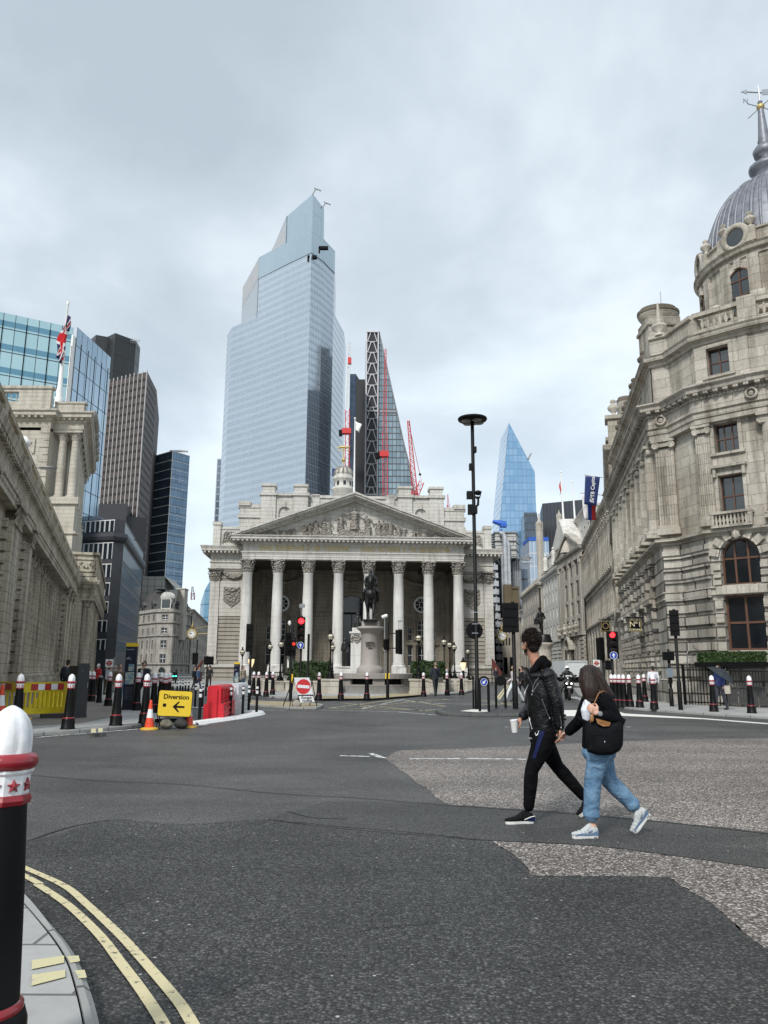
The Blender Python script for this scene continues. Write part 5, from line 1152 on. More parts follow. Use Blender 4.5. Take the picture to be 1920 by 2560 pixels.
tower('black_slab','plain matt black core slab between the navy strip and the braced core',[fpt(890,950,399),fpt(913,950,399),(-11,418),(-16,418)],157.5,simple('black_slab',(.012,.012,.015),.5,.2,.1))
# sharp glass tower
SG = grid('scalpel_glass',(.16,.32,.52),(.30,.46,.62),(.10,.22,.38),2.6,4.3,.22,.4,rough=.10,metal=.75,vary=1.3)
o = thing('angular_glass_tower','sharply pointed blue glass tower right of the exchange','skyscraper',(80,450,0))
pf = [W(*q,450) for q in ((1272.5,1057),(1337,1180),(1342,1345))]; pl = W(1246,1345,450)
e = lambda p,q: (p.x + (q.x - p.x)*(p.z/(p.z - q.z)))
xr = pf[1].x + (pf[2].x - pf[1].x)*1.0; xl = e(pf[0],pl)
mb = MB(); mb.plate([(xl,0),(pf[2].x + .4,0),(pf[1].x,pf[1].z),(pf[0].x,pf[0].z)],450,485); mb.build('face',SG,o)
mb = MB(); l1 = W(1234,1345,456); xl2 = l1.x - 4
mb.add([(xl,449.8,0),(pf[0].x,449.8,pf[0].z + 1.5),(xl2,458,0),(xl - .2,485,0)],[(0,1,2),(2,1,3)]); mb.build('side_face',grid('scalpel_side',(.62,.68,.74),(.66,.72,.78),(.55,.6,.66),3,30,.2,.2,rough=.15,metal=.6),o)
tower('dark_glass_tower','dark gridded glass tower overlapping the lower right of the pointed tower',[fpt(1310,1282,370),fpt(1342,1282,370),(80,392),(71,392)],W(1320,1281,370).z,DGL)
tower('wide_dark_tower','wide low dark ribbed tower behind the roof flagpoles',[fpt(1356,1266,400),fpt(1456,1256,390),(110,425),(88,425)],88.5,grid('ribbed_dark',(.035,.042,.055),(.05,.06,.07),(.012,.014,.02),2.0,40,.7,.3,rough=.3,metal=.4))
# inside-out steel building
LD = thing('steel_services_building','steel clad building with outside pipes, ducts and service pods right of the exchange','building',(33,200,0))
STL = simple('brushed_steel',(.50,.51,.52),.38,.75,.2,.8); STLP = stone('steel_panels',(.50,.50,.48),(.42,.42,.40),3.2,2.4,mort=.12,stain=.15,streak=.15,rough=.45,mcol=.35)
zz = lambda y,D=200: W(1270,y,D).z
xx = lambda x,D=200: W(x,1450,D).x
mb = MB(); mb.box(xx(1220),xx(1300),204,235,0,zz(1395)); mb.box(xx(1298),xx(1330),206,235,0,zz(1415)); mb.build('core',DGL,LD)
mb = MB()
for i,(y0,y1) in enumerate(((1332,1352),(1353,1373),(1374,1392))):
 mb.prism([(xx(1240),200),(xx(1292),200),(xx(1309),206),(xx(1309),216),(xx(1240),216)],zz(y1) + .15,zz(y0) - .15)
mb.build('plant_room',STLP,LD)
mb = MB()
for y in (1331,1352,1373,1394): mb.prism([(xx(1238),199.6),(xx(1293),199.6),(xx(1311),205.8),(xx(1311),216.5),(xx(1238),216.5)],zz(y) - .15,zz(y) + .15)
for k in range(9): mb.lathe([(.01,-.1),(1.0,-.1),(1.0,.1),(.01,.1)],xx(1234),201,zz(1335 + k*6),10)
for x in (1241,1262,1281,1300): mb.tube([(xx(x),199.8,zz(1394)),(xx(1268),203,zz(1425))],.25,5)
for x in (1288,1293,1299,1305): mb.tube([(xx(x),203,0),(xx(x),203,zz(1400))],.45,6)
for k in range(24): z_ = k*1.15; mb.tube([(xx(1279),202,z_),(xx(1285),202,z_)],.2,4)
mb.build('steel_frame',GREYM,LD)
mb = MB()
mb.tube([(xx(1250),199,zz(1334)),(xx(1258),199,zz(1335)),(xx(1262),199,zz(1342)),(xx(1264),199,4)],.62,10); mb.tube([(xx(1267),199.2,zz(1353)),(xx(1271),199.2,zz(1358)),(xx(1272),199.2,4)],.55,10)
mb.tube([(xx(1243),199.5,zz(1374)),(xx(1256),199.5,zz(1380)),(xx(1257),199.5,4)],.4,8); mb.build('duct',STL,LD)
for k in range(13):
 z_ = zz(1425 + k*20.4)
 if z_ < 1: break
 mb = MB(); cx_ = xx(1237.5 + k*.6); mb.prism([(cx_ - .75,199.6),(cx_ + .75,199.6),(cx_ + .95,200.6),(cx_ + .95,203),(cx_ - .95,203),(cx_ - .95,200.6)],z_,z_ + 1.35); mb.box(cx_ - .15,cx_ + .15,200,200.4,z_ + 1.35,z_ + 1.8); mb.build('service_pod',STL,LD)
mb = MB();
for k in range(8): cx_ = xx(1314 + k*3.2); mb.lathe([(.5,-.15),(.5,.15),(.38,.15),(.38,-.15),(.5,-.15)],n=12,T=Matrix.Translation((cx_,205,zz(1389))) @ Matrix.Rotation(PI/2,4,'X'))
mb.box(xx(1311),xx(1345),205,206,zz(1400),zz(1396)); mb.build('vent_rail',STL,LD)
o = tower('grey_ribbed_block','small grey ribbed block peeping out left of the steel building',[fpt(1219,1350,260),fpt(1237,1350,260),(42,275),(34,275)],W(1228,1347,260).z,grid('ribs',(.3,.33,.38),(.35,.38,.42),(.15,.17,.2),.7,50,.3,.1,metal=.4),cat='building')
BC = thing('blue_crane','blue roof crane sitting on top of the steel services building','crane',(xx(1270),208,zz(1332)))
mb = MB(); BLUE = simple('crane_blue',(.02,.10,.45),.5,.1,.1); mb.tube([(xx(1246),208,zz(1304,208)),(xx(1262),208,zz(1307,208)),(xx(1280),208,zz(1312,208))],[.5,.9,1.1],4); mb.box(xx(1266),xx(1282),207,209,zz(1318,208),zz(1310,208)); mb.tube([(xx(1268),208,zz(1334)),(xx(1268),208,zz(1310))],.3,6); mb.build('jib',BLUE,BC)
o = tower('blue_hoarded_block','glass block with bright blue top beside the gothic pinnacle',[fpt(1323,1360,230),fpt(1372,1360,230),(50,245),(44,245)],W(1340,1352,230).z,grid('bluewall',(.25,.35,.45),(.35,.45,.55),(.5,.5,.52),1.2,4,.3,.4,metal=.4),cat='building')
mb = MB(); a = W(1322,1345,229.8); mb.box(a.x,a.x + 6,229.8,240,a.z - .8,a.z + .3); mb.build('roof_band',BLUE,o)
bt = thing('brown_stone_tower','squat brown stone tower showing above the tall signal back','tower',(35,196,0)); D_ = 196
mb = MB(); a0,a1,a2 = W(1261,1462,D_).x,W(1279,1462,D_).x,W(1297,1462,D_).x; mb.box(a0,a1,D_,D_ + 5.0,0,W(1270,1461,D_).z); mb.box(a1,a2,D_ + .2,D_ + 5.0,0,W(1290,1474,D_).z); mb.box(a1 - .05,a2 + .15,D_,D_ + 2.2,W(1290,1472,D_).z,W(1290,1466,D_).z); mb.build('stonework',stone('brown_stone',(.13,.10,.06),(.10,.075,.045),1,.4,stain=.3,streak=.3),bt)
# ---- left group
TG = grid('teal_glass',(.30,.49,.53),(.44,.61,.64),(.03,.06,.075),1.75,3.9,.12,.18,rough=.08,metal=.6,band=((.12,.27,.36),.12,.25),vary=1.0)
TG2 = grid('blue_glass',(.24,.36,.47),(.37,.49,.59),(.03,.05,.07),1.9,3.9,.16,.16,rough=.08,metal=.7,vary=1.0)
g0,g1,g2,g3 = fpt(-120,800,111),fpt(184,818,120),fpt(193,825,121),fpt(277,896,134)
GT = thing('teal_glass_office','curved teal glass office with sloping top edge behind the bank','office building',(-55,122,0))
mb = MB(); mb.prism([g0,g1,(-63,140),(-80,140)],0,57.3); mb.build('front_face',TG,GT)
mb = MB(); g4 = fpt(262,896,162); mb.prism([g2,g3,g4,(-64,160)],0,57.9); mb.build('side_face',TG2,GT)
mb = MB(); fr = frame(g0,g1); L_ = (Vector(g1) - Vector(g0)).length; k = 0
while 1.0 + k*3.5 < L_: mb.box(L_ - 3.5*k - .08,L_ - 3.5*k + .08,-.12,.1,3,56 if k else 54,T=fr); k += 1
fr = frame(g2,g3); L2 = (Vector(g3) - Vector(g2)).length
for k in range(5): mb.box(1.0 + k*L2/5 + .8,1.0 + k*L2/5 + .9,-.06,.05,3,55.5,T=fr)
mb.build('fin',BLKM,GT)
mb = MB(); mb.box(g1[0] - .3,g2[0] - .1,g1[1] - .1,g1[1] + 3,0,56); mb.build('joint_strip',WHITEP,GT)
tower('black_glass_tower','black tower with a stepped crown behind the white ribbed tower',[fpt(224,845,322),fpt(240,838,316),fpt(268,845,318),fpt(288,840,314),fpt(340,858,322),fpt(351,865,330),(-124,360),(-146,360)],W(268,842,318).z,grid('tower_black',(.016,.019,.020),(.030,.034,.034),(.008,.009,.01),1.3,7.5,.3,.5,rough=.3,metal=.3))
o = COL.objects[-2] if False else None
mb = MB(); rs = random.Random(9)
for k in range(26): x = -128 + k*.75; mb.tube([(x,320,143),(x,320,144.6 + rs.random())],.1,4)
mb.box(-128,-109,319.9,320.1,144.2,144.4); RR = thing('roof_railing','thin maintenance railing along the crown of the black tower','railing',(-118,320,143)); mb.build('rails',GREYM,RR)
s0,s1,s2 = fpt(236,948,262),fpt(366,965,249),fpt(391,985,267)
ST = tower('ribbed_tower','dark tower with bright white vertical ribs left of the blue glass tower',[s0,s1,s2,(-92,300),(-106,300)],101.2,grid('ribbed_wall',(.035,.024,.020),(.085,.064,.056),(.012,.01,.012),1.5,2.8,.1,1.0,rough=.5,metal=.0))
mb = MB(); fr = frame(s0,s1); L_ = (Vector(s1) - Vector(s0)).length; n_ = 13
for k in range(n_ + 1): x = .1 + (L_ - .2)*k/n_; mb.box(x - .12,x + .12,-.26,.05,20,101.9,T=fr)
fr = frame(s1,s2); L_ = (Vector(s2) - Vector(s1)).length
for k in range(9): x = .8 + (L_ - .8)*k/8; mb.box(x - .035,x + .035,-.06,.05,20,101.6,T=fr)
mb.build('rib',simple('rib_grey',(.50,.47,.45),.6),ST)
b0,b1,b2 = fpt(352,1120,302),fpt(431,1135,288),fpt(474,1147,295)
BT = tower('blue_banded_tower','dark blue glass tower with white horizontal bands left of the exchange',[b0,b1,b2,(-88,324),(-106,324)],84.1,grid('banded_dark',(.07,.13,.20),(.19,.28,.37),(.02,.03,.04),1.5,3.0,.12,.2,rough=.1,metal=.6,wob=.1))
mb = MB()
for (a,b_) in ((b0,b1),(b1,b2)):
 fr = frame(a,b_); L_ = (Vector(b_) - Vector(a)).length
 for k in range(24): mb.box(0,L_,-.12,.03,2 + k*3.57,(2.3 if a is b0 else 2.17) + k*3.57,T=fr)
 mb.box(-.1,.1,-.15,.05,2,84.1,T=fr)
mb.box(b1[0] - 2,b1[0] + 5,291,292,84.9,85.5); mb.build('band',WHITEP,BT)
# black mass behind the dark office
o = tower('black_stepped_block','stepped matt black block between the dark office and the ribbed tower',[fpt(212,1255,240),fpt(318,1262,238),(-84,250),(-92,250)],W(300,1260,239).z,simple('blackclad',(.024,.024,.028),.5,.1,.15),cat='building')
mb = MB(); a0,a1 = fpt(316,1290,239.5),fpt(367,1300,243); mb.prism([a0,a1,(a1[0] - 2,248),(a0[0],248)],0,W(340,1292,241).z); mb.build('lower_block',MATS['blackclad'],o)
# dark stone office with white framed windows
OF = thing('dark_stone_office','dark granite office with rounded corner and white framed window bands','office building',(-48,130,0))
o0,o1,o2 = fpt(190,1300,130),fpt(306,1313,128),fpt(357,1395,166)
oA,oB = (o1[0] - 1.2,o1[1] - .2),(o1[0],o1[1] + 1.2); fr = frame(o0,oA); L1 = (Vector(oA) - Vector(o0)).length + 1.3; fr2 = frame(oB,o2); L2 = (Vector(o2) - Vector(oB)).length + 1.5
zo = lambda y: W(280,y,129).z
mb = MB(); mb.prism([o0,(o1[0] - 1.2,o1[1] - .2),(o1[0],o1[1] + 1.2),o2,(-60,168),(-66,140)],0,zo(1300))
mb.mold([o0,(o1[0] - 1.2,o1[1] - .2),(o1[0],o1[1] + 1.2),o2],[(0,zo(1358)),(.5,zo(1353)),(.7,zo(1345)),(.6,zo(1336)),(0,zo(1334))]); mb.build('wall',DKSTONE,OF)
mb = MB(); mb.prism([(o0[0],o0[1] + .2),(o1[0] - 1.5,o1[1] + .3),(o1[0] - .5,o1[1] + 1.6),(o2[0] - .5,o2[1]),(-60,167),(-66,141)],zo(1302),zo(1299));
q = W(215,1283,134); mb.add([(o0[0],131,zo(1301)),(o1[0] - 3.5,129,zo(1301)),(o1[0] - 4,150,zo(1301)),(o0[0],150,zo(1301)),(o0[0],133,zo(1281)),(o1[0] - 5.5,131.5,zo(1283)),(o1[0] - 6,148,zo(1283)),(o0[0],148,zo(1281))],[(0,1,5,4),(1,2,6,5),(2,3,7,6),(4,5,6,7)]); mb.build('roof',LEAD,OF)
for (y0,y1) in ((1303,1331),(1359,1399),(1412,1445),(1459,1490),(1506,1534),(1552,1580),(1599,1625)):
 for (fq,L_,n_) in ((fr,L1 - 1.3,8),(fr2,L2 - 1.5,22)):
  st_ = .2 if fq is fr else .3
  mb = MB(fq)
  for i in range(n_): x = st_ + (L_ - .2)*i/n_; w_ = (L_ - .2)/n_; mb.box(x + w_*.12,x + w_*.88,-.04,.02,zo(y1),zo(y0))
  wo = mb.build('window_band',GLASSD,OF); wo['kind'] = 'stuff' if False else wo.get('kind','')
  if not wo['kind']: del wo['kind']
  mb = MB(fq)
  for i in range(n_): x = st_ + (L_ - .2)*i/n_; w_ = (L_ - .2)/n_; [mb.box(*e_,-.12 if fq is fr else -.055,.01,zo(y1),zo(y0)) for e_ in ((x + w_*.02,x + w_*.12),(x + w_*.88,x + w_*.94))]; mb.box(x,x + w_,-.1,.01,zo(y0) - .08,zo(y0) + .05)
  mb.build('mullions',WHITEP if fq is fr else GREYM,wo)
# Victorian corner block with mansard
SOOT = stone('sooty_stone_block',(.42,.40,.36),(.29,.27,.235),1,.45,stain=.45,streak=.6,dark=(.10,.09,.075))
VB = thing('corner_block_with_mansard','sooty stone corner block with slate mansard roof beyond the dark office','building',(-55,232,0))
v0,v1,v2,v3 = fpt(338,1600,243),fpt(388,1600,231),fpt(430,1600,230),fpt(474,1600,249)
zv = lambda y: W(408,y,230).z
ZC = zv(1530)
rws = [(zv(1549),zv(1536)),(zv(1583),zv(1569)),(zv(1620),zv(1600)),(zv(1658),zv(1635))]
for (a,b_,n_,w_) in ((v0,v1,4,.9),(v1,v2,1,1.9),(v2,v3,4,.85)):
 fr = frame(a,b_); L_ = (Vector(b_) - Vector(a)).length; hs = [(x0,x1,r0,r1) for r0,r1 in rws for x0,x1 in even(L_,n_,w_)] + [(x0,x1,.3,zv(1673) if n_ > 1 else zv(1668),True) for x0,x1 in even(L_,n_,1.3 if n_ > 1 else 2.2)]
 mb = MB(fr); mb.wallh(0,L_,0,ZC,hs,.4)
 for h in hs:
  if len(h) == 4: surround(mb,*h,.14,.1)
 for z_ in (zv(1590),zv(1557),zv(1661),zv(1530)): mb.box(-.1,L_ + .1,-.45,.02,z_,z_ + .45)
 mb.box(0,L_,-.1,.5,ZC,ZC + 1.0)
 for z_,x in ((zv(1655),0),):
  for k in range(n_ + 1): xx_ = L_*k/n_; mb.box(max(0,xx_ - .25),min(L_,xx_ + .25),-.2,.01,zv(1661),zv(1592))
 mb.build('wall',SOOT,VB)
 for h in hs: window(VB,fr,*h[:4],.3,len(h) > 4,sub=(n_ == 1 and len(h) == 4),gm=GLASSD,cols=2,rows=2,bars=.1)
 mb = MB(fr); mb.add([(0,.2,ZC + .9),(L_,.2,ZC + .9),(L_ - .4,3.2,zv(1472)),(.4,3.2,zv(1472))],[(0,1,2,3)]); mb.add([(.4,3.2,zv(1472)),(L_ - .4,3.2,zv(1472)),(L_*.6,9,zv(1466)),(L_*.4,9,zv(1466))],[(0,1,2,3)])
 mb.build('roof',SLATE,VB)
 for x0,x1 in even(L_,max(1,n_ // 2),.9 if n_ > 1 else 2.6):
  mb = MB(fr); zt = zv(1508) if n_ > 1 else zv(1495)
  mb.box(x0 - .3,x1 + .3,.1,2.6,ZC + .9,zt)
  mb.lathe([((x1 - x0)/2 + .6,-2.6),((x1 - x0)/2 + .6,.0),(.01,0)],n=16,a0=0,a1=PI,T=Matrix.Translation(((x0 + x1)/2,0,zt)) @ Matrix.Rotation(PI/2,4,'X')); mb.build('dormer',PALE if n_ == 1 else SLATE,VB)
  window(VB,fr,x0,x1,ZC + 1.3,zt - .3,.02,sub=False)
mb = MB(); q = fpt(455,1470,236); mb.box(q[0] - 1.6,q[0] + .9,236,240,10,zv(1468)); mb.box(q[0] - 1.8,q[0] + 1.1,235.8,240.2,zv(1468),zv(1465)); mb.build('chimney',PALE2,VB)
mb = MB(); q0,q1 = fpt(352,1440,262),fpt(412,1440,262); mb.prism([q0,q1,(q1[0],275),(q0[0],275)],5,W(380,1441,262).z,0); mb.add([(q1[0],262,W(380,1441,262).z),(q1[0] + 4.5,262,W(380,1475,262).z),(q1[0] + 4.5,275,W(380,1475,262).z),(q1[0],275,W(380,1441,262).z)],[(0,1,2,3)]); mb.build('rear_block',grid('pale_rear',(.40,.40,.36),(.44,.44,.40),(.25,.25,.23),2.4,2.4,.3,.3,rough=.7,metal=0),VB)
facade('long_cream_block','long cream stone block receding between the sooty corner block and the exchange',(v3[0] + .3,249.5),(-66.5,345) if False else tuple(fpt(522,1600,345)),20.3,PALE2,[(a,a + 2.2,even(96,20,1.8),False) for a in (17.0,12.6,8.2,4.0)],roof=4,depth=14)
tower('oval_glass_tower','sliver of a curved pale blue glass tower beside the exchange cornice',[fpt(x,1480,D) for x,D in ((503,420),(512,412),(530,410),(560,420))] + [(-85,440)],[W(x,y,420).z for x,y in ((503,1508),(510,1478),(530,1445),(560,1420),(560,1420))],grid('gherk',(.20,.38,.52),(.3,.48,.6),(.12,.25,.36),6,7,.5,.4,metal=.7))
# red construction cranes
RED = simple('crane_red',(.55,.03,.03),.5,.1,.1); CWH = simple('crane_white',(.7,.68,.66),.5)
def lattice(mb,p0,p1,w_,n_,mi=0,w1=None):
 p0,p1 = Vector(p0),Vector(p1); d = (p1 - p0); w1 = w1 or w_; ax_ = Vector((0,1,0)); sx2 = d.cross(ax_).normalized(); sy = d.cross(sx2).normalized(); cs = [(-1,-1),(1,-1),(1,1),(-1,1)]
 P = lambda k,c: p0 + d*(k/n_) + (sx2*c[0] + sy*c[1])*(w_ + (w1 - w_)*k/n_)/2
 for c in cs: mb.tube([P(0,c),P(n_,c)],w_*.09,4,mi)
 for k in range(n_):
  for i in range(4): a,b_ = cs[i],cs[(i + 1) % 4]; mb.tube([P(k,a),P(k + 1,b_)] if k % 2 else [P(k,b_),P(k + 1,a)],w_*.055,4,mi)
def crane(lab,D,mast,jib,cab=None,extra=None):
 o = thing('tower_crane',lab,'crane',(W(mast[0][0],1300,D).x,D,40),group='red tower cranes behind the exchange')
 mb = MB(); a,b_ = W(*mast[0],D),W(*mast[1],D); lattice(mb,(a.x,D,a.z),(b_.x,D,b_.z),mast[2],mast[3]); mb.build('mast',RED,o)
 if jib: mb = MB(); a,b_ = W(*jib[0],D),W(*jib[1],D); lattice(mb,(a.x,D,a.z),(b_.x,D,b_.z),jib[2],jib[3],0,jib[2]*.4); mb.build('jib',jib[4],o)
 if cab: mb = MB(); q = W(*cab,D); mb.box(q.x - 2.6,q.x + 2.0,D - 1.5,D + 1.5,q.z - 1.5,q.z + 1.3); mb.box(q.x - 4.2,q.x - 2.6,D - 1.2,D + 1.2,q.z - 2.5,q.z + .5,1); mb.build('cab',[RED,BLKM],o)
 if extra: extra(o,D)
 return o
def ex1(o,D): mb = MB(); a,b_ = W(874,910,D),W(872,890,D); mb.box(a.x - .9,a.x + .9,D - 1,D + 1,a.z,W(874,895,D).z); mb.build('red_segment',RED,o)
crane('tall slim crane left of the dark slab, red mast with white jib',380,((868,1240),(869,1025),2.2,22),((869,1020),(874,855),1.8,20,CWH),(868,1078),ex1)
crane('crane in front of the wedge tower, red mast with pale jib',380,((963,1240),(962,1080),2.4,16),((962,1078),(964,872),1.9,24,RED),(962,1135))
def ex2(o,D):
 mb = MB(); a,b_ = W(1040,1240,D),W(1054,1205,D); lattice(mb,(a.x,D,a.z),(b_.x,D,b_.z),2.2,5); mb.tube([W(1054,1205,D),W(1021,1052,D)],.1,4); mb.tube([W(1049,1185,D),W(1021,1052,D)],.1,4); mb.build('counter_jib',RED,o); mb = MB(); q = W(1050,1186,D); mb.sph(tuple(q),.6,8,6); mb.build('hook',BLKM,o)
crane('leaning red and white luffing crane to the right of the wedge tower',340,((1038,1250),(1036,1232),2.6,3),((1038,1240),(1021,1052),2.4,24,RED),None,ex2)
crane('tiny distant crane jib just above the right exchange roof',400,((1121,1275),(1120,1262),1.2,2),((1121,1268),(1119,1236),1.0,8,RED))
crane('tiny pale crane far off beside the curved glass sliver',400,((482,1500),(482,1482),1.6,3),((482,1486),(481,1466),1.4,5,CWH))
o = thing('roof_crane_arm','small grey jib poking out of the sloping edge of the pointed tower','crane',tuple(W(1321,1148,450))); mb = MB(); mb.tube([W(1320,1148,450),W(1326,1136,450),W(1329,1132,450)],[.9,.6,.3],4); mb.build('arm',GREYM,o)
sg = W(842,1180,128); o = thing('site_sign','dark blue roof sign with a white numeral beside the cupola','sign',tuple(sg)); mb = MB(); mb.box(sg.x - .8,sg.x + 1.0,128,128.2,sg.z - .6,sg.z + .6); mb.build('board',NAVY,o); text('lettering','8',Matrix.Translation((sg.x - .25,127.95,sg.z)),.8,WHITEP,o,.01)
# far buildings that close the horizon
rs = random.Random(11)
for i,(x0,x1,D,h) in enumerate(((-150,-112,300,22),(-300,-160,420,24),(-20,20,190,12),(60,130,330,30),(130,260,380,26))):
 facade('distant_block',['low distant pale block beyond the bank','long distant block far to the left','rear block directly behind the exchange','distant block hidden behind the street row','far block beyond the domed building'][i],(x0,D),(x1,D),h,PALE2,[],depth=20)
# ================================================================ ORGANIC BODIES
def limb(mb,pts,rads,n=12,mi=0):
 mb.tube(pts,rads,n,mi)
 for p,r in zip(pts,rads):
  r = r if isinstance(r,(int,float)) else min(r)
  mb.sph(tuple(p),r*.99,10,8,mi)
def organic(name,mb,mats,parent,vox=.012,sm=4,mesh_only=False):
 o = mb.build(name + '_raw',mats,None)
 m_ = o.modifiers.new('r','REMESH'); m_.mode = 'VOXEL'; m_.voxel_size = vox; m_.use_smooth_shade = True
 if sm: q = o.modifiers.new('s','SMOOTH'); q.iterations = sm; q.factor = .5
 dg = bpy.context.evaluated_depsgraph_get(); me = bpy.data.meshes.new_from_object(o.evaluated_get(dg))
 raw = o.data; bpy.data.objects.remove(o); bpy.data.meshes.remove(raw); me.name = name
 me.materials.clear(); [me.materials.append(x) for x in (mats if isinstance(mats,list) else [mats])]
 me.polygons.foreach_set('use_smooth',[True]*len(me.polygons))
 if mesh_only: return me
 o = bpy.data.objects.new(name,me); COL.objects.link(o)
 if parent: o.parent = parent; o.matrix_basis = MW(parent).inverted()
 return o
def leafbox(mb,x0,x1,y0,y1,z0,z1,n,s=.05,seed=1,T=None,lump=.0):
 r = random.Random(seed); v = []; f = []
 for k in range(n):
  if r.random() < .75:   # near a face
   a = r.randrange(3); t = [r.random(),r.random(),r.random()]; t[a] = (r.random() ** 2*.18) if (r.random() < .5 and a != 2) else 1 - r.random() ** 2*.18
  else: t = [r.random(),r.random(),r.random()]
  c = Vector((x0 + (x1 - x0)*t[0],y0 + (y1 - y0)*t[1],z0 + (z1 - z0)*t[2]))
  c.z += lump*math.sin(c.x*3.1)*math.sin(c.x*7.3 + c.y)*t[2]; c.y += lump*.6*math.sin(c.x*5.1 + c.z*4)
  e = Euler((r.uniform(-1.2,1.2),r.uniform(-1.2,1.2),r.uniform(0,6.3))).to_matrix(); q = s*r.uniform(.6,1.3); o = len(v)
  for p in ((-q,-q*.5,0),(q,-q*.5,0),(q,q*.5,0),(-q,q*.5,0)): v.append(c + e @ Vector(p))
  f.append((o,o + 1,o + 2,o + 3))
 mb.add(v,f,0,False,T=T)
def leafmat(name,a,b_):
 m,t,b = base(name,a,.55); g = nd(t,'ShaderNodeNewGeometry'); k = nd(t,'ShaderNodeTexNoise',{'Vector': g.outputs['Position'],'Scale': 6.0,'Detail': 3.0})
 t.links.new(mx(t,mth(t,'ADD',mth(t,'MULTIPLY',g.outputs['Random Per Island'],.6),mth(t,'MULTIPLY',k.outputs[0],.4)),a,b_),b.inputs['Base Color']); return m
LEAF = leafmat('hedge_leaves',(.012,.03,.008),(.05,.09,.02)); LEAF2 = leafmat('bright_hedge_leaves',(.018,.042,.009),(.06,.105,.025))
# ================================================================ BOLLARDS
BMASTER = None
def star(mb,T,r,mi):
 P = [((r if k % 2 == 0 else r*.45)*math.sin(k*PI/5),(r if k % 2 == 0 else r*.45)*math.cos(k*PI/5)) for k in range(10)]
 n = 10; v = [(x,-.006,z) for x,z in P] + [(x,.004,z) for x,z in P] + [(0,-.014,0)]
 mb.add(v,[(i,(i + 1) % n,(i + 1) % n + n,i + n) for i in range(n)] + [(i,2*n,(i + 1) % n) for i in range(n)],mi,T=T)
BWHITE = simple('bollard_white',(.78,.79,.80),.35,noise=.14,scale=16,coat=.3); BRED = simple('bollard_red',(.26,.010,.018),.3,noise=.2,scale=14,coat=.4,bump=.15)
BBLK = simple('bollard_black',(.0045,.0045,.005),.45,noise=.4,scale=3,bump=.05,spec=.16)
def make_bollard():
 o = thing('bollard','x','bollard',(0,0,0),0)
 mb = MB(); mb.lathe([(.165,0),(.165,.03),(.15,.05),(.145,.21),(.135,.24),(.125,.25),(.115,.27),(.098,.62),(.080,.925)],n=32)
 sh = mb.build('shaft',BBLK,o)
 mb = MB(); mb.lathe([(.12,.235),(.13,.245),(.13,.262),(.115,.272)],n=32); mb.build('base_ring',BRED,o)
 mb = MB(); mb.lathe([(.079,.915),(.088,.92),(.094,.935),(.088,.95),(.079,.955)],n=8,a0=PI/8,a1=2*PI + PI/8,sm=False); mb.lathe([(.082,1.035),(.098,1.045),(.108,1.062),(.105,1.082),(.09,1.094),(.08,1.096)],n=16,a0=PI/16,a1=2*PI + PI/16); mb.build('collar',BRED,o)
 mb = MB(); mb.lathe([(.081,.95),(.083,1.02),(.093,1.03),(.093,1.04)],n=8,a0=PI/8,a1=2*PI + PI/8,sm=False); bd = mb.build('star_band',BWHITE,o)
 mb = MB()
 for k in range(8): star(mb,Matrix.Rotation(k*PI/4,4,'Z') @ Matrix.Translation((0,-.0768,.986)),.024,0)
 mb.build('star',BRED,bd)
 # pointed cap with pointed petals
 mb = MB(); n = 48; v = []; f = []; pr = [(.078,1.094),(.08,1.12),(.0795,1.15),(.075,1.18),(.065,1.21),(.048,1.235),(.028,1.252),(.010,1.262),(.002,1.264)]
 for j,(r,z) in enumerate(pr):
  for i in range(n):
   a = 2*PI*i/n; q = abs(math.sin(4*a)); dd = 1 - .13*(1 - q) ** 2*max(0,1 - j/8.5)*(1 if j else .2); v.append((r*dd*math.cos(a),r*dd*math.sin(a),z))
 for j in range(len(pr) - 1):
  for i in range(n): f.append((j*n + i,j*n + (i + 1) % n,(j + 1)*n + (i + 1) % n,(j + 1)*n + i))
 mb.add(v,f,0,True); mb.build('cap',BWHITE,o)
 return o
BM = make_bollard(); bused = [False]
def bollard(px,py,z,label,grp,rz=.2,pos=None,sc=1.0):
 p = pos or G(px,py,z); loc = (p[0],p[1],z)
 if not bused[0]:
  bused[0] = True; BM.location = loc; BM.rotation_euler = (0,0,rz); BM['label'] = label; BM['group'] = grp; return BM
 return dup(BM,loc,rz,label,grp,sc)
pn = G(14,2560,.1)
bollard(0,0,.1,'nearest bollard in the bottom left corner, cut by the edge of the photo','bollards of the left pavement',.02,pos=W(30,1782,2.93))
gL = 'bollards of the left pavement'
for x,y,lab in ((169,1823,'large bollard right of the yellow barrier in front of the dark cabinet'),(289,1814,'bollard standing alone on the kerb left of the diversion sign'),
 (361,1808,'bollard directly behind the left edge of the diversion sign'),(40,1824,'bollard in front of the left half of the yellow barrier'),(341,1776,'bollard right beside the dark blue map totem'),
 (270,1765,'bollard left of the map totem with a person in jeans behind it'),(229,1754,'right one of the close pair of bollards beside the dark cabinet'),(219,1752,'left one of the close pair of bollards beside the dark cabinet'),(382,1782,'bollard half hidden behind the one at the left edge of the diversion sign'),
 (399,1772,'left bollard of the overlapping trio above the diversion sign'),(409,1782,'middle bollard of the overlapping trio above the diversion sign'),(419,1774,'right bollard of the overlapping trio above the diversion sign')): bollard(x,y,.1,lab,gL)
gR = 'bollards in front of the exchange'
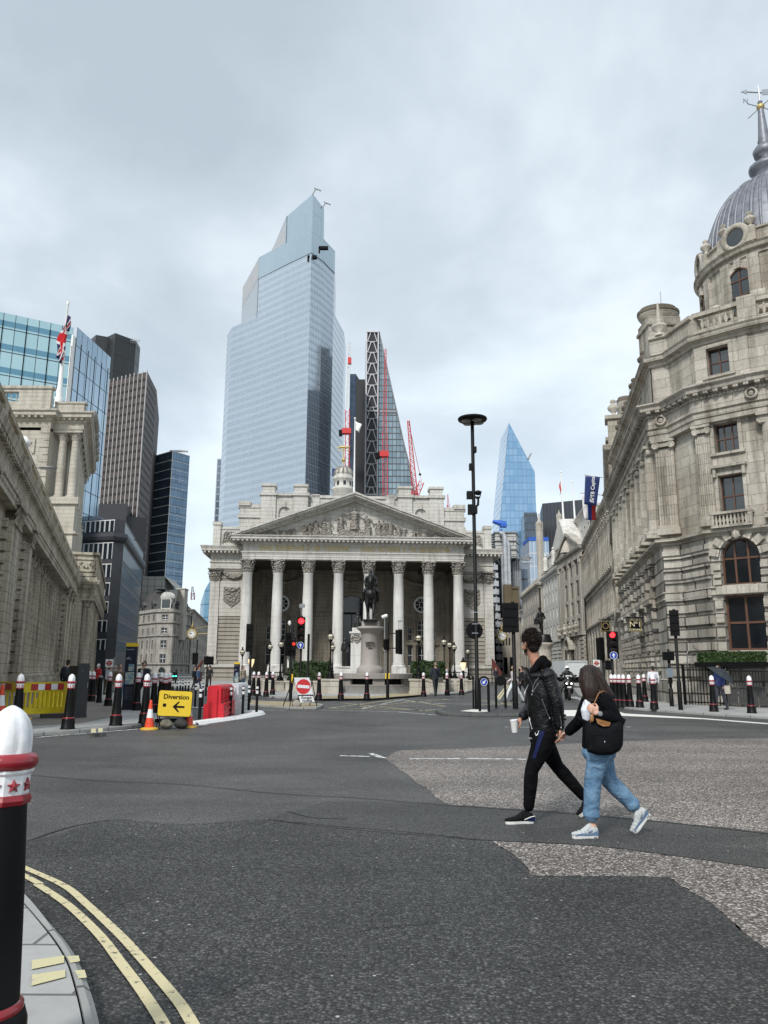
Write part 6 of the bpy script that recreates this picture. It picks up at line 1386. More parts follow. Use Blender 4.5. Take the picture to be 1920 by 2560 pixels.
for x,y,lab in ((633,1739,'leftmost bollard before the exchange, beside the tall signal back'),(645,1740,'second bollard before the exchange, just right of the leftmost'),(665,1742,'third bollard before the exchange, in front of the low stone wall'),(681,1737,'fourth bollard before the exchange, last of the left cluster'),
 (797,1749,'bollard before the exchange just right of the no entry sign'),(852,1749,'bollard before the exchange at the left of the statue steps'),(917,1747,'bollard before the exchange right in front of the horse statue'),(1059,1742,'bollard before the exchange next to the man with a shoulder bag'),
 (1118,1739,'bollard before the exchange in front of the right hedge end'),(1154,1738,'rightmost bollard before the exchange')): bollard(x,y,.1,lab,gR)
gK = 'bollards on the right pavement'
for x,y,lab in ((1532,1765,'first bollard of the right row, nearest the walking woman'),(1541,1765.5,'second bollard of the right row'),(1551,1766,'third bollard of the right row'),(1562,1767,'fourth bollard of the right row'),(1576,1767.5,'fifth bollard of the tight right row'),
 (1600,1769,'bollard standing alone just right of the tight row of five'),(1613,1754,'farther bollard half hidden by the lone one right of the tight row'),(1636,1773,'bollard in front of the man in a white shirt'),(1785,1779,'bollard in front of the person with the umbrella'),(1880,1783,'rightmost bollard before the grey gate')): bollard(x,y,.1,lab,gK)
bollard(1478,1738,.1,'far bollard just showing beside the woman\'s hair',gK)
mb = MB(); q = G(247,1757,.1); mb.lathe([(.12,0),(.1,.25),(.085,1.0)],q.x,q.y,.1,16); bp_ = thing('plain_post','plain black post without a white cap left of the map totem','post',(q.x,q.y,.1)); mb.build('shaft',BBLK,bp_)
mb = MB(); mb.lathe([(.05,0),(.09,.02),(.09,.08),(.02,.1)],q.x,q.y,1.1,12); mb.build('top',GREYM,bp_)
# ================================================================ ROAD WORKS ITEMS
YELP = simple('barrier_yellow',(.62,.47,.012),.42,noise=.15,scale=4,bump=.1); ORP = simple('cone_orange',(.72,.07,.025),.45,noise=.15,scale=8); REFW = simple('reflective_white',(.78,.78,.78),.4,noise=.05); REFR = simple('reflective_red',(.40,.03,.03),.4)
YB = simple('cone_base',(.60,.36,.03),.5); RUB = simple('rubber',(.03,.028,.026),.8); SIGNY = simple('sign_yellow',(.74,.50,.02),.4,noise=.06,scale=3); SACK = simple('sandbag',(.13,.12,.09),.9,noise=.4,scale=12,bump=.5)
def cone(px,py,z,h,lab,tilt=0):
 p = G(px,py,z); o = thing('traffic_cone',lab,'traffic cone',(p.x,p.y,z),.3,'orange and white traffic cones'); T = TR(p.x,p.y,z,.3); s = h/.75
 mb = MB(T); mb.lathe([(.125*s,.03),(.105*s,.2*s),(.088*s,.30*s)],n=20); mb.lathe([(.058*s,.52*s),(.035*s,.70*s),(.03*s,.745*s),(.012,.75*s)],n=20); mb.build('body',ORP,o)
 mb = MB(T); mb.lathe([(.0885*s,.30*s),(.058*s,.52*s)],n=20); mb.build('white_band',REFW,o)
 mb = MB(T); mb.lathe([(.23*s,0),(.23*s,.03),(.2*s,.045),(.13*s,.06)],n=20); mb.build('base',YB,o)
cone(373,1824,0,.72,'cone at the left foot of the diversion sign'); cone(471,1819,0,.72,'cone at the right foot of the diversion sign')
cone(-2,1800,.1,.95,'orange cone cut by the left edge behind the yellow barrier')
def barrier(name,lab,x0,x1,yb,D0,D1,h=1.0,hid=False):
 a,b_ = W(x0,yb,D0),W(x1,yb,D1); T = frame((a.x,D0),(b_.x,D1),.1); L = math.hypot(b_.x - a.x,D1 - D0)
 o = thing('pedestrian_barrier',lab,'barrier',(a.x,D0,.1),0,'yellow plastic pedestrian barriers')
 mb = MB(T); n_ = 10; hs = []
 for k in range(n_): x = .12 + (L - .24)*k/n_; hs.append((x,x + (L - .24)/n_ - .05,.28,.72))
 mb.wallh(0,L,.14,h,hs,.05); mb.wallh(0,L,.14,h,hs,.0,y=.05); mb.box(0,L,-.01,.06,h - .03,h); mb.box(-.0,L,-.01,.06,.12,.17); mb.box(-.03,0,-.01,.06,.14,h); mb.box(L,L + .03,-.01,.06,.14,h); mb.build('panel',YELP,o)
 mb = MB(T); k = 5
 for i in range(k): mb.box(L*(.22 + .13*i),L*(.22 + .13*(i + 1)),-.018,-.001,h - .22,h - .05,i % 2)
 mb.build('reflective_strip',[REFR,REFW],o)
 for x in (.2,L - .25): mb = MB(T); mb.box(x - .05,x + .1,-.25,.3,0,.05); mb.box(x,x + .06,-.02,.07,.05,.2); mb.build('foot',YB,o)
 return o
barrier('b','yellow plastic barrier with red and white strip facing the road',42,168,1790,21.9,23.4)
barrier('b','yellow barrier panel at the left edge, set at an angle behind the cone',-70,38,1790,25.4,22.1)
mb = MB(); q = G(118,1775,.1); b2 = thing('toppled_barrier','yellow barrier lying flat behind the standing one','barrier',(q.x,q.y,.1)); mb.box(-.9,.7,-.3,.6,0,.06,T=TR(q.x,q.y,.12,.3)); mb.add([(-.5,-.3,.1),(.8,-.3,.1),(.6,.2,.6),(-.3,.2,.6)],[(0,1,2,3)],T=TR(q.x,q.y,.1,.1)); mb.build('panel',YELP,b2)
mb = MB(); mb.box(-.35,.35,-.2,.2,0,.12,T=TR(*G(135,1795,.1).to_2d(),.1,.5)); mb.build('rubber_foot',RUB,b2)
def cabinet():
 a,b_ = W(185,1795,22.6),W(215,1794,22.9); T = frame((a.x,22.6),(b_.x,22.9),.1); L = math.hypot(b_.x - a.x,.3); h = W(200,1667,22.8).z - .1
 o = thing('utility_cabinet','tall dark grey utility cabinet behind the bollards on the left','cabinet',(a.x,22.6,.1))
 m_ = simple('cabinet_grey',(.022,.024,.027),.55,noise=.2,scale=2); mb = MB(T); mb.box(0,L,0,.42,.06,h); mb.box(-.015,L + .015,-.015,.435,h,h + .02); mb.box(-.01,L + .01,-.01,.43,0,.1)
 for z_ in (.35,.75,1.15): mb.box(.02,L - .02,-.008,0,z_,z_ + .38)
 mb.build('body',m_,o); mb = MB(T); mb.box(L - .06,L - .04,-.03,-.008,.85,1.0); mb.build('handle',GREYM,o)
 text('marking','i',T @ TR(L*.35,-.012,1.32),.10,GREYM,o)
cabinet()
def mapmat():
 m,t,b = base('map_panel',(.3,.4,.5),.3); g = nd(t,'ShaderNodeTexCoord'); v = nd(t,'ShaderNodeTexVoronoi',{'Vector': g.outputs['Object'],'Scale': 4.5},feature='DISTANCE_TO_EDGE'); n = nd(t,'ShaderNodeTexNoise',{'Vector': g.outputs['Object'],'Scale': 3.0})
 t.links.new(mx(t,ramp(t,v.outputs['Distance'],[(.02,1.0),(.06,0.0)]),ramp(t,n.outputs[0],[(.4,(.12,.22,.32)),(.6,(.25,.34,.40))]),(.55,.52,.30)),b.inputs['Base Color']); return m
MAPM = mapmat(); TNAVY = simple('totem_navy',(.008,.010,.028),.3,noise=.1)
def totem(x0,x1,yb,yt,D,lab,rz=0):
 a,b_ = W(x0,yb,D),W(x1,yb,D); T = TR(a.x,D,.1,rz); L = (b_.x - a.x)/max(.3,math.cos(rz)); h = W(x0,yt,D).z - .1
 o = thing('map_totem',lab,'map totem',(a.x,D,.1),0,'wayfinding map totems')
 mb = MB(T); mb.box(0,L,0,.14,.02,h*.945); mb.box(-.02,L + .02,-.02,.16,0,.06); mb.build('body',TNAVY,o); mb = MB(T); mb.box(0,L,-.002,.142,h*.945,h); mb.build('yellow_top',SIGNY,o)
 mb = MB(T); mb.box(.04,L - .04,-.008,-.002,h*.38,h*.56); mb.box(L*.35,L - .06,-.008,-.002,h*.575,h*.68); mb.build('map',MAPM,o)
 text('lettering','Threadneedle Street',T @ TR(L*.42,-.004,h*.9),L*.085,WHITEP,o,.002)
 text('lettering','Bank\nMonument\nMansion House',T @ TR(L*.30,-.004,h*.77),L*.075,WHITEP,o,.002)
 mb = MB(T)
 for k in range(9): mb.box(.06,L*.5,-.006,-.001,h*(.33 - k*.022),h*(.338 - k*.022)); mb.box(L*.56,L - .06,-.006,-.001,h*(.33 - k*.022),h*(.336 - k*.022))
 mb.build('index_lines',simple('index_grey',(.08,.09,.13),.5) if 'index_grey' not in MATS else MATS['index_grey'],o)
totem(305,333,1765,1607,27.2,'dark blue map totem with yellow top and street maps on the left'); totem(583,597,1720,1656,44.5,'small distant map totem with yellow top beside the exchange corner')
def diversion():
 p0,p1 = G(393,1824),G(470,1822); T = frame(p0.to_2d(),p1.to_2d()); L = (p1 - p0).length; fr = T @ Matrix.Rotation(R(-8),4,'X')
 o = thing('diversion_sign','yellow diversion sign with black arrow on a metal stand','road sign',(p0.x,p0.y,0)); s = 19.2/F*1.0
 z0,z1 = .32,.98; mb = MB(fr @ Matrix.Rotation(R(3),4,'Y'))
 def rr(x0,x1,a,b_,r=.04): return [(x0 + r,a),(x1 - r,a),(x1,a + r),(x1,b_ - r),(x1 - r,b_),(x0 + r,b_),(x0,b_ - r),(x0,a + r)]
 mb.plate(rr(-.05,L + .05,z0,z1),-.02,0); bo = mb.build('border',BLKM,o)
 mb = MB(fr @ Matrix.Rotation(R(3),4,'Y')); mb.plate(rr(-.033,L + .033,z0 + .017,z1 - .017,.035),-.024,-.0195); mb.build('panel',SIGNY,o)
 F2 = fr @ Matrix.Rotation(R(3),4,'Y')
 text('lettering','Diversion',F2 @ TR(L/2 + .02,-.025,z1 - .17),.165,BLKM,o,.002,bold=.004)
 mb = MB(F2); mb.box(.08,.16,-.028,-.0235,z0 + .24,z0 + .32); mb.plate([(.32,z0 + .25),(.46,z0 + .38),(.50,z0 + .38),(.42,z0 + .275),(.62,z0 + .275),(.62,z0 + .225),(.42,z0 + .225),(.50,z0 + .12),(.46,z0 + .12)],-.028,-.0235); mb.build('arrow',BLKM,o)
 mb = MB(T)
 for x in (.05,L - .05): mb.tube([(x,.06,0),(x + .01,.16,.98)],.014,6); mb.tube([(x,.48,0),(x + .01,.14,.95)],.014,6)
 mb.tube([(.05,.07,.2),(L - .05,.07,.2)],.014,6); mb.tube([(.05,.4,.15),(L - .05,.4,.15)],.014,6); mb.box(-.02,L,.3,.38,.16,.24); mb.build('stand',BLKM,o)
 for k,(x,y) in enumerate(((.22,.15),(.58,.1))):
  mb = MB(T); mb.sph((x,y,.13),(.17,.2,.125),12,8); mb.sph((x + .05,y - .06,.1),(.14,.16,.1),10,6)
  q = organic('sandbag',mb,SACK if k == 0 else RUB,None,.02,3); q['label'] = ('grey sandbag under the left half of the diversion sign','black sandbag under the right half of the diversion sign')[k]; q['category'] = 'sandbag'
diversion()
def noentry():
 p0,p1 = G(722,1773),G(800,1772); T = frame(p0.to_2d(),p1.to_2d()); o = thing('no_entry_sign','red and white no entry sign on a tilted stand, except cyclists','road sign',(p0.x,p0.y,0)); D = p0.y
 mp_ = lambda x,y: hit(T,x,y,0)
 c = [mp_(735,1694),mp_(773,1694),mp_(782,1736),mp_(745,1737)]
 mb = MB(T); mb.plate(c,-.01,.01); mb.build('board',simple('sign_white',(.75,.75,.76),.4,noise=.04),o)
 cc_ = mp_(758.5,1716.5); r_ = (c[1][0] - c[0][0])*.47; mb = MB(T @ Matrix.Translation((cc_[0],-.012,cc_[1])) @ Matrix.Rotation(PI/2,4,'X')); mb.lathe([(.01,.003),(r_,.003),(r_,-.002)],n=32,sm=False); mb.build('red_disc',simple('sign_red',(.58,.03,.035),.4,noise=.05),o)
 mb = MB(T @ Matrix.Translation((cc_[0],0,cc_[1])) @ Matrix.Rotation(R(4),4,'Y')); mb.box(-r_*.82,r_*.82,-.024,-.015,-r_*.2,r_*.2); mb.build('white_bar',MATS['sign_white'],o)
 d = [mp_(745,1739),mp_(783,1739),mp_(788,1756),mp_(750,1758)]; mb = MB(T); mb.plate(d,-.01,.01); mb.build('lower_border',BLKM,o); k = [(a + (sum(q[0] for q in d)/4 - a)*.06,z + (sum(q[1] for q in d)/4 - z)*.1) for a,z in d]; mb = MB(T); mb.plate(k,-.014,-.009); mb.build('lower_board',MATS['sign_white'],o)
 e = mp_(766,1744.5); text('lettering','Except',T @ TR(e[0],-.016,e[1]),.15,BLKM,o,.002,bold=.003); e = mp_(768,1752); text('lettering','cyclists',T @ TR(e[0],-.016,e[1]),.14,BLKM,o,.002,bold=.003)
 mb = MB(T)
 for (x,y,x2,y2,yy) in ((735,1694,722,1773,.02),(780,1700,792,1774,.02)): a,b_ = mp_(x,y),mp_(x2,y2); mb.tube([(a[0],.02,a[1]),(b_[0],-.1,.0)],.018,6); mb.tube([(a[0],.03,a[1]),(b_[0] - .1,.7,.0)],.018,6)
 a,b_ = mp_(745,1738),mp_(785,1738); mb.tube([(a[0],.02,a[1]),(b_[0],.02,b_[1])],.018,6); mb.build('stand',BLK,o)
 mb = MB(T); a = mp_(743,1768); mb.sph((a[0],.1,.17),(.2,.2,.17),12,8); q = organic('sandbag',mb,simple('sack_pale',(.30,.27,.23),.9,noise=.3,scale=10,bump=.4),None,.03,2); q['label'] = 'pale sandbag at the foot of the no entry sign'; q['category'] = 'sandbag'
noentry()
def waterb(x0,x1,yb,D0,D1,m,lab):
 a,b_ = W(x0,yb,D0),W(x1,yb,D1); T = frame((a.x,D0),(b_.x,D1)); L = math.hypot(b_.x - a.x,D1 - D0); o = thing('water_barrier',lab,'barrier',(a.x,D0,0))
 mb = MB(T); P = [(-.3,0),(.3,0),(.3,.42),(.2,.5),(.2,.96),(.16,1.0),(-.16,1.0),(-.2,.96),(-.2,.5),(-.3,.42)]
 v = [(0,y,z) for y,z in P] + [(L,y,z) for y,z in P]; n = len(P); mb.add(v,[(i,(i + 1) % n,(i + 1) % n + n,i + n) for i in range(n)] + [tuple(range(n - 1,-1,-1)),tuple(range(n,2*n))])
 for z_ in (.12,.28,.44): mb.box(.12,L - .12,-.33,-.28,z_,z_ + .06)
 for k in range(4): x = L*(k + .5)/4; mb.box(x - L*.06,x - L*.03,-.26,-.19,.56,.92); mb.box(x + L*.03,x + L*.06,-.26,-.19,.56,.92)
 mb.box(.05,L - .05,-.235,-.19,.52,.57); mb.box(.05,L - .05,-.235,-.19,.9,.94); mb.box(-.06,0,-.1,.1,.05,.9); mb.build('body',m,o)
 mb = MB(T)
 for k in range(3): x = L*(k + .5)/3; mb.box(x - .08,x + .08,-.31,-.295,.0,.06)
 mb.build('drain',BLKM,o)
 bv = o
RBAR = simple('barrier_red',(.62,.018,.03),.38,noise=.12,scale=3,bump=.05); WBAR = simple('barrier_white',(.66,.67,.68),.4,noise=.12,scale=3,bump=.05)
waterb(533,563,1790,23.7,26.4,RBAR,'red plastic water-filled barrier beside the traffic posts'); waterb(579,602,1787,26.7,29.4,WBAR,'white plastic water-filled barrier behind the red one')
# rubber lane kerb
mb = MB(); pts = smooth(gp([(478,1812),(520,1806),(570,1799),(620,1791),(644,1786),(640,1782),(600,1780),(560,1778)]),5); strip(mb,pts,.34,.075); P_ = pts
mb2 = MB(); strip(mb2,pts,.42,.03)
for i in range(0,len(pts) - 1,2): d = (pts[i + 1] - pts[i]); mb.box(-.08,.08,-.16,.16,.02,.078,T=TR(pts[i].x,pts[i].y,0,math.atan2(d.y,d.x)))
v0_ = len(mb.v);
for s in (-1,1):
 for i in range(len(pts) - 1):
  a,b_ = pts[i],pts[i + 1]; n_ = Vector((-(b_ - a).y,(b_ - a).x)).normalized()*s; mb.add([(a.x + n_.x*.17,a.y + n_.y*.17,.075),(b_.x + n_.x*.17,b_.y + n_.y*.17,.075),(b_.x + n_.x*.24,b_.y + n_.y*.24,0),(a.x + n_.x*.24,a.y + n_.y*.24,0)],[(0,1,2,3)])
LKm = thing('lane_divider','white modular rubber lane divider curving below the red barrier','lane divider',(pts[0].x,pts[0].y,0)); mb.build('modules',WHITEP,LKm)
mb = MB(); strip(mb,smooth(gp([(478,1772),(520,1773),(560,1776)]),4),.3,.06); o = thing('lane_divider','short far stretch of white lane divider left of the red barrier','lane divider',tuple(G(478,1772))); mb.build('modules',WHITEP,o)
def make_post():
 o = thing('traffic_post','x','traffic post',(0,0,0)); mb = MB(); mb.lathe([(.07,0),(.07,.02),(.045,.04),(.045,.93),(.04,.95)],n=12); mb.build('post',BLKM,o)
 mb = MB(); mb.lathe([(.0465,.68),(.0465,.78)],n=12,cap=False); mb.lathe([(.0465,.84),(.0465,.92)],n=12,cap=False); mb.build('reflective_band',REFW,o); return o
PM = make_post(); first = [True]
for x,y,lab in ((498,1803,'front-left post beside the diversion sign'),(537,1800,'post in front of the red barrier\'s left end'),(575,1793,'post between the red and white barriers'),(606,1789,'post just right of the white barrier'),(621,1781,'post next to the tall signal pole'),(641,1786,'rightmost post at the tip of the divider'),
 (487,1769,'left far post above the diversion sign'),(505,1771,'right far post above the diversion sign'),(441,1752,'first of the small far posts from the left'),(449,1749,'second of the small far posts'),(455,1752,'third of the small far posts'),(462,1748,'fourth of the small far posts'),(470,1748,'rightmost of the small far posts'),(430,1752,'small far post right above the trio of bollards')):
 p = G(x,y); lab = 'black and white flexible ' + lab; g_ = 'black and white flexible traffic posts'
 if first[0]: PM.location = (p.x,p.y,0); PM['label'] = lab; PM['group'] = g_; first[0] = False
 else: dup(PM,(p.x,p.y,0),0,lab,g_)
# ================================================================ SIGNALS, POLES, SIGNS
SIGB = simple('sign_blue',(.01,.05,.34),.4,noise=.05); LRED = emit('red_lamp',(1.0,.015,.02),3.2); LGRN = emit('green_lamp',(.05,1.0,.5),4); LENS = simple('dark_lens',(.02,.008,.008),.2); LWARM = emit('warm_lamp',(1.0,.72,.4),.5)
def blue_sign(o,T,r,ang,y=-.02,name='blue_sign'):
 mb = MB(T @ Matrix.Rotation(PI/2,4,'X')); mb.lathe([(.01,.0),(r,.0),(r,-.02)],n=28,sm=False); b_ = mb.build(name,SIGB,o)
 mb = MB(T @ Matrix.Rotation(PI/2,4,'X')); mb.lathe([(r*.92,.001),(r*.92,.006),(r,.006),(r,-.001)],n=28,sm=False,cap=False); mb.build('rim',WHITEP,b_)
 mb = MB(T @ Matrix.Rotation(ang,4,'Y')); mb.plate([(-r*.12,-r*.62),(r*.12,-r*.62),(r*.12,r*.1),(r*.36,-r*.12),(r*.36,r*.12),(0,r*.6),(-r*.36,r*.12),(-r*.36,-r*.12),(-r*.12,r*.1)],-.01,-.004); mb.build('arrow',WHITEP,b_)
def signal_post(lab,px,py,z,ytop,heads,pr=.055,cat='traffic light',name='traffic_light'):
 p = G(px,py,z); D = p.y; o = thing(name,lab,cat,(p.x,p.y,z)); zt = W(px,ytop,D).z
 mb = MB(); mb.lathe([(pr*1.5,0),(pr*1.5,min(1.0,(zt - z)*.3)),(pr,min(1.05,(zt - z)*.31)),(pr,zt - z),(pr*.7,zt - z + .02)],p.x,p.y,z,14); mb.build('pole',BLK,o)
 for h in heads:
  a,b_ = W(h['x0'],h['y1'],D),W(h['x1'],h['y0'],D); yb = h.get('dy',0); T = TR((a.x + b_.x)/2,D - .12 + yb,a.z,h.get('rz',0)); w_,hh = (b_.x - a.x),b_.z - a.z
  if abs((a.x + b_.x)/2 - p.x) > w_*.7:
   mb = MB()
   for q in (.25,.85): mb.tube([(p.x,p.y,a.z + hh*q),((a.x + b_.x)/2,D,a.z + hh*q)],.025,6)
   mb.build('bracket',BLK,o)
  mb = MB(T); mb.box(-w_/2,w_/2,-.02,.02,0,hh); mb.box(-w_/2*.75,w_/2*.75,.02,.22,hh*.02,hh*.98)
  if not h.get('front'):
   for q in (.2,.5,.8): mb.box(-w_/2*.8,w_/2*.8,-.05,-.02,hh*q,hh*q + .03)
   mb.lathe([(w_*.36,-.02),(w_*.36,-.12)],n=12,T=Matrix.Translation((0,0,hh*.5)) @ Matrix.Rotation(PI/2,4,'X')) if False else None
  hd = mb.build('signal_head',BLKM,o)
  if h.get('front'):
   lit = h.get('lit',0); n_ = h.get('n',3); hb = hh*(.78 if h.get('blue') else 1); r_ = min(w_*.36,hb/n_*.4)
   for k in range(n_):
    zc = hh - hb*(k + .5)/n_; M = T @ Matrix.Translation((0,-.03,zc)) @ Matrix.Rotation(PI/2,4,'X')
    mb = MB(M); mb.lathe([(.005,.03),(r_*.6,.022),(r_,0)],n=20); mb.build('lens',(h.get('lm',LRED) if k == lit else LENS),hd)
    mb = MB(M); mb.lathe([(r_*1.05,0),(r_*1.08,.17)],n=16,a0=R(10),a1=R(170)); mb.build('hood',BLKM,hd)
   if h.get('blue'): blue_sign(o,T @ Matrix.Translation((0,-.06,hh*.11)),min(w_*.42,.16),0)
 return o,p
o,p = signal_post('tall black traffic light seen from behind at the left of the portico',622,1762,0,1556,[dict(x0=615,x1=635,y0=1560,y1=1630)])
o,p = signal_post('traffic light showing red with a blue arrow sign before the portico',749,1757,0,1540,[dict(x0=742,x1=764,y0=1543,y1=1622,front=1,lit=0,blue=1)])
mb = MB(); a = W(752,1543,p.y); mb.tube([(a.x,a.y,a.z),(a.x + .05,a.y,a.z + .35)],.015,5); b_ = W(757,1514,p.y); mb.tube([(a.x,a.y,a.z + .2),(b_.x - .1,b_.y,b_.z)],.015,5); mb.box(b_.x - .16,b_.x + .1,b_.y - .02,b_.y + .02,b_.z - .1,b_.z + .08); mb.build('aerial',GREYM,o)
o,p = signal_post('cluster of dark signals seen edge-on left of the red light',726,1751,0,1565,[dict(x0=714,x1=730,y0=1582,y1=1640,rz=.5),dict(x0=729,x1=741,y0=1600,y1=1640,front=1,n=2,lit=0,lm=emit('dim_red_lamp',(1,.05,.03),.6))])
mb = MB();
for x in (722,732): a,b_ = W(x - 3,1669,p.y + .3),W(x + 2,1642,p.y + .3); mb.box(a.x,b_.x,p.y + .1,p.y + .13,a.z,b_.z)
mb.build('white_sign_back',WHITEP,o); mb = MB(); a,b_ = W(729,1708,p.y),W(733,1685,p.y); mb.box(a.x,b_.x,p.y - .1,p.y + .05,a.z,b_.z); mb.build('push_button_box',SIGNY,o)
mb = MB(); q = W(724,1558,p.y); mb.lathe([(.05,-.1),(.09,0),(.05,.12)],q.x,q.y,q.z,10); mb.build('camera',WHITEP,o)
o,p = signal_post('traffic light on side brackets right of the horse statue',969,1745,.1,1555,[dict(x0=992,x1=1010,y0=1574,y1=1636,rz=1.1),dict(x0=962,x1=974,y0=1598,y1=1625,rz=.6)])
mb = MB(); a,b_ = W(963,1697,p.y),W(974,1683,p.y); mb.box(a.x,a.x + .06,p.y - .1,p.y,a.z,b_.z); mb.box(b_.x - .06,b_.x,p.y - .1,p.y,a.z,b_.z); mb.build('push_button_box',SIGNY,o)
mb = MB(); a,b_ = W(996,1574,p.y),W(999,1552,p.y); mb.tube([a,W(996,1554,p.y)],.012,5); mb.tube([W(1000,1574,p.y),W(1000,1554,p.y)],.012,5); mb.box(a.x - .03,a.x + .2,p.y - .05,p.y + .05,b_.z - .05,b_.z + .02); mb.build('aerial',GREYM,o)
def simple_post(name,lab,cat,px,py,z,ytop,r,m):
 p = G(px,py,z); o = thing(name,lab,cat,tuple(p)); zt = W(px,ytop,p.y).z; mb = MB(); mb.lathe([(r*1.4,0),(r*1.4,(zt - z)*.25),(r,(zt - z)*.26),(r,zt - z)],p.x,p.y,z,10); mb.build('pole',m,o); return o,p
o,p = simple_post('camera_pole','slim pole with a white security camera right of the statue plinth','camera pole',961,1726,.1,1545,.045,GREYM)
c0 = W(962,1541,p.y); mb = MB(TR(c0.x,c0.y,c0.z) @ Matrix.Rotation(R(70),4,'Y')); mb.lathe([(.1,-.22),(.13,-.2),(.13,.16),(.1,.2)],n=12); mb.build('camera',WHITEP,o)
simple_post('black_post','plain thin black post right of the red traffic light','post',768,1745,.1,1585,.06,BLK)
# mast with disc lamp
o,p = signal_post('x',1194,1772,.1,1046,[],pr=.07,cat='lamp mast',name='lamp_mast'); o['label'] = 'very tall black mast with a flat disc lamp and cameras on top'
D = p.y; P1 = lambda x,y: W(x,y,D)
mb = MB(); c0 = P1(1181,1050); mb.lathe([(.03,-.1),(.42,-.09),(.56,-.02),(.585,.03),(.57,.07),(.3,.12),(.02,.14)],c0.x,c0.y,c0.z,36); dl = mb.build('disc_lamp',BLK,o)
mb = MB()
for k in range(4): a = k*PI/2 + .5; mb.lathe([(.02,-.108),(.19,-.104),(.2,-.085)],c0.x + .3*math.cos(a),c0.y + .3*math.sin(a),c0.z,18)
mb.build('lens',simple('lamp_lens',(.18,.18,.17),.3),dl)
mb = MB(); bx_ = lambda x0,x1,y0,y1,d0=-.12,d1=.12: mb.box(P1(x0,y1).x,P1(x1,y1).x,D + d0,D + d1,P1(x0,y1).z,P1(x0,y0).z)
bx_(1182,1191,1118,1131); bx_(1173,1180,1160,1175); bx_(1167,1180,1229,1247); bx_(1170,1183,1262,1286); bx_(1183,1193,1268,1284)
mb.tube([P1(1183,1243),P1(1196,1243),P1(1195,1262),P1(1186,1270)],.05,8); mb.sph(tuple(P1(1195,1232)),(.13,.16,.1),12,8); mb.tube([P1(1203,1228),P1(1199,1245),P1(1190,1247)],.025,6); mb.build('camera',BLK,o)
mb = MB(); c0 = P1(1187,1576); mb.lathe([(.01,.0),(.32,.0),(.32,-.03),(.01,-.03)],n=32,sm=False,T=Matrix.Translation((c0.x,c0.y + .12,c0.z)) @ Matrix.Rotation(PI/2,4,'X')); mb.build('round_sign_back',BLKM,o)
mb = MB()
for y in (1531,1560,1583): q = P1(1187,y); mb.box(q.x - .12,q.x + .12,D - .09,D - .07,q.z - .012,q.z + .012)
mb.build('clamp',CHROME,o)
mb = MB(); a = G(1191,1771,.1); mb.tube([(a.x - .12,a.y - .1,.1),(a.x - .12,a.y - .1,W(1188,1690,D).z)],.035,8); mb.build('side_pipe',BLK,o)
def hoop(x0,x1,yt,yb,z,blue,lab):
 a,b_ = G(x0,yb,z),G(x1,yb,z); D = (a.y + b_.y)/2; T = frame((a.x,D),(b_.x,D),z); L = b_.x - a.x; h = W(x0,yt,D).z - z; r_ = L/2
 o = thing('hoop_sign',lab,'hoop sign',(a.x,D,z)); P = [(0,0,0)] + [(r_ - r_*math.cos(t*PI/12),0,h - r_ + r_*math.sin(t*PI/12)) for t in range(13)] + [(L,0,0)]
 mb = MB(T); mb.tube(P,.048,8); mb.build('hoop',BLK,o); M = T @ Matrix.Translation((r_,-.05,h - r_ - .01))
 mb = MB(M @ Matrix.Rotation(PI/2,4,'X')); mb.lathe([(.01,.0),(r_*.92,.0),(r_*.92,-.04),(.01,-.04)],n=28,sm=False); mb.build('backing',BLKM,o)
 if blue: blue_sign(o,M @ Matrix.Translation((0,-.012,0)),r_*.82,R(225))
hoop(1200,1222,1693,1779,.1,True,'black hoop with a round blue keep left sign'); hoop(1241,1264,1691,1770,.1,False,'black hoop with a plain black disc back');
o,p = signal_post('big black traffic light seen from behind on the island',1289,1772,.1,1505,[dict(x0=1256,x1=1294,y0=1508,y1=1581)],pr=.07)
o,p = signal_post('traffic light showing red over a blue arrow beside the domed building',1536,1763,.1,1580,[dict(x0=1517,x1=1542,y0=1579,y1=1646,front=1,lit=0,blue=1)])
o,p = signal_post('dark traffic light seen edge-on left of the red one, box below',1513,1757,.1,1600,[dict(x0=1495,x1=1511,y0=1594,y1=1651,rz=.7),dict(x0=1513,x1=1527,y0=1651,y1=1675)])
o,p = signal_post('tall leaning traffic light back before the rusticated corner',1702,1775,.1,1524,[dict(x0=1674,x1=1692,y0=1526,y1=1590,rz=-.35)])
o,p = signal_post('short pole with a wide black sign back and blue-grey sign',1680,1766,.1,1624,[dict(x0=1655,x1=1682,y0=1630,y1=1651)],name='sign_pole',cat='sign pole')
mb = MB(); a,b_ = W(1666,1693,p.y),W(1679,1671,p.y); mb.box(a.x,b_.x,p.y - .12,p.y - .1,a.z,b_.z); mb.build('grey_sign',simple('bluegrey',(.16,.20,.23),.5),o); mb = MB(); q = W(1675,1701,p.y - .1); mb.box(q.x - .07,q.x + .07,q.y - .1,q.y,q.z - .13,q.z + .1); mb.build('push_button_box',BLKM,o)
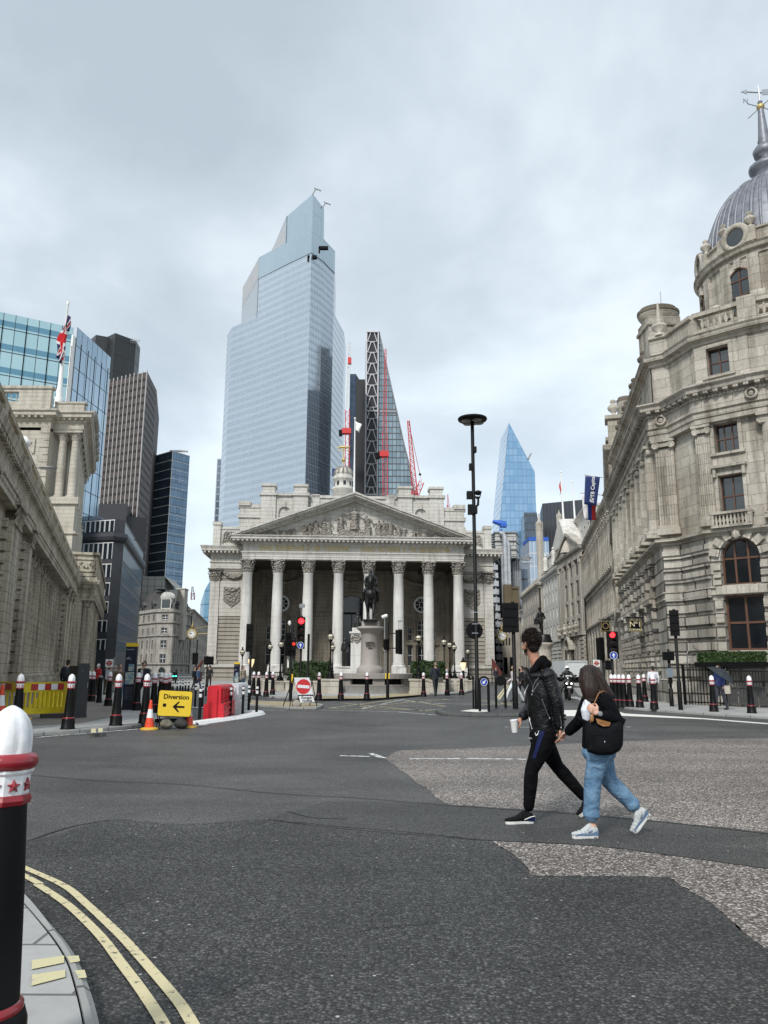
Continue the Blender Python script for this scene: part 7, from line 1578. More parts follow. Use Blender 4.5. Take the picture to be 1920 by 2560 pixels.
# far left signals and signs
o,p = signal_post('small far traffic light back beside the hanging clock',487,1722,0,1600,[dict(x0=481,x1=497,y0=1632,y1=1661)])
o,p = signal_post('far traffic light showing two green lamps',438,1712,0,1672,[dict(x0=432,x1=438,y0=1680,y1=1700,front=1,n=1,lit=0,lm=LGRN),dict(x0=438.5,x1=444,y0=1680,y1=1700,front=1,n=1,lit=0,lm=LGRN)])
o,p = signal_post('small green far traffic light between the walking man and his pole',1300,1728,0,1672,[dict(x0=1296,x1=1305,y0=1672,y1=1692,front=1,n=2,lit=1,lm=LGRN)])
o,p = signal_post('thin grey pole with a wide dark sign back at the exchange corner',514,1741,.1,1640,[dict(x0=511,x1=536,y0=1641,y1=1662)],pr=.035,name='sign_pole',cat='sign pole')
def stop_flag(px,py,z,yt,D,lab,s=1.0):
 q = W(px,yt,D); o = thing('bus_stop',lab,'bus stop',(q.x,D,z)); mb = MB(); mb.tube([(q.x + .28*s,D,z),(q.x + .28*s,D,q.z + .3)],.04,6); mb.build('pole',GREYM,o)
 mb = MB(); mb.box(q.x - .25*s,q.x + .25*s,D - .03,D + .03,q.z - .25*s,q.z + .25*s); mb.build('flag',WHITEP,o); mb = MB(Matrix.Translation((q.x,D - .04,q.z)) @ Matrix.Rotation(PI/2,4,'X')); mb.lathe([(.09*s,.0),(.09*s,.01),(.16*s,.01),(.16*s,.0)],n=20,cap=False); mb.box(-.2*s,.2*s,-.03*s,.03*s,.0,.015); mb.build('roundel',REFR,o)
 mb = MB(); mb.box(q.x - .2*s,q.x + .2*s,D - .02,D + .02,q.z - 1.0*s,q.z - .4*s); mb.build('timetable',simple('timetable_grey',(.4,.42,.45),.5,noise=.4,scale=20) if 'timetable_grey' not in MATS else MATS['timetable_grey'],o)
stop_flag(274,0,.1,1658,40,'white bus stop flag on the left beyond the dark cabinet',.8); stop_flag(1491,0,.1,1658,58,'white bus stop flag above the woman\'s head',1.0)
def hang(lab,x0,y0,x1,y1,D,lines,octo=False):
 a,b_ = W(x0,y1,D),W(x1,y0,D); o = thing('hanging_sign',lab,'hanging sign',(a.x,D,a.z)); mb = MB(); mb.box(a.x,b_.x,D,D + .08,a.z,b_.z); mb.build('board',BLKM,o)
 w_,h = b_.x - a.x,b_.z - a.z; cx_ = (a.x + b_.x)/2
 mb = MB()
 for e in ((a.x,b_.x,a.z,a.z + .03),(a.x,b_.x,b_.z - .03,b_.z),(a.x,a.x + .03,a.z,b_.z),(b_.x - .03,b_.x,a.z,b_.z)): mb.box(e[0],e[1],D - .012,D - .002,e[2],e[3])
 if octo: mb.lathe([(w_*.30,0),(w_*.30,.01),(w_*.38,.01),(w_*.38,0)],n=8,a0=PI/8,a1=2*PI + PI/8,sm=False,cap=False,T=Matrix.Translation((cx_,D - .003,a.z + h*.58)) @ Matrix.Rotation(PI/2,4,'X')); mb.box(a.x + .05,b_.x - .05,D - .012,D - .002,a.z + h*.1,a.z + h*.13)
 mb.build('gold_trim',simple('old_gold',(.36,.28,.12),.5,.3) if 'old_gold' not in MATS else MATS['old_gold'],o)
 for body,zf,s_ in lines: t = text('lettering',body,Matrix.Translation((cx_,D - .015,a.z + h*zf)),h*s_,MATS['old_gold'] if octo else simple('cream_letters',(.62,.55,.38),.5) if 'cream_letters' not in MATS else MATS['cream_letters'],o,.004,bold=.004)
 mb = MB(); mb.tube([(cx_ - w_*.8,D + .04,b_.z + .14),(b_.x + w_*.6,D + .04,b_.z + .14)],.025,6)
 for s in (-.35,.35): mb.tube([(cx_ + s*w_,D + .04,b_.z),(cx_ + s*w_,D + .04,b_.z + .14)],.015,5)
 mb.tube([(b_.x + w_*.1,D + .04,b_.z + .14),(b_.x + w_*.35,D + .04,b_.z - h*.4),(b_.x + w_*.6,D + .04,b_.z - h*.5)],.018,5)
 mb.build('bracket',BLK,o)
hang('black hanging sign with big cream numeral and gold frame on the domed building',1575,1550,1602,1579,41.5,[('Nº1',.62,.62),('CORNHILL',.16,.24)]); hang('smaller dark hanging sign with a gold octagon further down',1504,1553,1524,1580,60,[('PUB',.58,.14)],True) if False else hang('smaller dark hanging sign with a gold octagon further down',1504,1553,1524,1580,60,[],True)
# clocks
def clock(px,py,D,lab,side):
 q = W(px,py,D); r_ = 9.5*D/F; o = thing('street_clock',lab,'clock',tuple(q),0); M = Matrix.Translation(q) @ Matrix.Rotation(PI/2,4,'X')
 mb = MB(M); mb.lathe([(.01,-.25),(r_*1.45,-.22),(r_*1.5,.0),(r_*1.3,.08),(r_*1.05,.1),(r_*1.05,.04)],n=8,a0=PI/8,a1=2*PI + PI/8,sm=False); mb.lathe([(.02,0),(.25,.1),(.12,.5),(.02,.9)],0,0,0,8,T=Matrix.Rotation(-PI/2,4,'X') @ Matrix.Translation((0,.1,r_*1.3))); mb.build('case',MATS['old_gold'],o)
 mb = MB(M); mb.lathe([(.01,.06),(r_,.06)],n=28,sm=False); f_ = mb.build('face',WHITEP,o)
 mb = MB(M)
 for h_ in range(12): mb.box(-r_*.06,r_*.06,r_*.72,r_*.95,.065,.075,T=Matrix.Rotation(h_*PI/6,4,'Z'))
 mb.lathe([(r_*.62,.064),(r_*.66,.064)],n=28,cap=False); mb.box(-.03,.03,-.05,r_*.7,.075,.085,T=Matrix.Rotation(1.25,4,'Z')); mb.box(-.035,.035,-.05,r_*.5,.075,.085,T=Matrix.Rotation(1.0 if side > 0 else -2.2,4,'Z')); mb.build('hands',BLK,f_)
 mb = MB(); mb.tube([(q.x,q.y + .15,q.z),(q.x + side*3.4,q.y + .15,q.z + .1)],.07,6); mb.tube([(q.x,q.y + .15,q.z + r_*1.3),(q.x + side*2.2,q.y + .15,q.z + r_*2.2),(q.x + side*3.4,q.y + .15,q.z + .3)],.04,5); mb.build('bracket',MATS['old_gold'],o)
clock(480,1585,99,'black and gold hanging clock on the left flank of the exchange',1); clock(1255,1590,100.5,'black and gold hanging clock on the right flank of the exchange',-1)
# ================================================================ EXCHANGE FORECOURT
def make_lamp(h,big=False):
 o = thing('ornate_lamp','x','lamp post',(0,0,0)); s = h/3.4
 mb = MB(); mb.lathe([(.22,0),(.22,.12),(.16,.2),(.19,.3),(.14,.42),(.09,.55),(.13,.65),(.07,.8),(.055,1.3),(.085,1.36),(.05,1.45),(.04,2.3),(.075,2.38),(.04,2.45),(.1,2.58),(.16,2.68)],n=12)
 for k in range(4): mb.tube([(.12*math.cos(k*PI/2),.12*math.sin(k*PI/2),.3),(.24*math.cos(k*PI/2),.24*math.sin(k*PI/2),.15),(.26*math.cos(k*PI/2),.26*math.sin(k*PI/2),0)],.04,6)
 mb.build('post',BLK,o)
 mb = MB(); mb.sph((0,0,2.9),(.22,.22,.23),16,10); g_ = mb.build('globe',simple('lamp_globe',(.62,.58,.45),.25,noise=.15),o) if 'lamp_globe' not in MATS else mb.build('globe',MATS['lamp_globe'],o)
 mb = MB()
 for k in range(4): a = k*PI/4; mb.tube([(.228*math.sin(t)*math.cos(a),.228*math.sin(t)*math.sin(a),2.9 + .238*math.cos(t)) for t in [j*2*PI/20 for j in range(21)]],.012,4)
 mb.lathe([(.232,2.88),(.24,2.9),(.232,2.92)],n=18); mb.lathe([(.12,3.1),(.14,3.14),(.08,3.2),(.05,3.28),(.08,3.32),(.02,3.42)],n=10); mb.build('cage',BLK,g_)
 return o
LM = make_lamp(3.4); lf = [True]
for x,yb,yt,D,lab in ((603,1712,1617,48,'leftmost ornate lamp beside the exchange corner'),(673,1700,1603,50,'second ornate lamp from the left, slim and alone'),(700,1702,1596,52,'third ornate lamp, beside the signal cluster'),(735,1702,1594,58,'ornate lamp mostly hidden by the dark signals'),
 (825,1697,1574,46.8,'large ornate lamp on the stone pier left of the statue'),(831,1697,1605,60,'smaller ornate lamp just behind the large left one'),(1047,1697,1578,46.8,'large ornate lamp on the stone pier right of the statue'),(961,1697,1610,64,'small ornate lamp hidden behind the camera pole'),(1111,1697,1590,52,'first of three ornate lamps behind the right hedge'),
 (1125,1697,1598,53.5,'middle one of three ornate lamps behind the right hedge'),(1137,1697,1605,55,'last of three ornate lamps behind the right hedge'),(1171,1700,1617,57,'rightmost ornate lamp beside the tall mast')):
 a,b_ = W(x,yb,D),W(x,yt,D); z0_ = a.z; sc = (b_.z - z0_)/3.42
 if lf[0]: c = LM; LM.location = (a.x,D,z0_); LM.scale = (sc,sc,sc); LM['label'] = lab; lf[0] = False
 else: c = dup(LM,(a.x,D,z0_),0,lab,None,sc)
 c['group'] = 'ornate globe lamps before the exchange'
 if z0_ > .15:
  po = thing('lamp_plinth','stone plinth carrying the ' + lab.split(',')[0],'plinth',(a.x,D,.1)); hw = .55 if 'large' in lab else .32; mb = MB(TR(a.x,D,0)); mb.box(-hw,hw,-hw,hw,.1,z0_ - .1); mb.box(-hw - .06,hw + .06,-hw - .06,hw + .06,z0_ - .1,z0_); mb.box(-hw - .05,hw + .05,-hw - .05,hw + .05,.1,.25); mb.build('stonework',WEATHL,po)
q = W(1158,1665,60); o = thing('lantern','small lit lantern on a low pillar right of the hedge','lantern',tuple(q)); mb = MB(); mb.lathe([(.08,-.3),(.2,.05),(.23,.25),(.05,.4)],q.x,q.y,q.z,6,sm=False); mb.build('glass',LWARM,o); mb = MB(); mb.lathe([(.25,.26),(.1,.45),(.04,.65)],q.x,q.y,q.z,6,sm=False); mb.lathe([(.12,-.9),(.1,-.35)],q.x,q.y,q.z,6); mb.build('frame',BLK,o)
q = W(628,1658,70); o = thing('lantern','small lit lantern behind the tall signal back','lantern',tuple(q)); mb = MB(); mb.lathe([(.1,-.35),(.25,.1),(.28,.35),(.05,.6)],q.x,q.y,q.z,6,sm=False); mb.build('glass',LWARM,o); mb = MB(); mb.lathe([(.3,.36),(.1,.55),(.04,.8)],q.x,q.y,q.z,6,sm=False); mb.tube([(q.x,q.y,q.z - .3),(q.x,q.y,.1)],.05,6); mb.build('frame',BLK,o)
# equestrian statue
SX = W(925,1700,50).x; SY = 50.0; wz = lambda y,D=SY: W(925,y,D).z
o = thing('equestrian_monument','round pink granite pedestal with inscription on stepped stone base','monument',(SX,SY,.1))
mb = MB(TR(SX + .2,SY,0))
for k,(r_,z_) in enumerate(((3.5,.20),(3.25,.30),(3.0,.40),(2.75,.50))): mb.lathe([(r_,.0),(r_,z_),(r_ - .02,z_)],n=28,sx=1.0,sm=False)
mb.build('steps',GREYG,o)
mb = MB(TR(SX + .2,SY,0)); n_ = 20
for k in range(n_):
 a0,a1 = 2*PI*k/n_,2*PI*(k + 1)/n_; pier = k % 3 == 0
 r0,r1 = 2.35,2.0
 P = [(r0*math.cos(a0),r0*math.sin(a0)),(r0*math.cos(a1),r0*math.sin(a1)),(r1*math.cos(a1),r1*math.sin(a1)),(r1*math.cos(a0),r1*math.sin(a0))]
 if pier: mb.prism(P,.5,.96)
mb.lathe([(2.5,.95),(2.52,1.24),(2.4,1.27),(1.2,1.27),(1.2,.95)],n=36,sm=False); mb.lathe([(2.4,.5),(2.4,.6),(1.9,.6),(1.9,.95)],n=30,sm=False)
mb.build('bench_wall',PINKG,o)
mb = MB(TR(SX + .2,SY,0)); mb.lathe([(2.15,.6),(2.15,.95)],n=30,cap=False); mb.build('grille',BLKM,o)
k_ = SY/F
mb = MB(TR(SX,SY,0))
pr = [(33*k_,wz(1684)),(33*k_,wz(1672)),(31*k_,wz(1670)),(25*k_,wz(1664)),(24*k_,wz(1662)),(22.5*k_,wz(1584)),(25*k_,wz(1580)),(31*k_,wz(1574)),(33.5*k_,wz(1573)),(33.5*k_,wz(1569)),(30*k_,wz(1567)),(22.5*k_,wz(1566)),(22*k_,wz(1554)),(20*k_,wz(1552.5)),(.05,wz(1552))]
mb.lathe(pr,n=40,sy=1.25)
mb.build('pedestal',PINKG,o)
for j,tline in enumerate(('ERECTED','JUNE 18','1844')): text('inscription',tline,Matrix.Translation((SX - .0,SY - 24*k_*1.25 - .0,wz(1608 + j*6.5))),.15,simple('carved_letters',(.05,.03,.025),.8) if 'carved_letters' not in MATS else MATS['carved_letters'],o,.03,bold=.003)
HS = thing('horse_and_rider_statue','dark bronze horse and rider facing the viewer on the granite pedestal','statue',(SX,SY,wz(1552)))
T = TR(SX,SY,wz(1552.5)); S = 1.0
mb = MB(T)  # horse facing -y; height about 2.3 to the withers
h = lambda x,y,z: (x,y,z)
for z_,y_,rx,rz_ in ((1.66,-.62,.33,.40),(1.66,-.25,.37,.43),(1.64,.2,.38,.44),(1.68,.6,.36,.42),(1.70,.85,.30,.34)): mb.sph((0,y_,z_),(rx,.42,rz_),16,10)
limb(mb,[(0,-.62,1.85),(0,-.9,2.2),(0,-1.02,2.6),(0,-1.0,2.8)],[(.24),.21,.17,.15]); limb(mb,[(0,-1.0,2.86),(0,-1.22,2.62),(0,-1.36,2.38)],[.15,.12,.085])
for s in (-1,1): mb.tube([(s*.07,-.95,2.95),(s*.085,-.95,3.1)],[.04,.015],6)
for s,y1,y2 in ((-1,-.66,-.6),(1,-.66,-.82)):   # fore legs
 limb(mb,[(s*.2,-.62,1.45),(s*.21,y1,.98),(s*.2,y2,.52),(s*.2,y2 - .02,.16),(s*.2,y2 - .08,.05)],[.16,.11,.07,.055,.09]); mb.sph((s*.2,y2,.55),.078,8,6)
for s,dy in ((-1,.1),(1,-.12)):   # hind legs with hocks
 limb(mb,[(s*.22,.85,1.55),(s*.2,.72 + dy,1.1),(s*.17,1.05 + dy,.66),(s*.12,.92 + dy,.2),(s*.12,.86 + dy,.05)],[.26,.17,.085,.058,.09])
limb(mb,[(0,1.2,1.8),(0,1.38,1.5),(0,1.36,.9)],[.08,.11,.05])
mb.box(-.5,.5,-1.1,1.3,-.02,.05)
organic('horse',mb,BRONZE,HS,.026,3)
mb = MB(T)   # rider
mb.sph((0,.05,2.28),(.24,.2,.24),12,8); limb(mb,[(0,.03,2.25),(0,.0,2.55),(0,.0,2.82)],[.2,.2,.21]); mb.sph((0,0,2.86),(.27,.15,.12),12,8); limb(mb,[(0,0,2.92),(0,-.02,3.06)],[.08,.07]); mb.sph((0,-.04,3.2),(.1,.12,.14),12,8)
for s in (-1,1):
 limb(mb,[(s*.27,0,2.82),(s*.4,-.02,2.5),(s*.3,-.28,2.32)],[.09,.075,.055]); limb(mb,[(s*.16,.0,2.18),(s*.44,-.22,1.86),(s*.47,-.08,1.4),(s*.48,-.1,1.22),(s*.56,-.32,1.16)],[.15,.12,.085,.06,.05])
 mb.sph((s*.3,.1,2.5),(.14,.12,.4),8,6)
organic('rider',mb,BRONZE,HS,.026,2)
# white memorial behind with bronze lion and soldier
D = 68.0; a,b_ = W(876,1684,D),W(902,1575,D); o = thing('war_memorial','white stone war memorial with carved arms and bronze figures behind the pedestal','monument',(a.x,D,.1)); mz = lambda y: W(880,y,D).z
mb = MB(); mb.box(a.x - .1,b_.x + 1.2,D,D + 2,.1,mz(1684)); mb.box(a.x,b_.x + 1.0,D,D + 2,mz(1684),mz(1583)); mb.box(a.x - .15,b_.x + 1.1,D - .12,D + 2,mz(1583),mz(1579)); mb.box(a.x + .1,b_.x + .6,D,D + 1.8,mz(1579),mz(1569)); mb.box(a.x - 1.1,a.x,D + .2,D + 2,.1,mz(1669)); mb.box(a.x - 1.2,a.x,D + .1,D + 2.1,mz(1669),mz(1666)); mb.build('stonework',PORTC,o)
mb = MB(); shield(mb,a.x + .5,mz(1597),.6,.7,D - .0); [mb.sph((a.x + .5 + s*.42,D - .06,mz(1597)),(.12,.08,.32),8,6) for s in (-1,1)]; mb.build('carved_arms',CARVE,o)
mb = MB(TR(a.x + .55,D + .8,mz(1569))); limb(mb,[(0,0,.1),(0,0,.6),(0,0,.95)],[.3,.26,.24]); mb.sph((0,-.05,1.2),.17,10,8); limb(mb,[(.2,-.1,.8),(.3,-.25,.4)],[.1,.08]); limb(mb,[(-.2,-.1,.8),(-.25,-.2,.4)],[.1,.08]); organic('bronze_figure',mb,BRONZE,o,.04,2)
mb = MB(TR(a.x - .55,D + .6,mz(1666))); limb(mb,[(-.1,0,0),(-.1,0,.8),(0,0,1.5),(0,0,2.0)],[.13,.14,.24,.2]); limb(mb,[(.15,0,0),(.12,0,.8),(0,0,1.4)],[.12,.13,.2]); mb.sph((0,0,2.3),.15,10,8); limb(mb,[(.2,0,1.9),(.3,-.1,1.4),(.2,-.2,1.2)],[.09,.08,.06]); limb(mb,[(-.2,0,1.9),(-.3,-.1,1.4)],[.09,.07]); organic('bronze_soldier',mb,BRONZE,o,.04,2)
# hedges in stone planters
def hedge(x0,x1,yt,yb,D,dep,lab,n,m=None,s=.07,planter=True):
 a,b_ = W(x0,yb,D),W(x1,yt,D); o = thing('hedge',lab,'hedge',(a.x,D,.1)); T = TR(0,0,0)
 mb = MB(); mb.box(a.x + .12,b_.x - .12,D + .15,D + dep - .15,a.z - .2,b_.z - .14); mb.build('core',MATS['hedge_leaves'],o); mb = MB(); leafbox(mb,a.x,b_.x,D,D + dep,a.z - .1,b_.z,n,s,int(x0),lump=.1); mb.build('leaves',m or LEAF,o)
 if planter: mb = MB(); mb.box(a.x - .1,b_.x + .1,D - .08,D + dep + .1,.1,a.z); mb.box(a.x - .14,b_.x + .14,D - .14,D + dep + .1,a.z - .08,a.z + .04); mb.build('planter',WEATHL,o)
hedge(718,824,1655,1703,50,2.2,'dark green clipped hedge left of the statue',5200); hedge(1030,1113,1655,1701,50,2.2,'dark green clipped hedge right of the statue',4600)
for x0,x1,D,lab in ((640,716,53,'low stone parapet left of the hedge'),(1113,1168,53,'low stone parapet with panels right of the hedge')):
 a,b_ = W(x0,1700,D),W(x1,1700,D); o = thing('low_wall',lab,'wall',(a.x,D,.1)); mb = MB(); mb.box(a.x,b_.x,D,D + .5,.1,a.z - .05); mb.box(a.x - .05,b_.x + .05,D - .06,D + .56,a.z - .05,a.z + .1)
 for k in range(3): x = a.x + (b_.x - a.x)*(k + .1)/3; mb.box(x,x + .25,D - .07,D,.1,a.z - .05)
 mb.build('stonework',WEATHL,o); mb = MB()
 for k in range(14): x = a.x + (b_.x - a.x)*(k + .5)/14; mb.tube([(x,D + .25,a.z + .1),(x,D + .25,a.z + .55)],.02,4)
 mb.tube([(a.x,D + .25,a.z + .5),(b_.x,D + .25,a.z + .5)],.03,5); mb.build('railing',BLK,o)
# second statue up the street
GX = 56.0; gx = W(1363,1700,GX).x; gz = lambda y: W(1363,y,GX).z
o = thing('street_statue','dark bronze man in a hat on a tall stone pedestal in the street','statue',(gx,GX,gz(1586))); T = TR(gx - .18,GX,gz(1586))
mb = MB(T); k_ = (gz(1517) - gz(1586))/1.95
V = lambda x,y,z: (x*k_,y*k_,z*k_)
limb(mb,[V(-.02,0,1.0),V(.1,-.05,.55),V(.12,0,.05)],[.11*k_,.08*k_,.055*k_]); limb(mb,[V(.02,0,1.0),V(-.02,.1,.52),V(.16,.15,.05)],[.11*k_,.08*k_,.055*k_]); limb(mb,[V(0,0,.85),V(0,0,1.2),V(-.03,0,1.45)],[.19*k_,.18*k_,.2*k_])
limb(mb,[V(-.2,0,1.45),V(-.3,-.05,1.15),V(-.42,-.2,1.08)],[.08*k_,.07*k_,.05*k_]); limb(mb,[V(.2,0,1.45),V(.32,.05,1.15),V(.12,-.15,1.05)],[.08*k_,.07*k_,.05*k_]); mb.box(*[q*k_ for q in (-.48,-.2,-.25,.05,.68,1.1)]); limb(mb,[V(-.03,0,1.55),V(-.03,-.02,1.7)],[.06*k_,.055*k_]); mb.sph(V(-.03,-.02,1.78),.11*k_,10,8); mb.lathe([(.01,1.83*k_),(.2*k_,1.84*k_),(.11*k_,1.87*k_),(.1*k_,1.95*k_),(.02,1.97*k_)],-.03*k_,0,0,12)
organic('figure',mb,BRONZE,o,.028,2)
mb = MB(TR(gx,GX,0)); mb.lathe([(.55,gz(1600)),(.5,gz(1590)),(.45,gz(1586)),(.02,gz(1585.6))][::1],n=20); po = thing('statue_pedestal','tall stone pedestal with bronze collar under the man in a hat','pedestal',(gx,GX,.1)); mb.lathe([(.62,gz(1606)),(.6,gz(1600))],n=20); mb.build('bronze_collar',BRONZE,po)
mb = MB(TR(gx,GX,0)); mb.lathe([(.9,.1),(.9,.8),(.55,1.0),(.5,gz(1626)),(.56,gz(1618)),(.72,gz(1612)),(.74,gz(1608)),(.5,gz(1606))],n=24); mb.build('shaft',WEATHL,po)
# ================================================================ RIGHT SIDE FENCE AND HEDGE
def fence(lab,P,z1,sp=.13,gate=False):
 o = thing('gate' if gate else 'iron_fence',lab,'gate' if gate else 'fence',(P[0][0],P[0][1],.1)); m_ = simple('gate_grey',(.06,.062,.06),.6,noise=.2) if gate else BLK
 mb = MB()
 for i in range(len(P) - 1):
  a,b_ = Vector(P[i]),Vector(P[i + 1]); L = (b_ - a).length; T = frame(a,b_,.1)
  n_ = int(L/sp)
  for k in range(n_): x = L*(k + .5)/n_; mb.box(x - .014,x + .014,-.014,.014,.02,z1,T=T); mb.sph((x,0,z1 + .06),(.024,.024,.06),6,4,T=T) if not gate else None
  for z_ in ((.1,z1 - .12) if not gate else (.1,.75,z1 - .06)): mb.box(0,L,-.022,.022,z_,z_ + .05,T=T)
  for x in (0,L): mb.box(x - .04,x + .04,-.04,.04,0,z1 + .12,T=T)
  if gate:
   for k in range(6): mb.box(L*(k + .08)/6,L*(k + .92)/6,.03,.045,.15,z1*.55,T=T)
 mb.build('bars',m_,o); return o
f0,f1,f2 = G(1713,1762,.1),G(1822,1766,.1),G(1975,1772,.1)
fence('black iron railing with spear tops in front of the rusticated corner',[f0.to_2d(),f1.to_2d()],1.55)
fence('grey panelled metal gate at the right edge',[f1.to_2d(),f2.to_2d()],1.45,.11,True)
q = W(1737,1668,f0.y); o = thing('ironwork_finial','scrolled silver-grey ironwork lantern arch above the black railing','ironwork',tuple(q)); mb = MB(TR(q.x,q.y,q.z)); IRN = simple('iron_silver',(.20,.20,.20),.4,.5,.2)
for s in (-1,1):
 mb.tube([(s*.3,0,0),(s*.3,0,.55)],.025,6); mb.tube([(s*.3,0,.55),(s*.22,0,.72),(0,0,.84)],.022,6)
 for (cx_,cz_,r_) in ((.14,.18,.12),(.14,.42,.1),(.4,.12,.1)): mb.tube([(s*cx_ + r_*math.cos(t*.6)*(1 - t/14),0,cz_ + r_*math.sin(t*.6)*(1 - t/14)) for t in range(12)],.014,5)
mb.tube([(0,0,.8),(0,0,1.15)],[.03,.008],6); mb.sph((0,0,.92),.05,8,6); mb.build('scrollwork',IRN,o)
a,b_ = W(1762,1652,33.0),W(1912,1630,31.2); o = thing('window_hedge','bright green box hedge behind the railing under the big window','hedge',(a.x,32.4,a.z)); mb = MB(frame((a.x,33.2),(b_.x - .6,31.0))); leafbox(mb,0,2.9,-.35,.3,a.z - .1,b_.z,5200,.035,4); mb.build('leaves',LEAF2,o); mb = MB(frame((a.x,33.2),(b_.x - .6,31.0))); mb.box(.03,2.85,-.3,.28,a.z - .1,b_.z - .06); mb.build('core',MATS['hedge_leaves'],o)
mb = MB(frame((a.x,33.2),(b_.x - .6,31.0))); mb.box(-.1,3.0,-.4,.34,a.z - .25,a.z - .06); mb.build('planter_box',BLKM,o)
# ================================================================ TRUCK AND MOTORCYCLE
q = G(1440,1721); TD = 66.0; a,b_ = W(1414,1652,TD),W(1468,1652,TD); w_ = b_.x - a.x; o = thing('delivery_truck','white box truck with a pale rear door further up the street','truck',(a.x,TD,0)); T = TR(a.x,TD,0,.06); z1 = a.z; TWH = simple('truck_white',(.50,.52,.53),.5,noise=.1,scale=2)
mb = MB(T); mb.box(0,w_,0,6.0,.95,z1); mb.box(-.04,.06,-.03,.1,.95,z1 + .02); mb.box(w_ - .06,w_ + .04,-.03,.1,.95,z1 + .02); mb.box(0,w_,-.04,.1,z1 - .12,z1 + .03); mb.build('box_body',TWH,o)
mb = MB(T); mb.box(.22,w_ - .2,-.05,-.01,1.0,z1 - .2);
for k in range(1,4): mb.box(.22,w_ - .2,-.06,-.05,1.0 + k*(z1 - 1.2)/4,1.02 + k*(z1 - 1.2)/4)
mb.build('rear_door',simple('truck_door',(.62,.66,.66),.45,noise=.05),o)
mb = MB(T); mb.box(.1,w_ - .1,-.1,.05,.5,.72); mb.box(.3,w_ - .3,.2,5.5,.6,.95); mb.build('bumper',BLKM,o)
for x,y in ((.1,.9),(w_ - .35,.9),(.1,5.2),(w_ - .35,5.2)): mb = MB(T @ Matrix.Translation((x,y,.42)) @ Matrix.Rotation(PI/2,4,'Y')); mb.lathe([(.42,0),(.42,.25)],n=18); mb.build('wheel',RUB,o)
mb = MB(T); mb.box(.05,w_ - .05,6.1,7.8,.5,2.3); mb.build('cab',TWH,o)
for x in (.12,w_ - .3): mb = MB(T); mb.box(x,x + .18,-.12,-.1,.6,.7); mb.build('tail_light',REDP,o)
def person(px,py,z,h,lab,top=(.02,.02,.03),bot=(.02,.02,.025),hair=(.02,.015,.01),face=0.0,stride=.0,arms=(.0,.0),skin=(.42,.26,.19),extra=None,shoe=(.02,.02,.02),D=None,bald=False,hood=False):
 p = G(px,py,z) if D is None else Vector((W(px,py,D).x,D,z)); s = h/1.75; o = thing('person',lab,'person',(p.x,p.y,z)); T = TR(p.x,p.y,z,face)   # faces local -y
 V = lambda x,y,z_: (x*s,y*s,z_*s); k = 's%d%d%d' % tuple(int(c*99) for c in skin)
 M = lambda c,nm: MATS.get(nm + '%d_%d_%d' % tuple(int(q*200) for q in c)) or simple(nm + '%d_%d_%d' % tuple(int(q*200) for q in c),c,.8,noise=.25,scale=7,bump=.4)
 legs = []
 for sd,st in ((-1,stride),(1,-stride)): legs.append([V(sd*.09,0,.92),V(sd*.1,-st*.25 - .02,.5),V(sd*.1,-st*.42 + (.05 if st < 0 else 0),.09)])
 ar = []
 for sd,sw in ((-1,arms[0]),(1,arms[1])): ar.append([V(sd*.19,.0,1.42),V(sd*.25,.02 + sw*.12,1.15),V(sd*.24,-.05 - sw*.3,.93 + abs(sw)*.12)])
 mb = MB(T)
 for l in legs: limb(mb,l,[.07*s,.05*s,.038*s],8); mb.sph((l[2][0],l[2][1] - .06*s,.04*s),(.04*s,.11*s,.035*s),8,6)
 for a_ in ar: limb(mb,a_,[.045*s,.036*s,.028*s],8); mb.sph((a_[2][0],a_[2][1] - .02*s,a_[2][2] - .06*s),(.028*s,.04*s,.07*s),8,6)
 limb(mb,[V(0,0,.95),V(0,.01,1.2),V(0,0,1.4)],[.12*s,.11*s,.12*s],8); limb(mb,[V(0,.01,1.45),V(0,-.01,1.56)],[.06*s,.055*s],8); mb.sph(V(0,-.02,1.645),(.073*s,.09*s,.105*s),12,10); mb.sph(V(0,-.11,1.63),(.013*s,.02*s,.02*s),6,4)
 for sd in (-1,1): mb.sph(V(sd*.075,-.0,1.63),(.012*s,.02*s,.03*s),6,4)
 organic('body',mb,MATS.get(k) or simple(k,skin,.55,noise=.1),o,.016*s,1)
 mb = MB(T); limb(mb,[V(0,0,.93),V(0,.01,1.15),V(0,0,1.36)],[(.165*s,.12*s),(.16*s,.12*s),(.19*s,.13*s)],10); mb.sph(V(0,0,1.40),(.2*s,.12*s,.1*s),12,8)
 for a_ in ar: limb(mb,[a_[0],a_[1],tuple((Vector(a_[2])*.93 + Vector(a_[1])*.07))],[.068*s,.056*s,.045*s],8)
 organic('top',mb,M(top,'cloth'),o,.02*s,1)
 mb = MB(T); mb.sph(V(0,0,.93),(.16*s,.12*s,.12*s),12,8)
 for l in legs: limb(mb,l,[.095*s,.07*s,.055*s],8)
 organic('trousers',mb,M(bot,'cloth'),o,.02*s,1)
 for l in legs: mb = MB(T); mb.sph((l[2][0],l[2][1] - .06*s,.045*s),(.048*s,.13*s,.045*s),10,6); mb.build('shoe',M(shoe,'cloth'),o)
 if not bald:
  mb = MB(T); mb.sph(V(0,.012,1.675),(.083*s,.098*s,.092*s) if not hood else (.11*s,.12*s,.13*s),12,10); mb.sph(V(0,.05,1.62),(.075*s,.06*s,.09*s),10,8); mb.build('hair' if not hood else 'hood',M(hair if not hood else top,'cloth'),o)
 if extra: extra(o,T,s)
 return o
NVY = (.015,.018,.04)
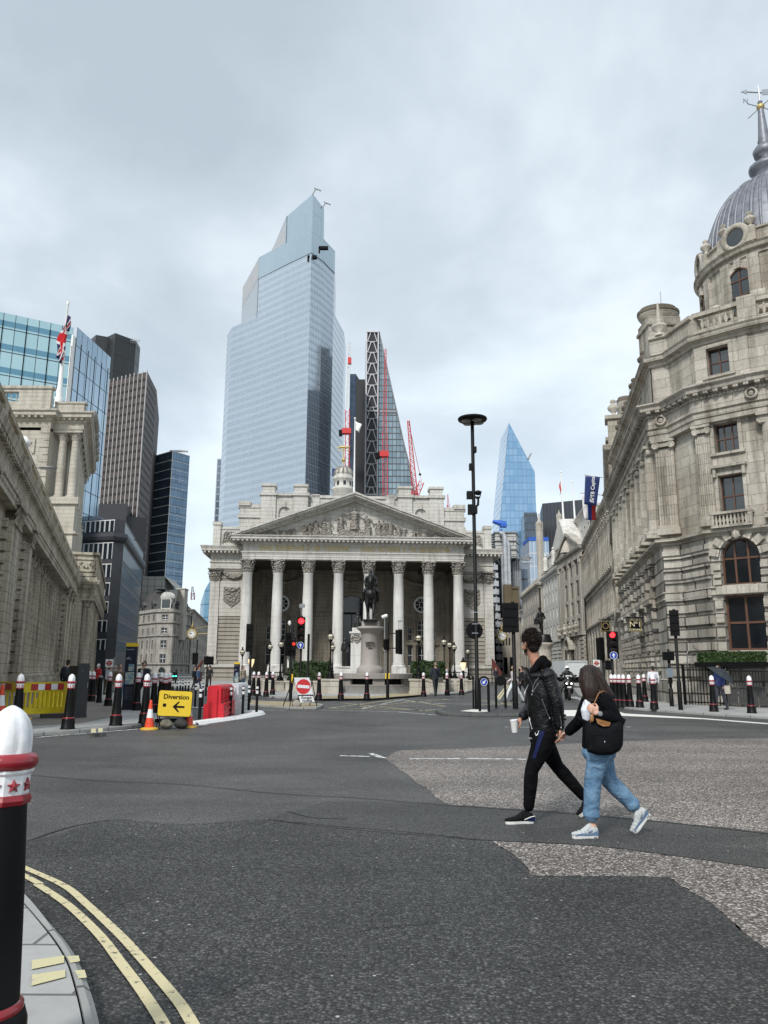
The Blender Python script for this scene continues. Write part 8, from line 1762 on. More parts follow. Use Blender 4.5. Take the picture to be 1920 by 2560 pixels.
def bag(o,T,s,c=(.05,.04,.035)): mb = MB(T); mb.box(-.42*s,-.12*s,-.1*s,.06*s,.72*s,.98*s); b_ = mb.build('shoulder_bag',simple('bag_grey',(.09,.085,.075),.7) if 'bag_grey' not in MATS else MATS['bag_grey'],o); mb = MB(T); mb.tube([(-.3*s,.05*s,.95*s),(0,.15*s,1.3*s),(.15*s,.05*s,1.48*s)],.015,5); mb.build('strap',BLKM,b_)
def pack(o,T,s): mb = MB(T); mb.sph((0,.17*s,1.2*s),(.16*s,.1*s,.24*s),12,8); mb.build('backpack',simple('pack_navy',(.012,.014,.022),.7,noise=.2) if 'pack_navy' not in MATS else MATS['pack_navy'],o)
def umb(o,T,s):
 u = thing('umbrella','dark open umbrella held low over a person by the railing','umbrella',tuple((T @ Vector((.2,-.1,1.4))))); mb = MB(T @ Matrix.Translation((.12,-.05,1.22)) @ Matrix.Rotation(R(28),4,'Y') @ Matrix.Rotation(R(-24),4,'X')); n = 8; v = [(0,0,.30)]
 for r_,z_ in ((.3,.22),(.55,.02)):
  for i in range(n): v.append((r_*math.cos(i*PI/4),r_*math.sin(i*PI/4),z_))
 mb.add(v,[(0,1 + i,1 + (i + 1) % n) for i in range(n)] + [(1 + i,9 + i,9 + (i + 1) % n,1 + (i + 1) % n) for i in range(n)],0); mb.build('canopy',simple('umbrella_cloth',(.02,.028,.035),.6,noise=.3),u); mb = MB(T @ Matrix.Translation((.12,-.05,1.22)) @ Matrix.Rotation(R(28),4,'Y') @ Matrix.Rotation(R(-24),4,'X')); mb.tube([(0,0,-.4),(0,0,.36)],.01,5)
 for i in range(n): mb.tube([(0,0,.29),(.3*math.cos(i*PI/4),.3*math.sin(i*PI/4),.21),(.55*math.cos(i*PI/4),.55*math.sin(i*PI/4),.01)],.006,4)
 mb.build('frame',GREYM,u)
person(163,1752,.1,1.72,'person in a dark jacket with a backpack, seen from behind at the bank wall',NVY,(.02,.02,.02),face=PI,extra=pack,D=31)
person(241,1738,.1,1.62,'person in a red jacket and white cap left of the map totem',(.45,.02,.02),(.05,.045,.04),(.7,.7,.7),face=PI - .6,D=42)
person(262,1738,.1,1.60,'person in dark clothes standing next to the one in red',(.03,.03,.05),(.12,.09,.06),face=2.6,D=43)
person(273,1736,.1,1.60,'person in an orange top in the group by the totem',(.45,.08,.02),(.03,.03,.05),face=2.0,D=46)
person(284,1736,.1,1.55,'person in a grey top half hidden in the group by the totem',(.2,.2,.2),(.05,.05,.06),(.5,.5,.5),face=1.0,D=47)
person(294,1770,.1,1.55,'person in blue jeans walking just left of the map totem',(.14,.10,.07),(.10,.19,.29),face=.4,stride=.6,D=28.5,shoe=(.5,.5,.5))
person(354,1762,.1,1.66,'man in sunglasses, white shirt and dark blazer between the bollards',(.02,.02,.035),(.012,.012,.015),(.05,.03,.02),face=-.3,stride=.7,D=28.0,extra=lambda o,T,s: [MB(T).box(-.045*s,.045*s,-.135*s,-.12*s,1.15*s,1.42*s).build('shirt_front',WHITEP,o),MB(T).box(-.065*s,.065*s,-.125*s,-.1*s,1.645*s,1.675*s).build('sunglasses',BLKM,o)])
person(484,1726,0,1.62,'pair of walkers far left of the exchange, the darker one',(.015,.015,.02),(.01,.01,.015),face=1.2,stride=.5,D=56)
person(494,1727,0,1.62,'pair of walkers far left of the exchange, the one in a blue top',(.06,.11,.2),(.015,.02,.05),face=1.4,stride=.7,D=56)
person(522,1722,.1,1.62,'lone hooded figure in black by the exchange side wall',(.015,.015,.018),(.01,.01,.012),face=.1,stride=.2,hood=True,D=60)
person(593,1728,.1,1.55,'person in dark purple by the small map totem',(.05,.01,.04),(.02,.01,.02),face=1.9,D=47)
person(606,1726,.1,1.58,'person in blue jeans behind the tall signal pole',(.3,.25,.2),(.07,.12,.18),face=1.0,D=47)
person(1089,1739,.1,1.80,'balding man in a dark suit with a shoulder bag by the right hedge',(.014,.018,.028),(.012,.014,.02),(.2,.16,.13),face=PI + .3,stride=.5,extra=bag,bald=False,D=42.5)
person(1117,1690,.1,1.7,'small figure in white on the exchange steps behind the hedge',(.6,.6,.6),(.05,.05,.06),face=1.2,D=70)
person(1286,1757,0,1.72,'man in white trousers striding behind the big signal pole',(.55,.5,.5),(.62,.64,.66),(.02,.02,.02),face=-1.25,stride=1.0,arms=(.5,-.5),D=37.5)
person(1306,1755,0,1.70,'woman in black striding beside the man in white trousers',(.012,.012,.015),(.012,.012,.015),face=-1.35,stride=1.1,arms=(-.4,.4),D=38.5)
person(1637,1756,.1,1.62,'man in a white shirt and dark trousers seen from behind on the right',(.62,.63,.68),(.015,.015,.018),(.02,.015,.012),face=PI - .2,D=36)
person(1803,1764,.1,1.62,'person in a blue shirt stooping under a dark umbrella',(.06,.09,.30),(.03,.035,.05),face=-1.2,stride=.4,extra=umb,D=29.5)
person(1240,1700,.1,1.65,'distant person with a pale umbrella at the corner of the exchange',(.02,.02,.03),(.02,.02,.02),face=.4,D=72)
# motorcycle with rider, facing the viewer
q = G(1423,1742); D = 41.0; x0 = W(1423,1742,D).x; o = thing('motorcycle','black motorcycle seen head-on waiting up the street','motorcycle',(x0,D,0)); T = TR(x0,D,0,-.12); s = 1.0
for y in (0,1.4): mb = MB(T @ Matrix.Translation((0,y,.31)) @ Matrix.Rotation(PI/2,4,'Y')); mb.lathe([(.2,-.05),(.3,-.065),(.315,0),(.3,.065),(.2,.05)],n=24,cap=False); mb.lathe([(.02,-.03),(.19,-.02),(.19,.02),(.02,.03)],n=12); mb.build('wheel',RUB,o)
mb = MB(T); limb(mb,[(0,.1,.72),(0,.5,.8),(0,1.3,.82)],[.24,.27,.2]); limb(mb,[(0,.7,.45),(0,1.1,.5)],[.2,.18]); mb.sph((0,-.02,.88),(.26,.2,.2),14,10); mb.sph((0,.02,1.06),(.17,.1,.16),12,8); organic('bodywork',mb,simple('bike_black',(.012,.012,.014),.2,.2,.2,coat=.5),o,.025,2)
mb = MB(T)
for s_ in (-1,1): mb.tube([(s_*.1,0,.31),(s_*.1,.08,.8)],.028,8); mb.tube([(s_*.1,.1,1.02),(s_*.36,.18,1.06)],.018,6); mb.tube([(s_*.28,.1,1.05),(s_*.36,.05,1.22)],.01,5); mb.sph((s_*.38,.05,1.25),(.07,.02,.045),8,6)
mb.build('handlebar',BLK,o)
for s_ in (-1,1): mb = MB(T); mb.sph((s_*.12,-.2,.84),(.06,.03,.04),10,6); mb.build('headlight',emit('headlight',(1,.95,.85),1.5) if 'headlight' not in MATS else MATS['headlight'],o)
mb = MB(T); mb.box(-.1,.1,-.24,-.22,.62,.7); mb.build('number_plate',WHITEP,o)
r_ = thing('person','motorcycle rider in dark jacket and white helmet, one foot down','person',(x0,D + .6,0)); mb = MB(T); mb.sph((0,.72,.92),(.17,.16,.13),12,8); limb(mb,[(0,.7,.95),(0,.62,1.2),(0,.52,1.38)],[.15,.16,.17]); mb.sph((0,.52,1.4),(.21,.13,.1),12,8); limb(mb,[(0,.5,1.42),(0,.45,1.52)],[.06,.06])
for s_ in (-1,1): limb(mb,[(s_*.2,.5,1.38),(s_*.33,.38,1.18),(s_*.33,.18,1.08)],[.07,.06,.045]); mb.sph((s_*.33,.14,1.07),(.045,.05,.035),8,6)
limb(mb,[(.12,.7,.9),(.24,.35,.78),(.22,.5,.38)],[.1,.08,.055]); limb(mb,[(-.12,.7,.9),(-.32,.5,.55),(-.42,.55,.1)],[.1,.075,.05]); mb.sph((-.43,.48,.05),(.05,.13,.045),8,6); mb.sph((.22,.42,.34),(.05,.13,.045),8,6)
organic('body',mb,simple('rider_black',(.018,.018,.02),.6,noise=.3),r_,.022,2)
mb = MB(T); mb.sph((0,.4,1.62),(.125,.14,.135),14,10); mb.build('helmet',WHITEP,r_); mb = MB(T); mb.sph((0,.33,1.60),(.105,.1,.06),12,8); mb.build('visor',BLK,r_)
mb = MB(T); mb.box(-.1,.1,.3,.32,1.1,1.26); mb.build('chest_panel',WHITEP,r_)
# ================================================================ THE WALKING COUPLE
SKIN = simple('skin',(.40,.20,.13),.5,noise=.12,scale=25); SKIN2 = simple('skin_pale',(.52,.30,.22),.5,noise=.1,scale=25)
def fabric(name,col,rough=.8,wr=.6,sc=9,col2=None,spec=.3,st=(1,1,1),fine=160,dist=.02):
 m,t,b = base(name,col,rough,spec=spec); g = nd(t,'ShaderNodeTexCoord'); mp = nd(t,'ShaderNodeMapping',{'Vector': g.outputs['Object'],'Scale': st})
 n = nd(t,'ShaderNodeTexNoise',{'Vector': mp.outputs[0],'Scale': sc,'Detail': 4.0,'Roughness': .55,'Distortion': .8}); f_ = nd(t,'ShaderNodeTexNoise',{'Vector': g.outputs['Object'],'Scale': fine,'Detail': 2.0})
 c2 = col2 or tuple(c*1.5 + .004 for c in col); t.links.new(mx(t,ramp(t,mth(t,'ADD',mth(t,'MULTIPLY',n.outputs[0],.7),mth(t,'MULTIPLY',f_.outputs[0],.3)),[(.38,0.0),(.62,1.0)]),col,c2),b.inputs['Base Color'])
 bp = nd(t,'ShaderNodeBump',{'Strength': wr,'Distance': dist,'Height': mth(t,'ADD',n.outputs[0],mth(t,'MULTIPLY',f_.outputs[0],.08))}); t.links.new(bp.outputs[0],b.inputs['Normal']); return m
LEATH = fabric('black_leather',(.003,.0033,.004),.34,.8,13,(.005,.005,.006),spec=.32,fine=300,dist=.025); HOODM = fabric('hood_jersey',(.0025,.0025,.003),.9,.5,14,(.005,.005,.0055),spec=.08); TROU = fabric('black_track_trousers',(.0025,.0025,.0035),.8,1.0,6,(.0055,.0055,.007),spec=.08,st=(1,1,1.3),dist=.035); NAVYS = fabric('navy_stripe',(.005,.009,.042),.7,.3,spec=.1)
DENIM = fabric('light_denim',(.075,.15,.25),.85,1.0,7,(.155,.265,.38),st=(1,1,1.5),dist=.035); BLAZ = fabric('black_blazer',(.0028,.003,.004),.85,.6,10,(.006,.0065,.008),spec=.08); CANV = fabric('black_canvas',(.004,.0045,.0055),.8,.5,7,(.008,.009,.011),spec=.1,fine=400); WTEE = fabric('white_tshirt',(.62,.64,.72),.8,.5,9,(.70,.72,.78))
HAIRM = fabric('dark_curly_hair',(.005,.004,.003),.6,1.0,45,(.022,.013,.009),spec=.2,dist=.02); HAIRW = fabric('dark_brown_hair',(.010,.005,.004),.45,.7,22,(.034,.018,.013),spec=.35,st=(1,1,.06),dist=.012)
SHBLK = simple('shoe_black',(.005,.005,.006),.7,bump=.2,spec=.15); SHWHT = simple('shoe_white',(.62,.62,.60),.5); SHGRY = simple('shoe_grey',(.42,.44,.44),.7,noise=.1,scale=40,bump=.2); SHBLU = simple('shoe_blue',(.10,.17,.28),.6,noise=.1); TAN = simple('tan_leather',(.28,.13,.045),.45,noise=.15);
def hand(mb,wr,tip,pal,sc=1.0,curl=.5,thumb=1,spread=.25,cup=None):
 # palm + four fingers + thumb; wr wrist, tip direction, pal palm normal
 wr = Vector(wr); f = Vector(tip).normalized(); n = Vector(pal); n = (n - f*n.dot(f)).normalized(); sd = f.cross(n)*thumb
 L = .088*sc; B = Matrix((sd,f,n)).transposed()
 for u,w_ in ((-.028,.9),(-.009,1),(.010,1),(.028,.9)): mb.tube([wr + sd*u*.7*sc,wr + f*L*.5 + sd*u*sc,wr + f*L*w_ + sd*u*sc],[.014*sc,.0145*sc,.012*sc],8); mb.sph(tuple(wr + f*L*w_ + sd*u*sc),.0125*sc,8,6)
 mb.sph(tuple(wr),.022*sc,10,8)
 for u,ln in ((-.030,.062),(-.010,.076),(.011,.082),(.031,.074)):
  p = wr + f*L*(.9 if abs(u) > .02 else 1) + sd*u*sc; d = (f + sd*u*spread*6).normalized(); P = [p]; a = curl*.7
  for seg in (.45,.32,.23):
   dd = d*math.cos(a) + n*math.sin(a); p = p + dd*ln*seg*sc; P.append(p); a += curl
  limb(mb,P,[.0105*sc,.0098*sc,.009*sc,.0078*sc],8)
 p = wr + f*L*.25 + sd*.03*sc; limb(mb,[p,p + (f*.5 + sd*.75 + n*.25).normalized()*.034*sc,p + (f*.8 + sd*.65 + n*.55).normalized()*.064*sc,p + (f*1.0 + sd*.25 + n*.7).normalized()*.084*sc],[.015*sc,.012*sc,.0105*sc,.009*sc],8)
def head(mb,c,fw,s=1.0,up=Vector((0,0,1))):
 fw = Vector(fw).normalized(); sd = up.cross(fw).normalized(); M = Matrix((sd,fw,up)).transposed().to_4x4(); M.translation = c; E = lambda x,y,z,a,b_,d: mb.sph((x*s,y*s,z*s),(a*s,b_*s,d*s),14,10,T=M)
 E(0,-.012,.03,.075,.095,.088); E(0,.035,-.035,.058,.058,.075); E(0,.062,-.088,.03,.026,.022); E(0,.03,.035,.066,.068,.06)
 mb.tube([M @ Vector((0,.092*s,.02*s)),M @ Vector((0,.112*s,-.012*s)),M @ Vector((0,.120*s,-.028*s))],[.008*s,.011*s,.014*s],8); E(0,.094,-.056,.024,.012,.006); E(0,.092,-.066,.021,.012,.006); E(0,.085,.028,.05,.014,.01)
 for q in (-1,1): E(q*.072,-.008,-.008,.010,.022,.034); E(q*.080,-.018,.004,.006,.016,.022); E(q*.048,.06,-.03,.022,.022,.022)
 return M
def eyes(M,o,s=1.0):
 for q in (-1,1): mb = MB(M); mb.sph((q*.03*s,.083*s,.006*s),(.013*s,.009*s,.006*s),10,6); mb.build('eye',WHITEP,o)
def shoe(o,heel,toe,ht,mats,tag_,w_=.05):
 # heel, toe: points on the ground line of the sole; builds sole, upper, stripe
 heel,toe = Vector(heel),Vector(toe); f = (toe - heel); L = f.length; f.normalize(); sd = f.cross(Vector((0,0,1))).normalized(); up = sd.cross(f).normalized(); M = Matrix((f,sd,up)).transposed().to_4x4(); M.translation = heel
 out = [(-.01,.55),(.02,.8),(.15,.88),(.35,.8),(.55,.86),(.75,1.0),(.9,.85),(.98,.5),(1.01,0)]
 P = [(x*L,y*w_) for x,y in out] + [(x*L,-y*w_) for x,y in reversed(out[:-1])]
 mb = MB(M); mb.prism([(x,y) for x,y in P],0,.028); mb.prism([(x*1.0 - .003,y*1.04) for x,y in P],.006,.024); sh = mb.build('sole',mats[1],o)
 mb = MB(M)
 for t_,ww,hh in ((.04,.78,.075),(.14,.84,.085),(.28,.82,.085),(.42,.80,.07),(.56,.84,.055),(.7,.90,.042),(.84,.80,.034),(.94,.5,.028)): mb.sph((t_*L,0,.03 + hh*.35),(L*.10,w_*ww,hh*.65),12,8)
 limb(mb,[(.14*L,0,.05),(.155*L,0,.078)],[.040,.036]); limb(mb,[(.5*L,0,.06),(.36*L,0,.088),(.27*L,0,.108)],[.030,.028,.022]); up_ = organic('upper',mb,mats[0],o,.0055,2)
 mb = MB(M)
 for k in range(5): x = (.34 + k*.06)*L; z_ = .116 - k*.0095; mb.tube([(x,-w_*.5,z_ - .014),(x + .006,0,z_),(x,w_*.5,z_ - .014)],.0035,5)
 mb.tube([(.33*L,w_*.3,.118),(.36*L,w_*.7,.105),(.31*L,w_*.85,.085),(.36*L,w_*.7,.095)],.003,5); mb.tube([(.33*L,-w_*.2,.118),(.39*L,-w_*.6,.10),(.44*L,-w_*.8,.08)],.003,5); mb.build('laces',mats[2],up_)
 return M,L,up_
# ---- man
Y0 = 8.28; dn,df = -.17,.17    # near / far side offsets
mn = thing('person','tall man with curly dark hair in a black leather jacket and track trousers, walking left','person',(W(1350,2040,Y0).x,Y0,0))
P = lambda x,y,d=0.0: W(x,y,Y0 + d)
hd_c = P(1327,1611,.0); fwd = Vector((-.42,.90,-.04))
neckb = P(1346,1668,.0)
mb = MB(); HM = head(mb,hd_c,fwd,1.04); limb(mb,[hd_c + Vector((.02,0,-.04)),P(1336,1645),neckb],[.060,.058,.07]);
shn,shf = P(1370,1690,dn),P(1338,1684,df); limb(mb,[P(1356,1700),P(1358,1760),P(1362,1830)],[(.12),.10,.11]); limb(mb,[shf,P(1352,1682),shn],[.05,.07,.05])
eln,wrn = P(1394,1760,dn - .05),P(1400,1821,dn - .03); elf,wrf = P(1326,1768,df + .02),P(1306,1792,df - .16)
limb(mb,[shn,eln,wrn],[.045,.036,.026]); limb(mb,[shf,elf,wrf],[.045,.036,.026])
kn,an = P(1329,1926,dn + .04),P(1322,2015,dn + .06); kf,af = P(1393,1916,df),P(1460,1992,df)
hn,hf = P(1364,1842,dn + .07),P(1350,1842,df - .07); limb(mb,[hn,kn,an],[.08,.055,.036]); limb(mb,[hf,kf,af],[.08,.055,.036])
hand(mb,wrn,P(1401,1850,dn - .03) - wrn,Vector((-.9,.2,.0)),1.0,.55,1); cupc = P(1286.5,1817,df - .30)
hand(mb,P(1300,1799,df - .20),Vector((-.75,-.35,-.42)),Vector((-.15,-.15,-1)),1.0,.55,1,.35)
organic('body',mb,SKIN,mn,.0065,2)
eyes(HM,mn)
rs = random.Random(21); mb = MB(HM)   # curly hair: many small locks
for k in range(330):
 th = rs.uniform(0,2*PI); ph = rs.uniform(-.35,1.5); x,y,z_ = math.cos(th)*math.cos(ph),math.sin(th)*math.cos(ph),math.sin(ph)
 if y > .55 and z_ < .55: continue
 if abs(x) > .6 and z_ < .05 and y > -.2: continue
 top_ = max(0,z_); r_ = .99 + .10*top_ + rs.uniform(-.06,.08); q = rs.uniform(.009,.016)*(1 + .35*top_)
 mb.sph((x*.082*r_,-.014 + y*.100*r_,.03 + z_*.098*r_),q,7,5)
mb.sph((0,-.02,.048),(.088,.106,.098),16,10); mb.sph((0,-.055,-.02),(.070,.056,.07),12,8); HR = organic('hair',mb,HAIRM,mn,.0048,0)
mb = MB(HM)
for k in range(900):
 th = rs.uniform(0,2*PI); ph = rs.uniform(-.5,1.5); v_ = Vector((math.cos(th)*math.cos(ph),math.sin(th)*math.cos(ph),math.sin(ph)))
 if v_.y > .5 and v_.z < .5 or (abs(v_.x) > .6 and v_.z < .0 and v_.y > -.2): continue
 top_ = max(0,v_.z); p0_ = Vector((v_.x*.088,-.014 + v_.y*.105,.032 + v_.z*.104))*(.95 + .06*top_); t1 = v_.cross(Vector((rs.uniform(-1,1),rs.uniform(-1,1),rs.uniform(-1,1)))).normalized(); l_ = rs.uniform(.008,.02)*(1 + .6*top_)
 mb.tube([p0_,p0_ + v_*l_ + t1*l_*.4,p0_ + v_*l_*1.2 + t1*l_*1.2,p0_ + v_*l_*.6 + t1*l_*1.5],[.003,.003,.0024,.001],4,cap=False)
mb.build('curls',HAIRM,HR)
mb = MB(HM); mb.sph((0,.066,-.080),(.036,.030,.026),12,8); [mb.sph((q*.048,.03,-.062),(.012,.034,.028),8,6) for q in (-1,1)]; organic('beard',mb,HAIRM,mn,.006,1)
def ribs(a,b_,r0,r1,n_,amp=.05):
 P_,R_ = [],[]
 for k in range(n_*2 + 1): t_ = k/(n_*2); P_.append(Vector(a).lerp(Vector(b_),t_)); R_.append((r0 + (r1 - r0)*t_)*(1 + (amp if k % 2 else -amp)))
 return P_,R_
mb = MB()   # leather jacket
limb(mb,[P(1352,1702),P(1355,1745),P(1358,1790),P(1361,1824)],[(.155),(.150),(.140),(.150)],20)
mb.tube([P(1350,1690),P(1354,1730),P(1357,1780),P(1361,1829)],[(.17,.19),(.165,.205),(.145,.19),(.150,.19)],28); mb.sph(tuple(P(1352,1690)),(.175,.215,.07),16,10)
for (a,b_,c_,d0) in ((shn,eln,wrn,0),(shf,elf,wrf,1)):
 A = ribs(a,b_,.079,.066,9,.035); B_ = ribs(b_,Vector(b_).lerp(Vector(c_),.93),.064,.050,8,.04); limb(mb,A[0],A[1],14); limb(mb,B_[0],B_[1],14); mb.sph(tuple(a),.085,14,10)
organic('leather_jacket',mb,LEATH,mn,.0085,1)
mb = MB()
for (L_,r_) in (([(1323,1706),(1313,1738),(1318,1775),(1329,1818)],.005),([(1346,1694),(1334,1718),(1330,1730)],.0045),([(1346,1708),(1337,1722),(1329,1738)],.0045),([(1354,1745),(1362,1765),(1374,1797)],.0045),([(1401,1786),(1404,1804),(1404,1822)],.0045)):
 pass
dgl = bpy.context.evaluated_depsgraph_get()
bpy.context.view_layer.update()
JK = [q for q in COL.objects if q.parent == mn and q.name.startswith('leather_jacket')][0]
def on_surf(ob,px,py,off_=.004,dflt=Y0):
 Mi = (ob.parent.matrix_basis @ ob.matrix_basis) if ob.parent else ob.matrix_basis; Mi = Mi.inverted(); d = ray(px,py).normalized(); o_ = Mi @ CAM; dd = (Mi.to_3x3() @ d).normalized()
 ok,loc,nor,_ = ob.ray_cast(o_,dd);
 return (Mi.inverted() @ loc) - d*off_ if ok else W(px,py,dflt - .18)
zips = (([(1321,1712),(1312,1730),(1311,1750),(1317,1775),(1324,1800),(1330,1822)],.0045),([(1347,1694),(1339,1703),(1333,1716),(1331,1728)],.004),([(1347,1708),(1340,1717),(1334,1728),(1330,1737)],.004),([(1355,1748),(1361,1764),(1368,1782),(1374,1796)],.004),([(1400,1788),(1403,1804),(1403,1820)],.004))
for L_,r_ in zips:
 mb = MB(); pp = [on_surf(JK,x,y,.003) for x,y in L_]; mb.tube(pp,r_,6); e = pp[-1]; mb.sph(tuple(e),(.007,.007,.012),8,6); mb.build('zip',CHROME,mn)
mb = MB(); e = on_surf(JK,1407,1788,.0); mb.box(e.x - .01,e.x + .03,e.y - .02,e.y + .02,e.z - .01,e.z + .008); mb.box(e.x - .01,e.x + .03,e.y - .02,e.y + .02,e.z - .05,e.z - .032); mb.build('cuff_buckle',BLKM,mn)
mb = MB()   # hood and collar
limb(mb,[P(1326,1692,-.09),P(1334,1676,-.11),P(1348,1658,-.085),P(1358,1650,0),P(1352,1660,.09),P(1330,1682,.1)],[.026,.036,.045,.052,.045,.03],12)
limb(mb,[P(1352,1668,-.07),P(1368,1660,-.03),P(1366,1664,.06)],[.045,.05,.045],12); limb(mb,[P(1340,1690),P(1352,1684)],[.09,.1],12); organic('hood',mb,HOODM,mn,.009,2)
mb = MB(); limb(mb,[P(1316,1676,-.02),P(1322,1694,-.09),P(1330,1710,-.13)],[.018,.022,.012],8); mb.tube([P(1313,1668,.0),P(1322,1690,-.07)],[(.03,.008),(.035,.01)],8); organic('jacket_collar',mb,LEATH,mn,.006,1)
mb = MB()   # trousers
mb.sph(tuple(P(1359,1838)),(.145,.17,.10),16,10); mb.tube([P(1361,1822),P(1358,1848)],[(.14,.165),(.145,.165)],20)
for (a,b_,c_,w3) in ((hn,kn,an,.056),(hf,kf,Vector(kf).lerp(af,.95),.055)):
 a_ = Vector(a); b2 = Vector(b_); c2 = Vector(c_); limb(mb,[a_,a_.lerp(b2,.35),a_.lerp(b2,.7),b2,b2.lerp(c2,.25),b2.lerp(c2,.6),b2.lerp(c2,.85),c2],[.118,.108,.086,.070,.072,.065,.059,w3],16)
TRS = organic('track_trousers',mb,TROU,mn,.009,2); bpy.context.view_layer.update()
mb = MB(); v = []
for i in range(16):
 y_ = 1827 + i*4.6; c_ = 1356 - i*1.45; h_ = 6.5 - i*.16; v += [on_surf(TRS,c_ + h_*q_,y_,.006) for q_ in (-1,-.33,.33,1)]
mb.add(v,[(4*i + j,4*i + j + 1,4*i + j + 5,4*i + j + 4) for i in range(15) for j in range(3)],0,True); mb.build('navy_side_stripe',NAVYS,TRS)
mb = MB(); v = [on_surf(TRS,*c_,.006) for c_ in ((1340,1827),(1346,1821),(1349,1822),(1345,1836),(1340,1840),(1337,1834))]; mb.add(v,[tuple(range(6))]); mb.build('white_pocket_lining',WHITEP,TRS)
e = on_surf(TRS,1329,1845,.006); text('lettering','sport',Matrix.Translation(e) @ Matrix.Rotation(R(6),4,'Y'),.028,SHWHT,TRS,.001)
# paper cup held in the far hand
cb_,ct_ = P(1287,1831,df - .28),P(1285,1801,df - .28); o = thing('paper_cup','white paper coffee cup in the man\'s far hand','cup',tuple(cb_)); mb = MB(); mb.tube([cb_,ct_],[.029,.040],20); mb.build('cup_body',SHWHT,o); mb = MB(); mb.tube([ct_,ct_ + Vector((-.001,0,.009))],[.043,.041],20); mb.build('lid',WHITEP,o)
# shoes
g1,g2 = P(1330,2051,dn + .06),P(1264,2056,dn + .0); g1.z = .0; g2.z = .0
M,L,u1 = shoe(mn,g1,g2,.1,(SHBLK,SHWHT,BLKM),'m')
mb = MB(M); mb.plate([(-.01,.03),(.05,.03),(.085,.055),(.02,.075),(-.012,.07)],-.052,-.046); mb.plate([(-.01,.03),(.05,.03),(.085,.055),(.02,.075),(-.012,.07)],.046,.052); mb.build('blue_heel_panel',NAVYS,u1); mb = MB(M)
for s_ in (-.050,.050): mb.tube([(-.012,s_,.075),(.03,s_*1.04,.07),(.10,s_*1.02,.045)],.005,6)
mb.build('white_flash',SHWHT,u1)
t = text('lettering','FILA',M @ Matrix.Rotation(PI,4,'Z') @ TR(-.15,-.052,.055),.018,SHWHT,u1,.001); t = text('lettering','FILA',M @ Matrix.Rotation(PI,4,'Z') @ TR(-.03,-.053,.014),.016,NAVYS,u1,.001)
g1,g2 = P(1492,2004,df),P(1449,2046,df - .02); g2.z = .012
shoe(mn,g1,g2,.1,(SHBLK,SHWHT,BLKM),'m2')
# ---- woman
Y1 = 7.58; Q = lambda x,y,d=0.0: W(x,y,Y1 + d)
wm = thing('person','woman with long dark brown hair in a black blazer and light blue jeans, walking left','person',(W(1500,2080,Y1).x,Y1,0)); hc = Q(1474,1696,.0); fw = Vector((-.55,.83,0))
mb = MB(); HW = head(mb,hc,fw,.93); limb(mb,[hc + Vector((.01,0,-.04)),Q(1487,1730)],[.048,.05]); s1,s2 = Q(1513,1752,-.14),Q(1473,1748,.14); limb(mb,[s1,Q(1492,1742),s2],[.04,.05,.04]); limb(mb,[Q(1494,1760),Q(1494,1810),Q(1494,1862)],[.10,.085,.105])
e1,w1 = Q(1543,1800,-.20),Q(1497,1787,-.29); e2,w2 = Q(1449,1803,.26),Q(1420,1830,.42); limb(mb,[s1,e1,w1],[.038,.031,.022]); limb(mb,[s2,e2,w2],[.038,.031,.022])
k1,a1 = Q(1482,1952,-.08),Q(1477,2050,-.08); k2,a2 = Q(1523,1952,.09),Q(1592,2022,.09); h1,h2 = Q(1499,1878,-.08),Q(1500,1878,.08)
limb(mb,[h1,k1,a1],[.07,.05,.031]); limb(mb,[h2,k2,a2],[.07,.05,.031]); mb.sph(tuple(Q(1480,2066,-.08)),(.045,.035,.03),10,8); mb.sph(tuple(Q(1600,2036,.09)),(.035,.035,.04),10,8)
hand(mb,Q(1493,1783,-.30),Q(1474,1768,-.28) - Q(1493,1783,-.30),Vector((.05,1,.12)),.88,1.05,-1,.2)
hand(mb,w2,P(1399,1843,dn + .0) - w2,Vector((.15,-.25,1))*-1,.86,.6,1,.2)
organic('body',mb,SKIN2,wm,.0062,2)
eyes(HW,wm,.93)
# hair: long sheet of strands
mb = MB(); rs = random.Random(4); mb.sph(tuple(hc + Vector((.008,0,.025))),(.092,.102,.105),18,12)
for k in range(70):
 t_ = k/69; x0 = 1450 + 50*t_ + rs.uniform(-2,2); dd = -.075*math.sin(PI*min(1,t_*.9 + .05)) - .015 + rs.uniform(-.008,.008)
 end = (1459 + 47*t_ + rs.uniform(-3,3),1744 + 6*math.sin(t_*PI) - 10*(1 - t_)*0 + rs.uniform(-4,5)) if t_ < .75 else (1508 + (t_ - .75)*120 + rs.uniform(-2,2),1738 + (t_ - .75)*8)
 x1 = x0*.75 + end[0]*.25 - (3 if t_ < .3 else -2*t_)
 P_ = [Q(1474 + (x0 - 1474)*.35,1664 + rs.uniform(0,2),dd*.45),Q(1474 + (x0 - 1474)*.85,1674,dd*.85),Q(x1,1700,dd*1.15),Q((x1 + end[0])/2,1722,dd*1.3 - .01),Q(*end,dd*1.35 - .02)]; mb.tube(P_,[.012,.014,.0135,.012,.0055],6)
for k in range(26):
 t_ = k/25; P_ = [Q(1474 + 12*(t_ - .5),1666,.05),Q(1476 + 36*(t_ - .5),1700,.085),Q(1480 + 44*(t_ - .5),1742,.10)]; mb.tube(P_,[.016,.018,.008],6)
LH = organic('long_hair',mb,HAIRW,wm,.0055,1)
mb = MB(); bpy.context.view_layer.update()
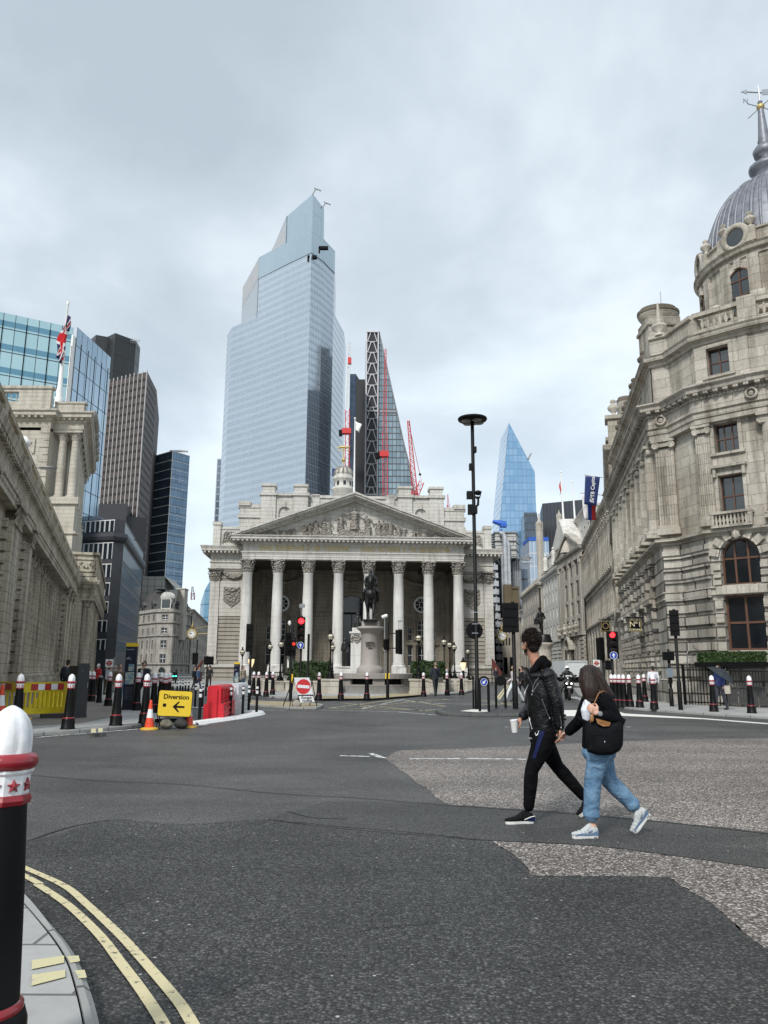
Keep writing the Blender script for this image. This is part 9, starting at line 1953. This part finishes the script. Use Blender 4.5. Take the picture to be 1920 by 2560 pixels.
for k in range(420):
 t_ = rs.random(); xa = 1453 + 44*t_; xe = 1458 + 52*t_ + (22*(t_ - .8)/.2 if t_ > .8 else 0) + rs.uniform(-3,3); ye = 1742 + rs.uniform(-5,6); u0 = rs.uniform(0,.5)
 pp = [on_surf(LH,xa + (1476 - xa)*.45*(1 - s_) ** 2 + (xe - xa)*s_ ** 1.5,1668 + (ye - 1668)*s_ + rs.uniform(-.4,.4),rs.uniform(.0,.004),Y1) for s_ in [u0 + (1 - u0)*j/6 for j in range(7)]]
 if max((pp[j + 1] - pp[j]).length for j in range(6)) > .12: continue
 mb.tube(pp,[.0022,.0026,.0026,.0026,.0024,.002,.0006],4,cap=False)
mb.build('strands',HAIRW,LH)
mb = MB(); mb.tube([Q(1492,1750),Q(1494,1790),Q(1494,1840),Q(1494,1872)],[(.14,.17),(.135,.16),(.14,.17),(.145,.17)],24); mb.sph(tuple(Q(1493,1750)),(.15,.175,.07),14,10)
for a_,b_,c_ in ((s1,e1,w1),(s2,e2,w2)):
 a_,b_,c_ = Vector(a_),Vector(b_),Vector(c_); limb(mb,[a_,a_.lerp(b_,.5),b_,b_.lerp(c_,.5),b_.lerp(c_,.9)],[.075,.068,.060,.056,.050],14)
BLZ = organic('blazer',mb,BLAZ,wm,.0085,2)
mb = MB(); limb(mb,[Q(1469,1758,-.09),Q(1464,1776,-.10),Q(1467,1795,-.09)],[(.042),.046,.042],12); organic('white_tshirt',mb,WTEE,wm,.007,1)
mb = MB(); e = Q(1495.5,1768,-.26); e = on_surf(BLZ,1495.5,1769,.004); mb.sph(tuple(e),(.012,.006,.012),10,6); mb.build('button',CHROME,wm)
mb = MB(); mb.sph(tuple(Q(1497,1882)),(.16,.16,.10),16,10)
for a_,b_,c_,r_ in ((h1,k1,Vector(k1).lerp(a1,.87),.070),(h2,k2,Vector(k2).lerp(a2,.87),.064)):
 a_,b_,c_ = Vector(a_),Vector(b_),Vector(c_); limb(mb,[a_,a_.lerp(b_,.3),a_.lerp(b_,.65),b_,b_.lerp(c_,.3),b_.lerp(c_,.6),c_],[.115,.105,.088,.079,.078,.074,r_],16)
 d_ = (c_ - b_).normalized(); mb.tube([c_ - d_*.03,c_ + d_*.012],[r_ + .006,r_ + .007],16); mb.tube([c_ - d_*.034,c_ - d_*.028],[r_ - .004,r_ - .004],16)
organic('jeans',mb,DENIM,wm,.0085,2)
# watch
mb = MB(); d_ = (Vector(w1) - Vector(e1)).normalized(); c_ = Vector(w1) + d_*-.005; mb.tube([c_ - d_*.012,c_ + d_*.012],.034,16,cap=False); wt = mb.build('watch_strap',CHROME,wm); mb = MB(Matrix.Translation(c_ + Vector((.0,-.036,.012))) @ Matrix.Rotation(PI/2,4,'X')); mb.lathe([(.001,.006),(.017,.006),(.022,.004),(.022,-.006)],n=18); mb.build('watch_face',GREYM,wt)
# shoulder tote, its own thing
tb = thing('tote_bag','large black canvas tote bag with tan leather trim on the woman\'s shoulder','bag',tuple(Q(1508,1887,-.26))); pts = [(1462,1810),(1470,1800),(1500,1812),(1552,1802),(1559,1812),(1558,1862),(1550,1877),(1530,1888),(1495,1888),(1468,1880),(1463,1850)]
mb = MB(); n_ = len(pts); v = []
cx_,cy_ = 1510,1848
for j,(sc,d_) in enumerate(((.0,-.315),(.55,-.312),(.85,-.295),(.97,-.265),(1,-.22),(.97,-.175),(.8,-.15),(0,-.145))):
 for x,y in pts: v.append(Q(cx_ + (x - cx_)*sc,cy_ + (y - cy_)*sc,d_))
mb.add(v,[(j*n_ + i,j*n_ + (i + 1) % n_,(j + 1)*n_ + (i + 1) % n_,(j + 1)*n_ + i) for j in range(7) for i in range(n_)],0,True); bgb = organic('bag_body',mb,CANV,tb,.009,3)
mb = MB(); mb.tube([Q(1551,1806,-.24),Q(1560,1797,-.24),Q(1563,1798,-.24),Q(1557,1812,-.24)],[.012,.012,.008,.01],8); mb.tube([Q(1466,1806,-.24),Q(1446,1795,-.26),Q(1444,1792,-.26)],[.016,.012,.006],8); mb.build('side_wing',CANV,tb)
mb = MB(); mb.tube([Q(1476,1806,-.31),Q(1480,1790,-.33),Q(1484,1762,-.27),Q(1496,1734,-.22),Q(1508,1727,-.15),Q(1516,1732,-.08)],[.0048]*6,8); mb.build('strap',TAN,tb)
mb = MB(); v = [Q(1490,1796,-.325),Q(1505,1800,-.335),Q(1527,1806,-.33),Q(1524,1815,-.325),Q(1508,1816,-.33),Q(1494,1809,-.325)]; mb.add(v + [p_ + Vector((0,.012,0)) for p_ in v],[tuple(range(6)),tuple(range(11,5,-1))] + [(i,(i + 1) % 6,(i + 1) % 6 + 6,i + 6) for i in range(6)]); mb.sph(tuple(Q(1480,1795,-.33)),(.018,.008,.034),10,8); mb.build('leather_trim',TAN,tb)
mb = MB(); e = on_surf(bgb,1512,1855,.002); mb.sph(tuple(e),(.007,.004,.010),8,6); e = on_surf(bgb,1509,1812,.016); mb.sph(tuple(e),.006,8,6); mb.build('stud',CHROME,tb)
mb = MB(); pp = [on_surf(bgb,x,y,.001) for x,y in ((1476,1836),(1490,1837),(1515,1839),(1545,1838))]; mb.tube(pp,.004,5); pp = [on_surf(bgb,x,y,.001) for x,y in ((1478,1837),(1482,1860),(1490,1878))]; mb.tube(pp,.003,5); mb.build('pocket_seam',BLKM,tb)
def wshoe(heel,toe,nm):
 M,L,u = shoe(wm,heel,toe,.1,(SHGRY,SHWHT,SHWHT),nm,.044); mb = MB(M)
 for s_ in (-1,1):
  f_ = s_*.044; mb.plate([(0,.03),(L*.3,.03),(L*.62,.032),(L*.9,.03),(L*.97,.032),(L*.8,.046),(L*.6,.05),(L*.35,.044),(L*.12,.06),(0,.07)],*sorted((f_*.93,f_*1.0)))
 for s_ in (-1,1): f_ = s_*.0445; mb.plate([(L*.22,.075),(L*.42,.060),(L*.34,.055),(L*.27,.06)][::1],*sorted((f_*.8,f_*.9)))
 mb.build('blue_panels',SHBLU,u); mb = MB(M)
 for s_ in (-1,1): f_ = s_*.0452; mb.plate([(L*.06,.010),(L*.2,.010),(L*.2,.018),(L*.06,.018)],*sorted((f_*.90,f_*.935)))
 mb.build('air_window',GREYM,u)
g1,g2 = Q(1492,2096,-.08),Q(1431,2097,-.12); g1.z = 0; g2.z = 0; wshoe(g1,g2,'w1')
g1,g2 = Q(1622,2036,.09),Q(1585,2080,.06); g2.z = .008; wshoe(g1,g2,'w2')
# dark red awning and lift arm seen small beside the exchange
o = thing('awning','dark red sloping awning low at the right corner of the exchange','awning',tuple(W(1240,1680,84))); mb = MB(); v = [W(*c_,84) for c_ in ((1229,1646),(1254,1682),(1254,1702),(1230,1668))]; mb.add(v + [p_ + Vector((.3,1.2,0)) for p_ in v],[(0,1,2,3),(7,6,5,4),(0,4,5,1),(1,5,6,2),(2,6,7,3),(3,7,4,0)]); mb.build('cloth',simple('burgundy',(.10,.018,.015),.8),o)
mb = MB(); a = W(1231,1668,84); mb.tube([(a.x,84.5,0),(a.x,84.5,a.z)],.05,6); mb.build('post',BLK,o)
o = thing('lift_arm','small dark red folded lift arm beside the left corner of the exchange','machine',tuple(G(492,1712))); mb = MB(); mb.tube([W(488,1674,88),W(499,1664,88),W(508,1650,88)],[.14,.18,.12],5); mb.box(W(490,1690,88).x,W(500,1690,88).x,87.5,89,0.1,W(490,1680,88).z); mb.build('arm',MATS['burgundy'],o)
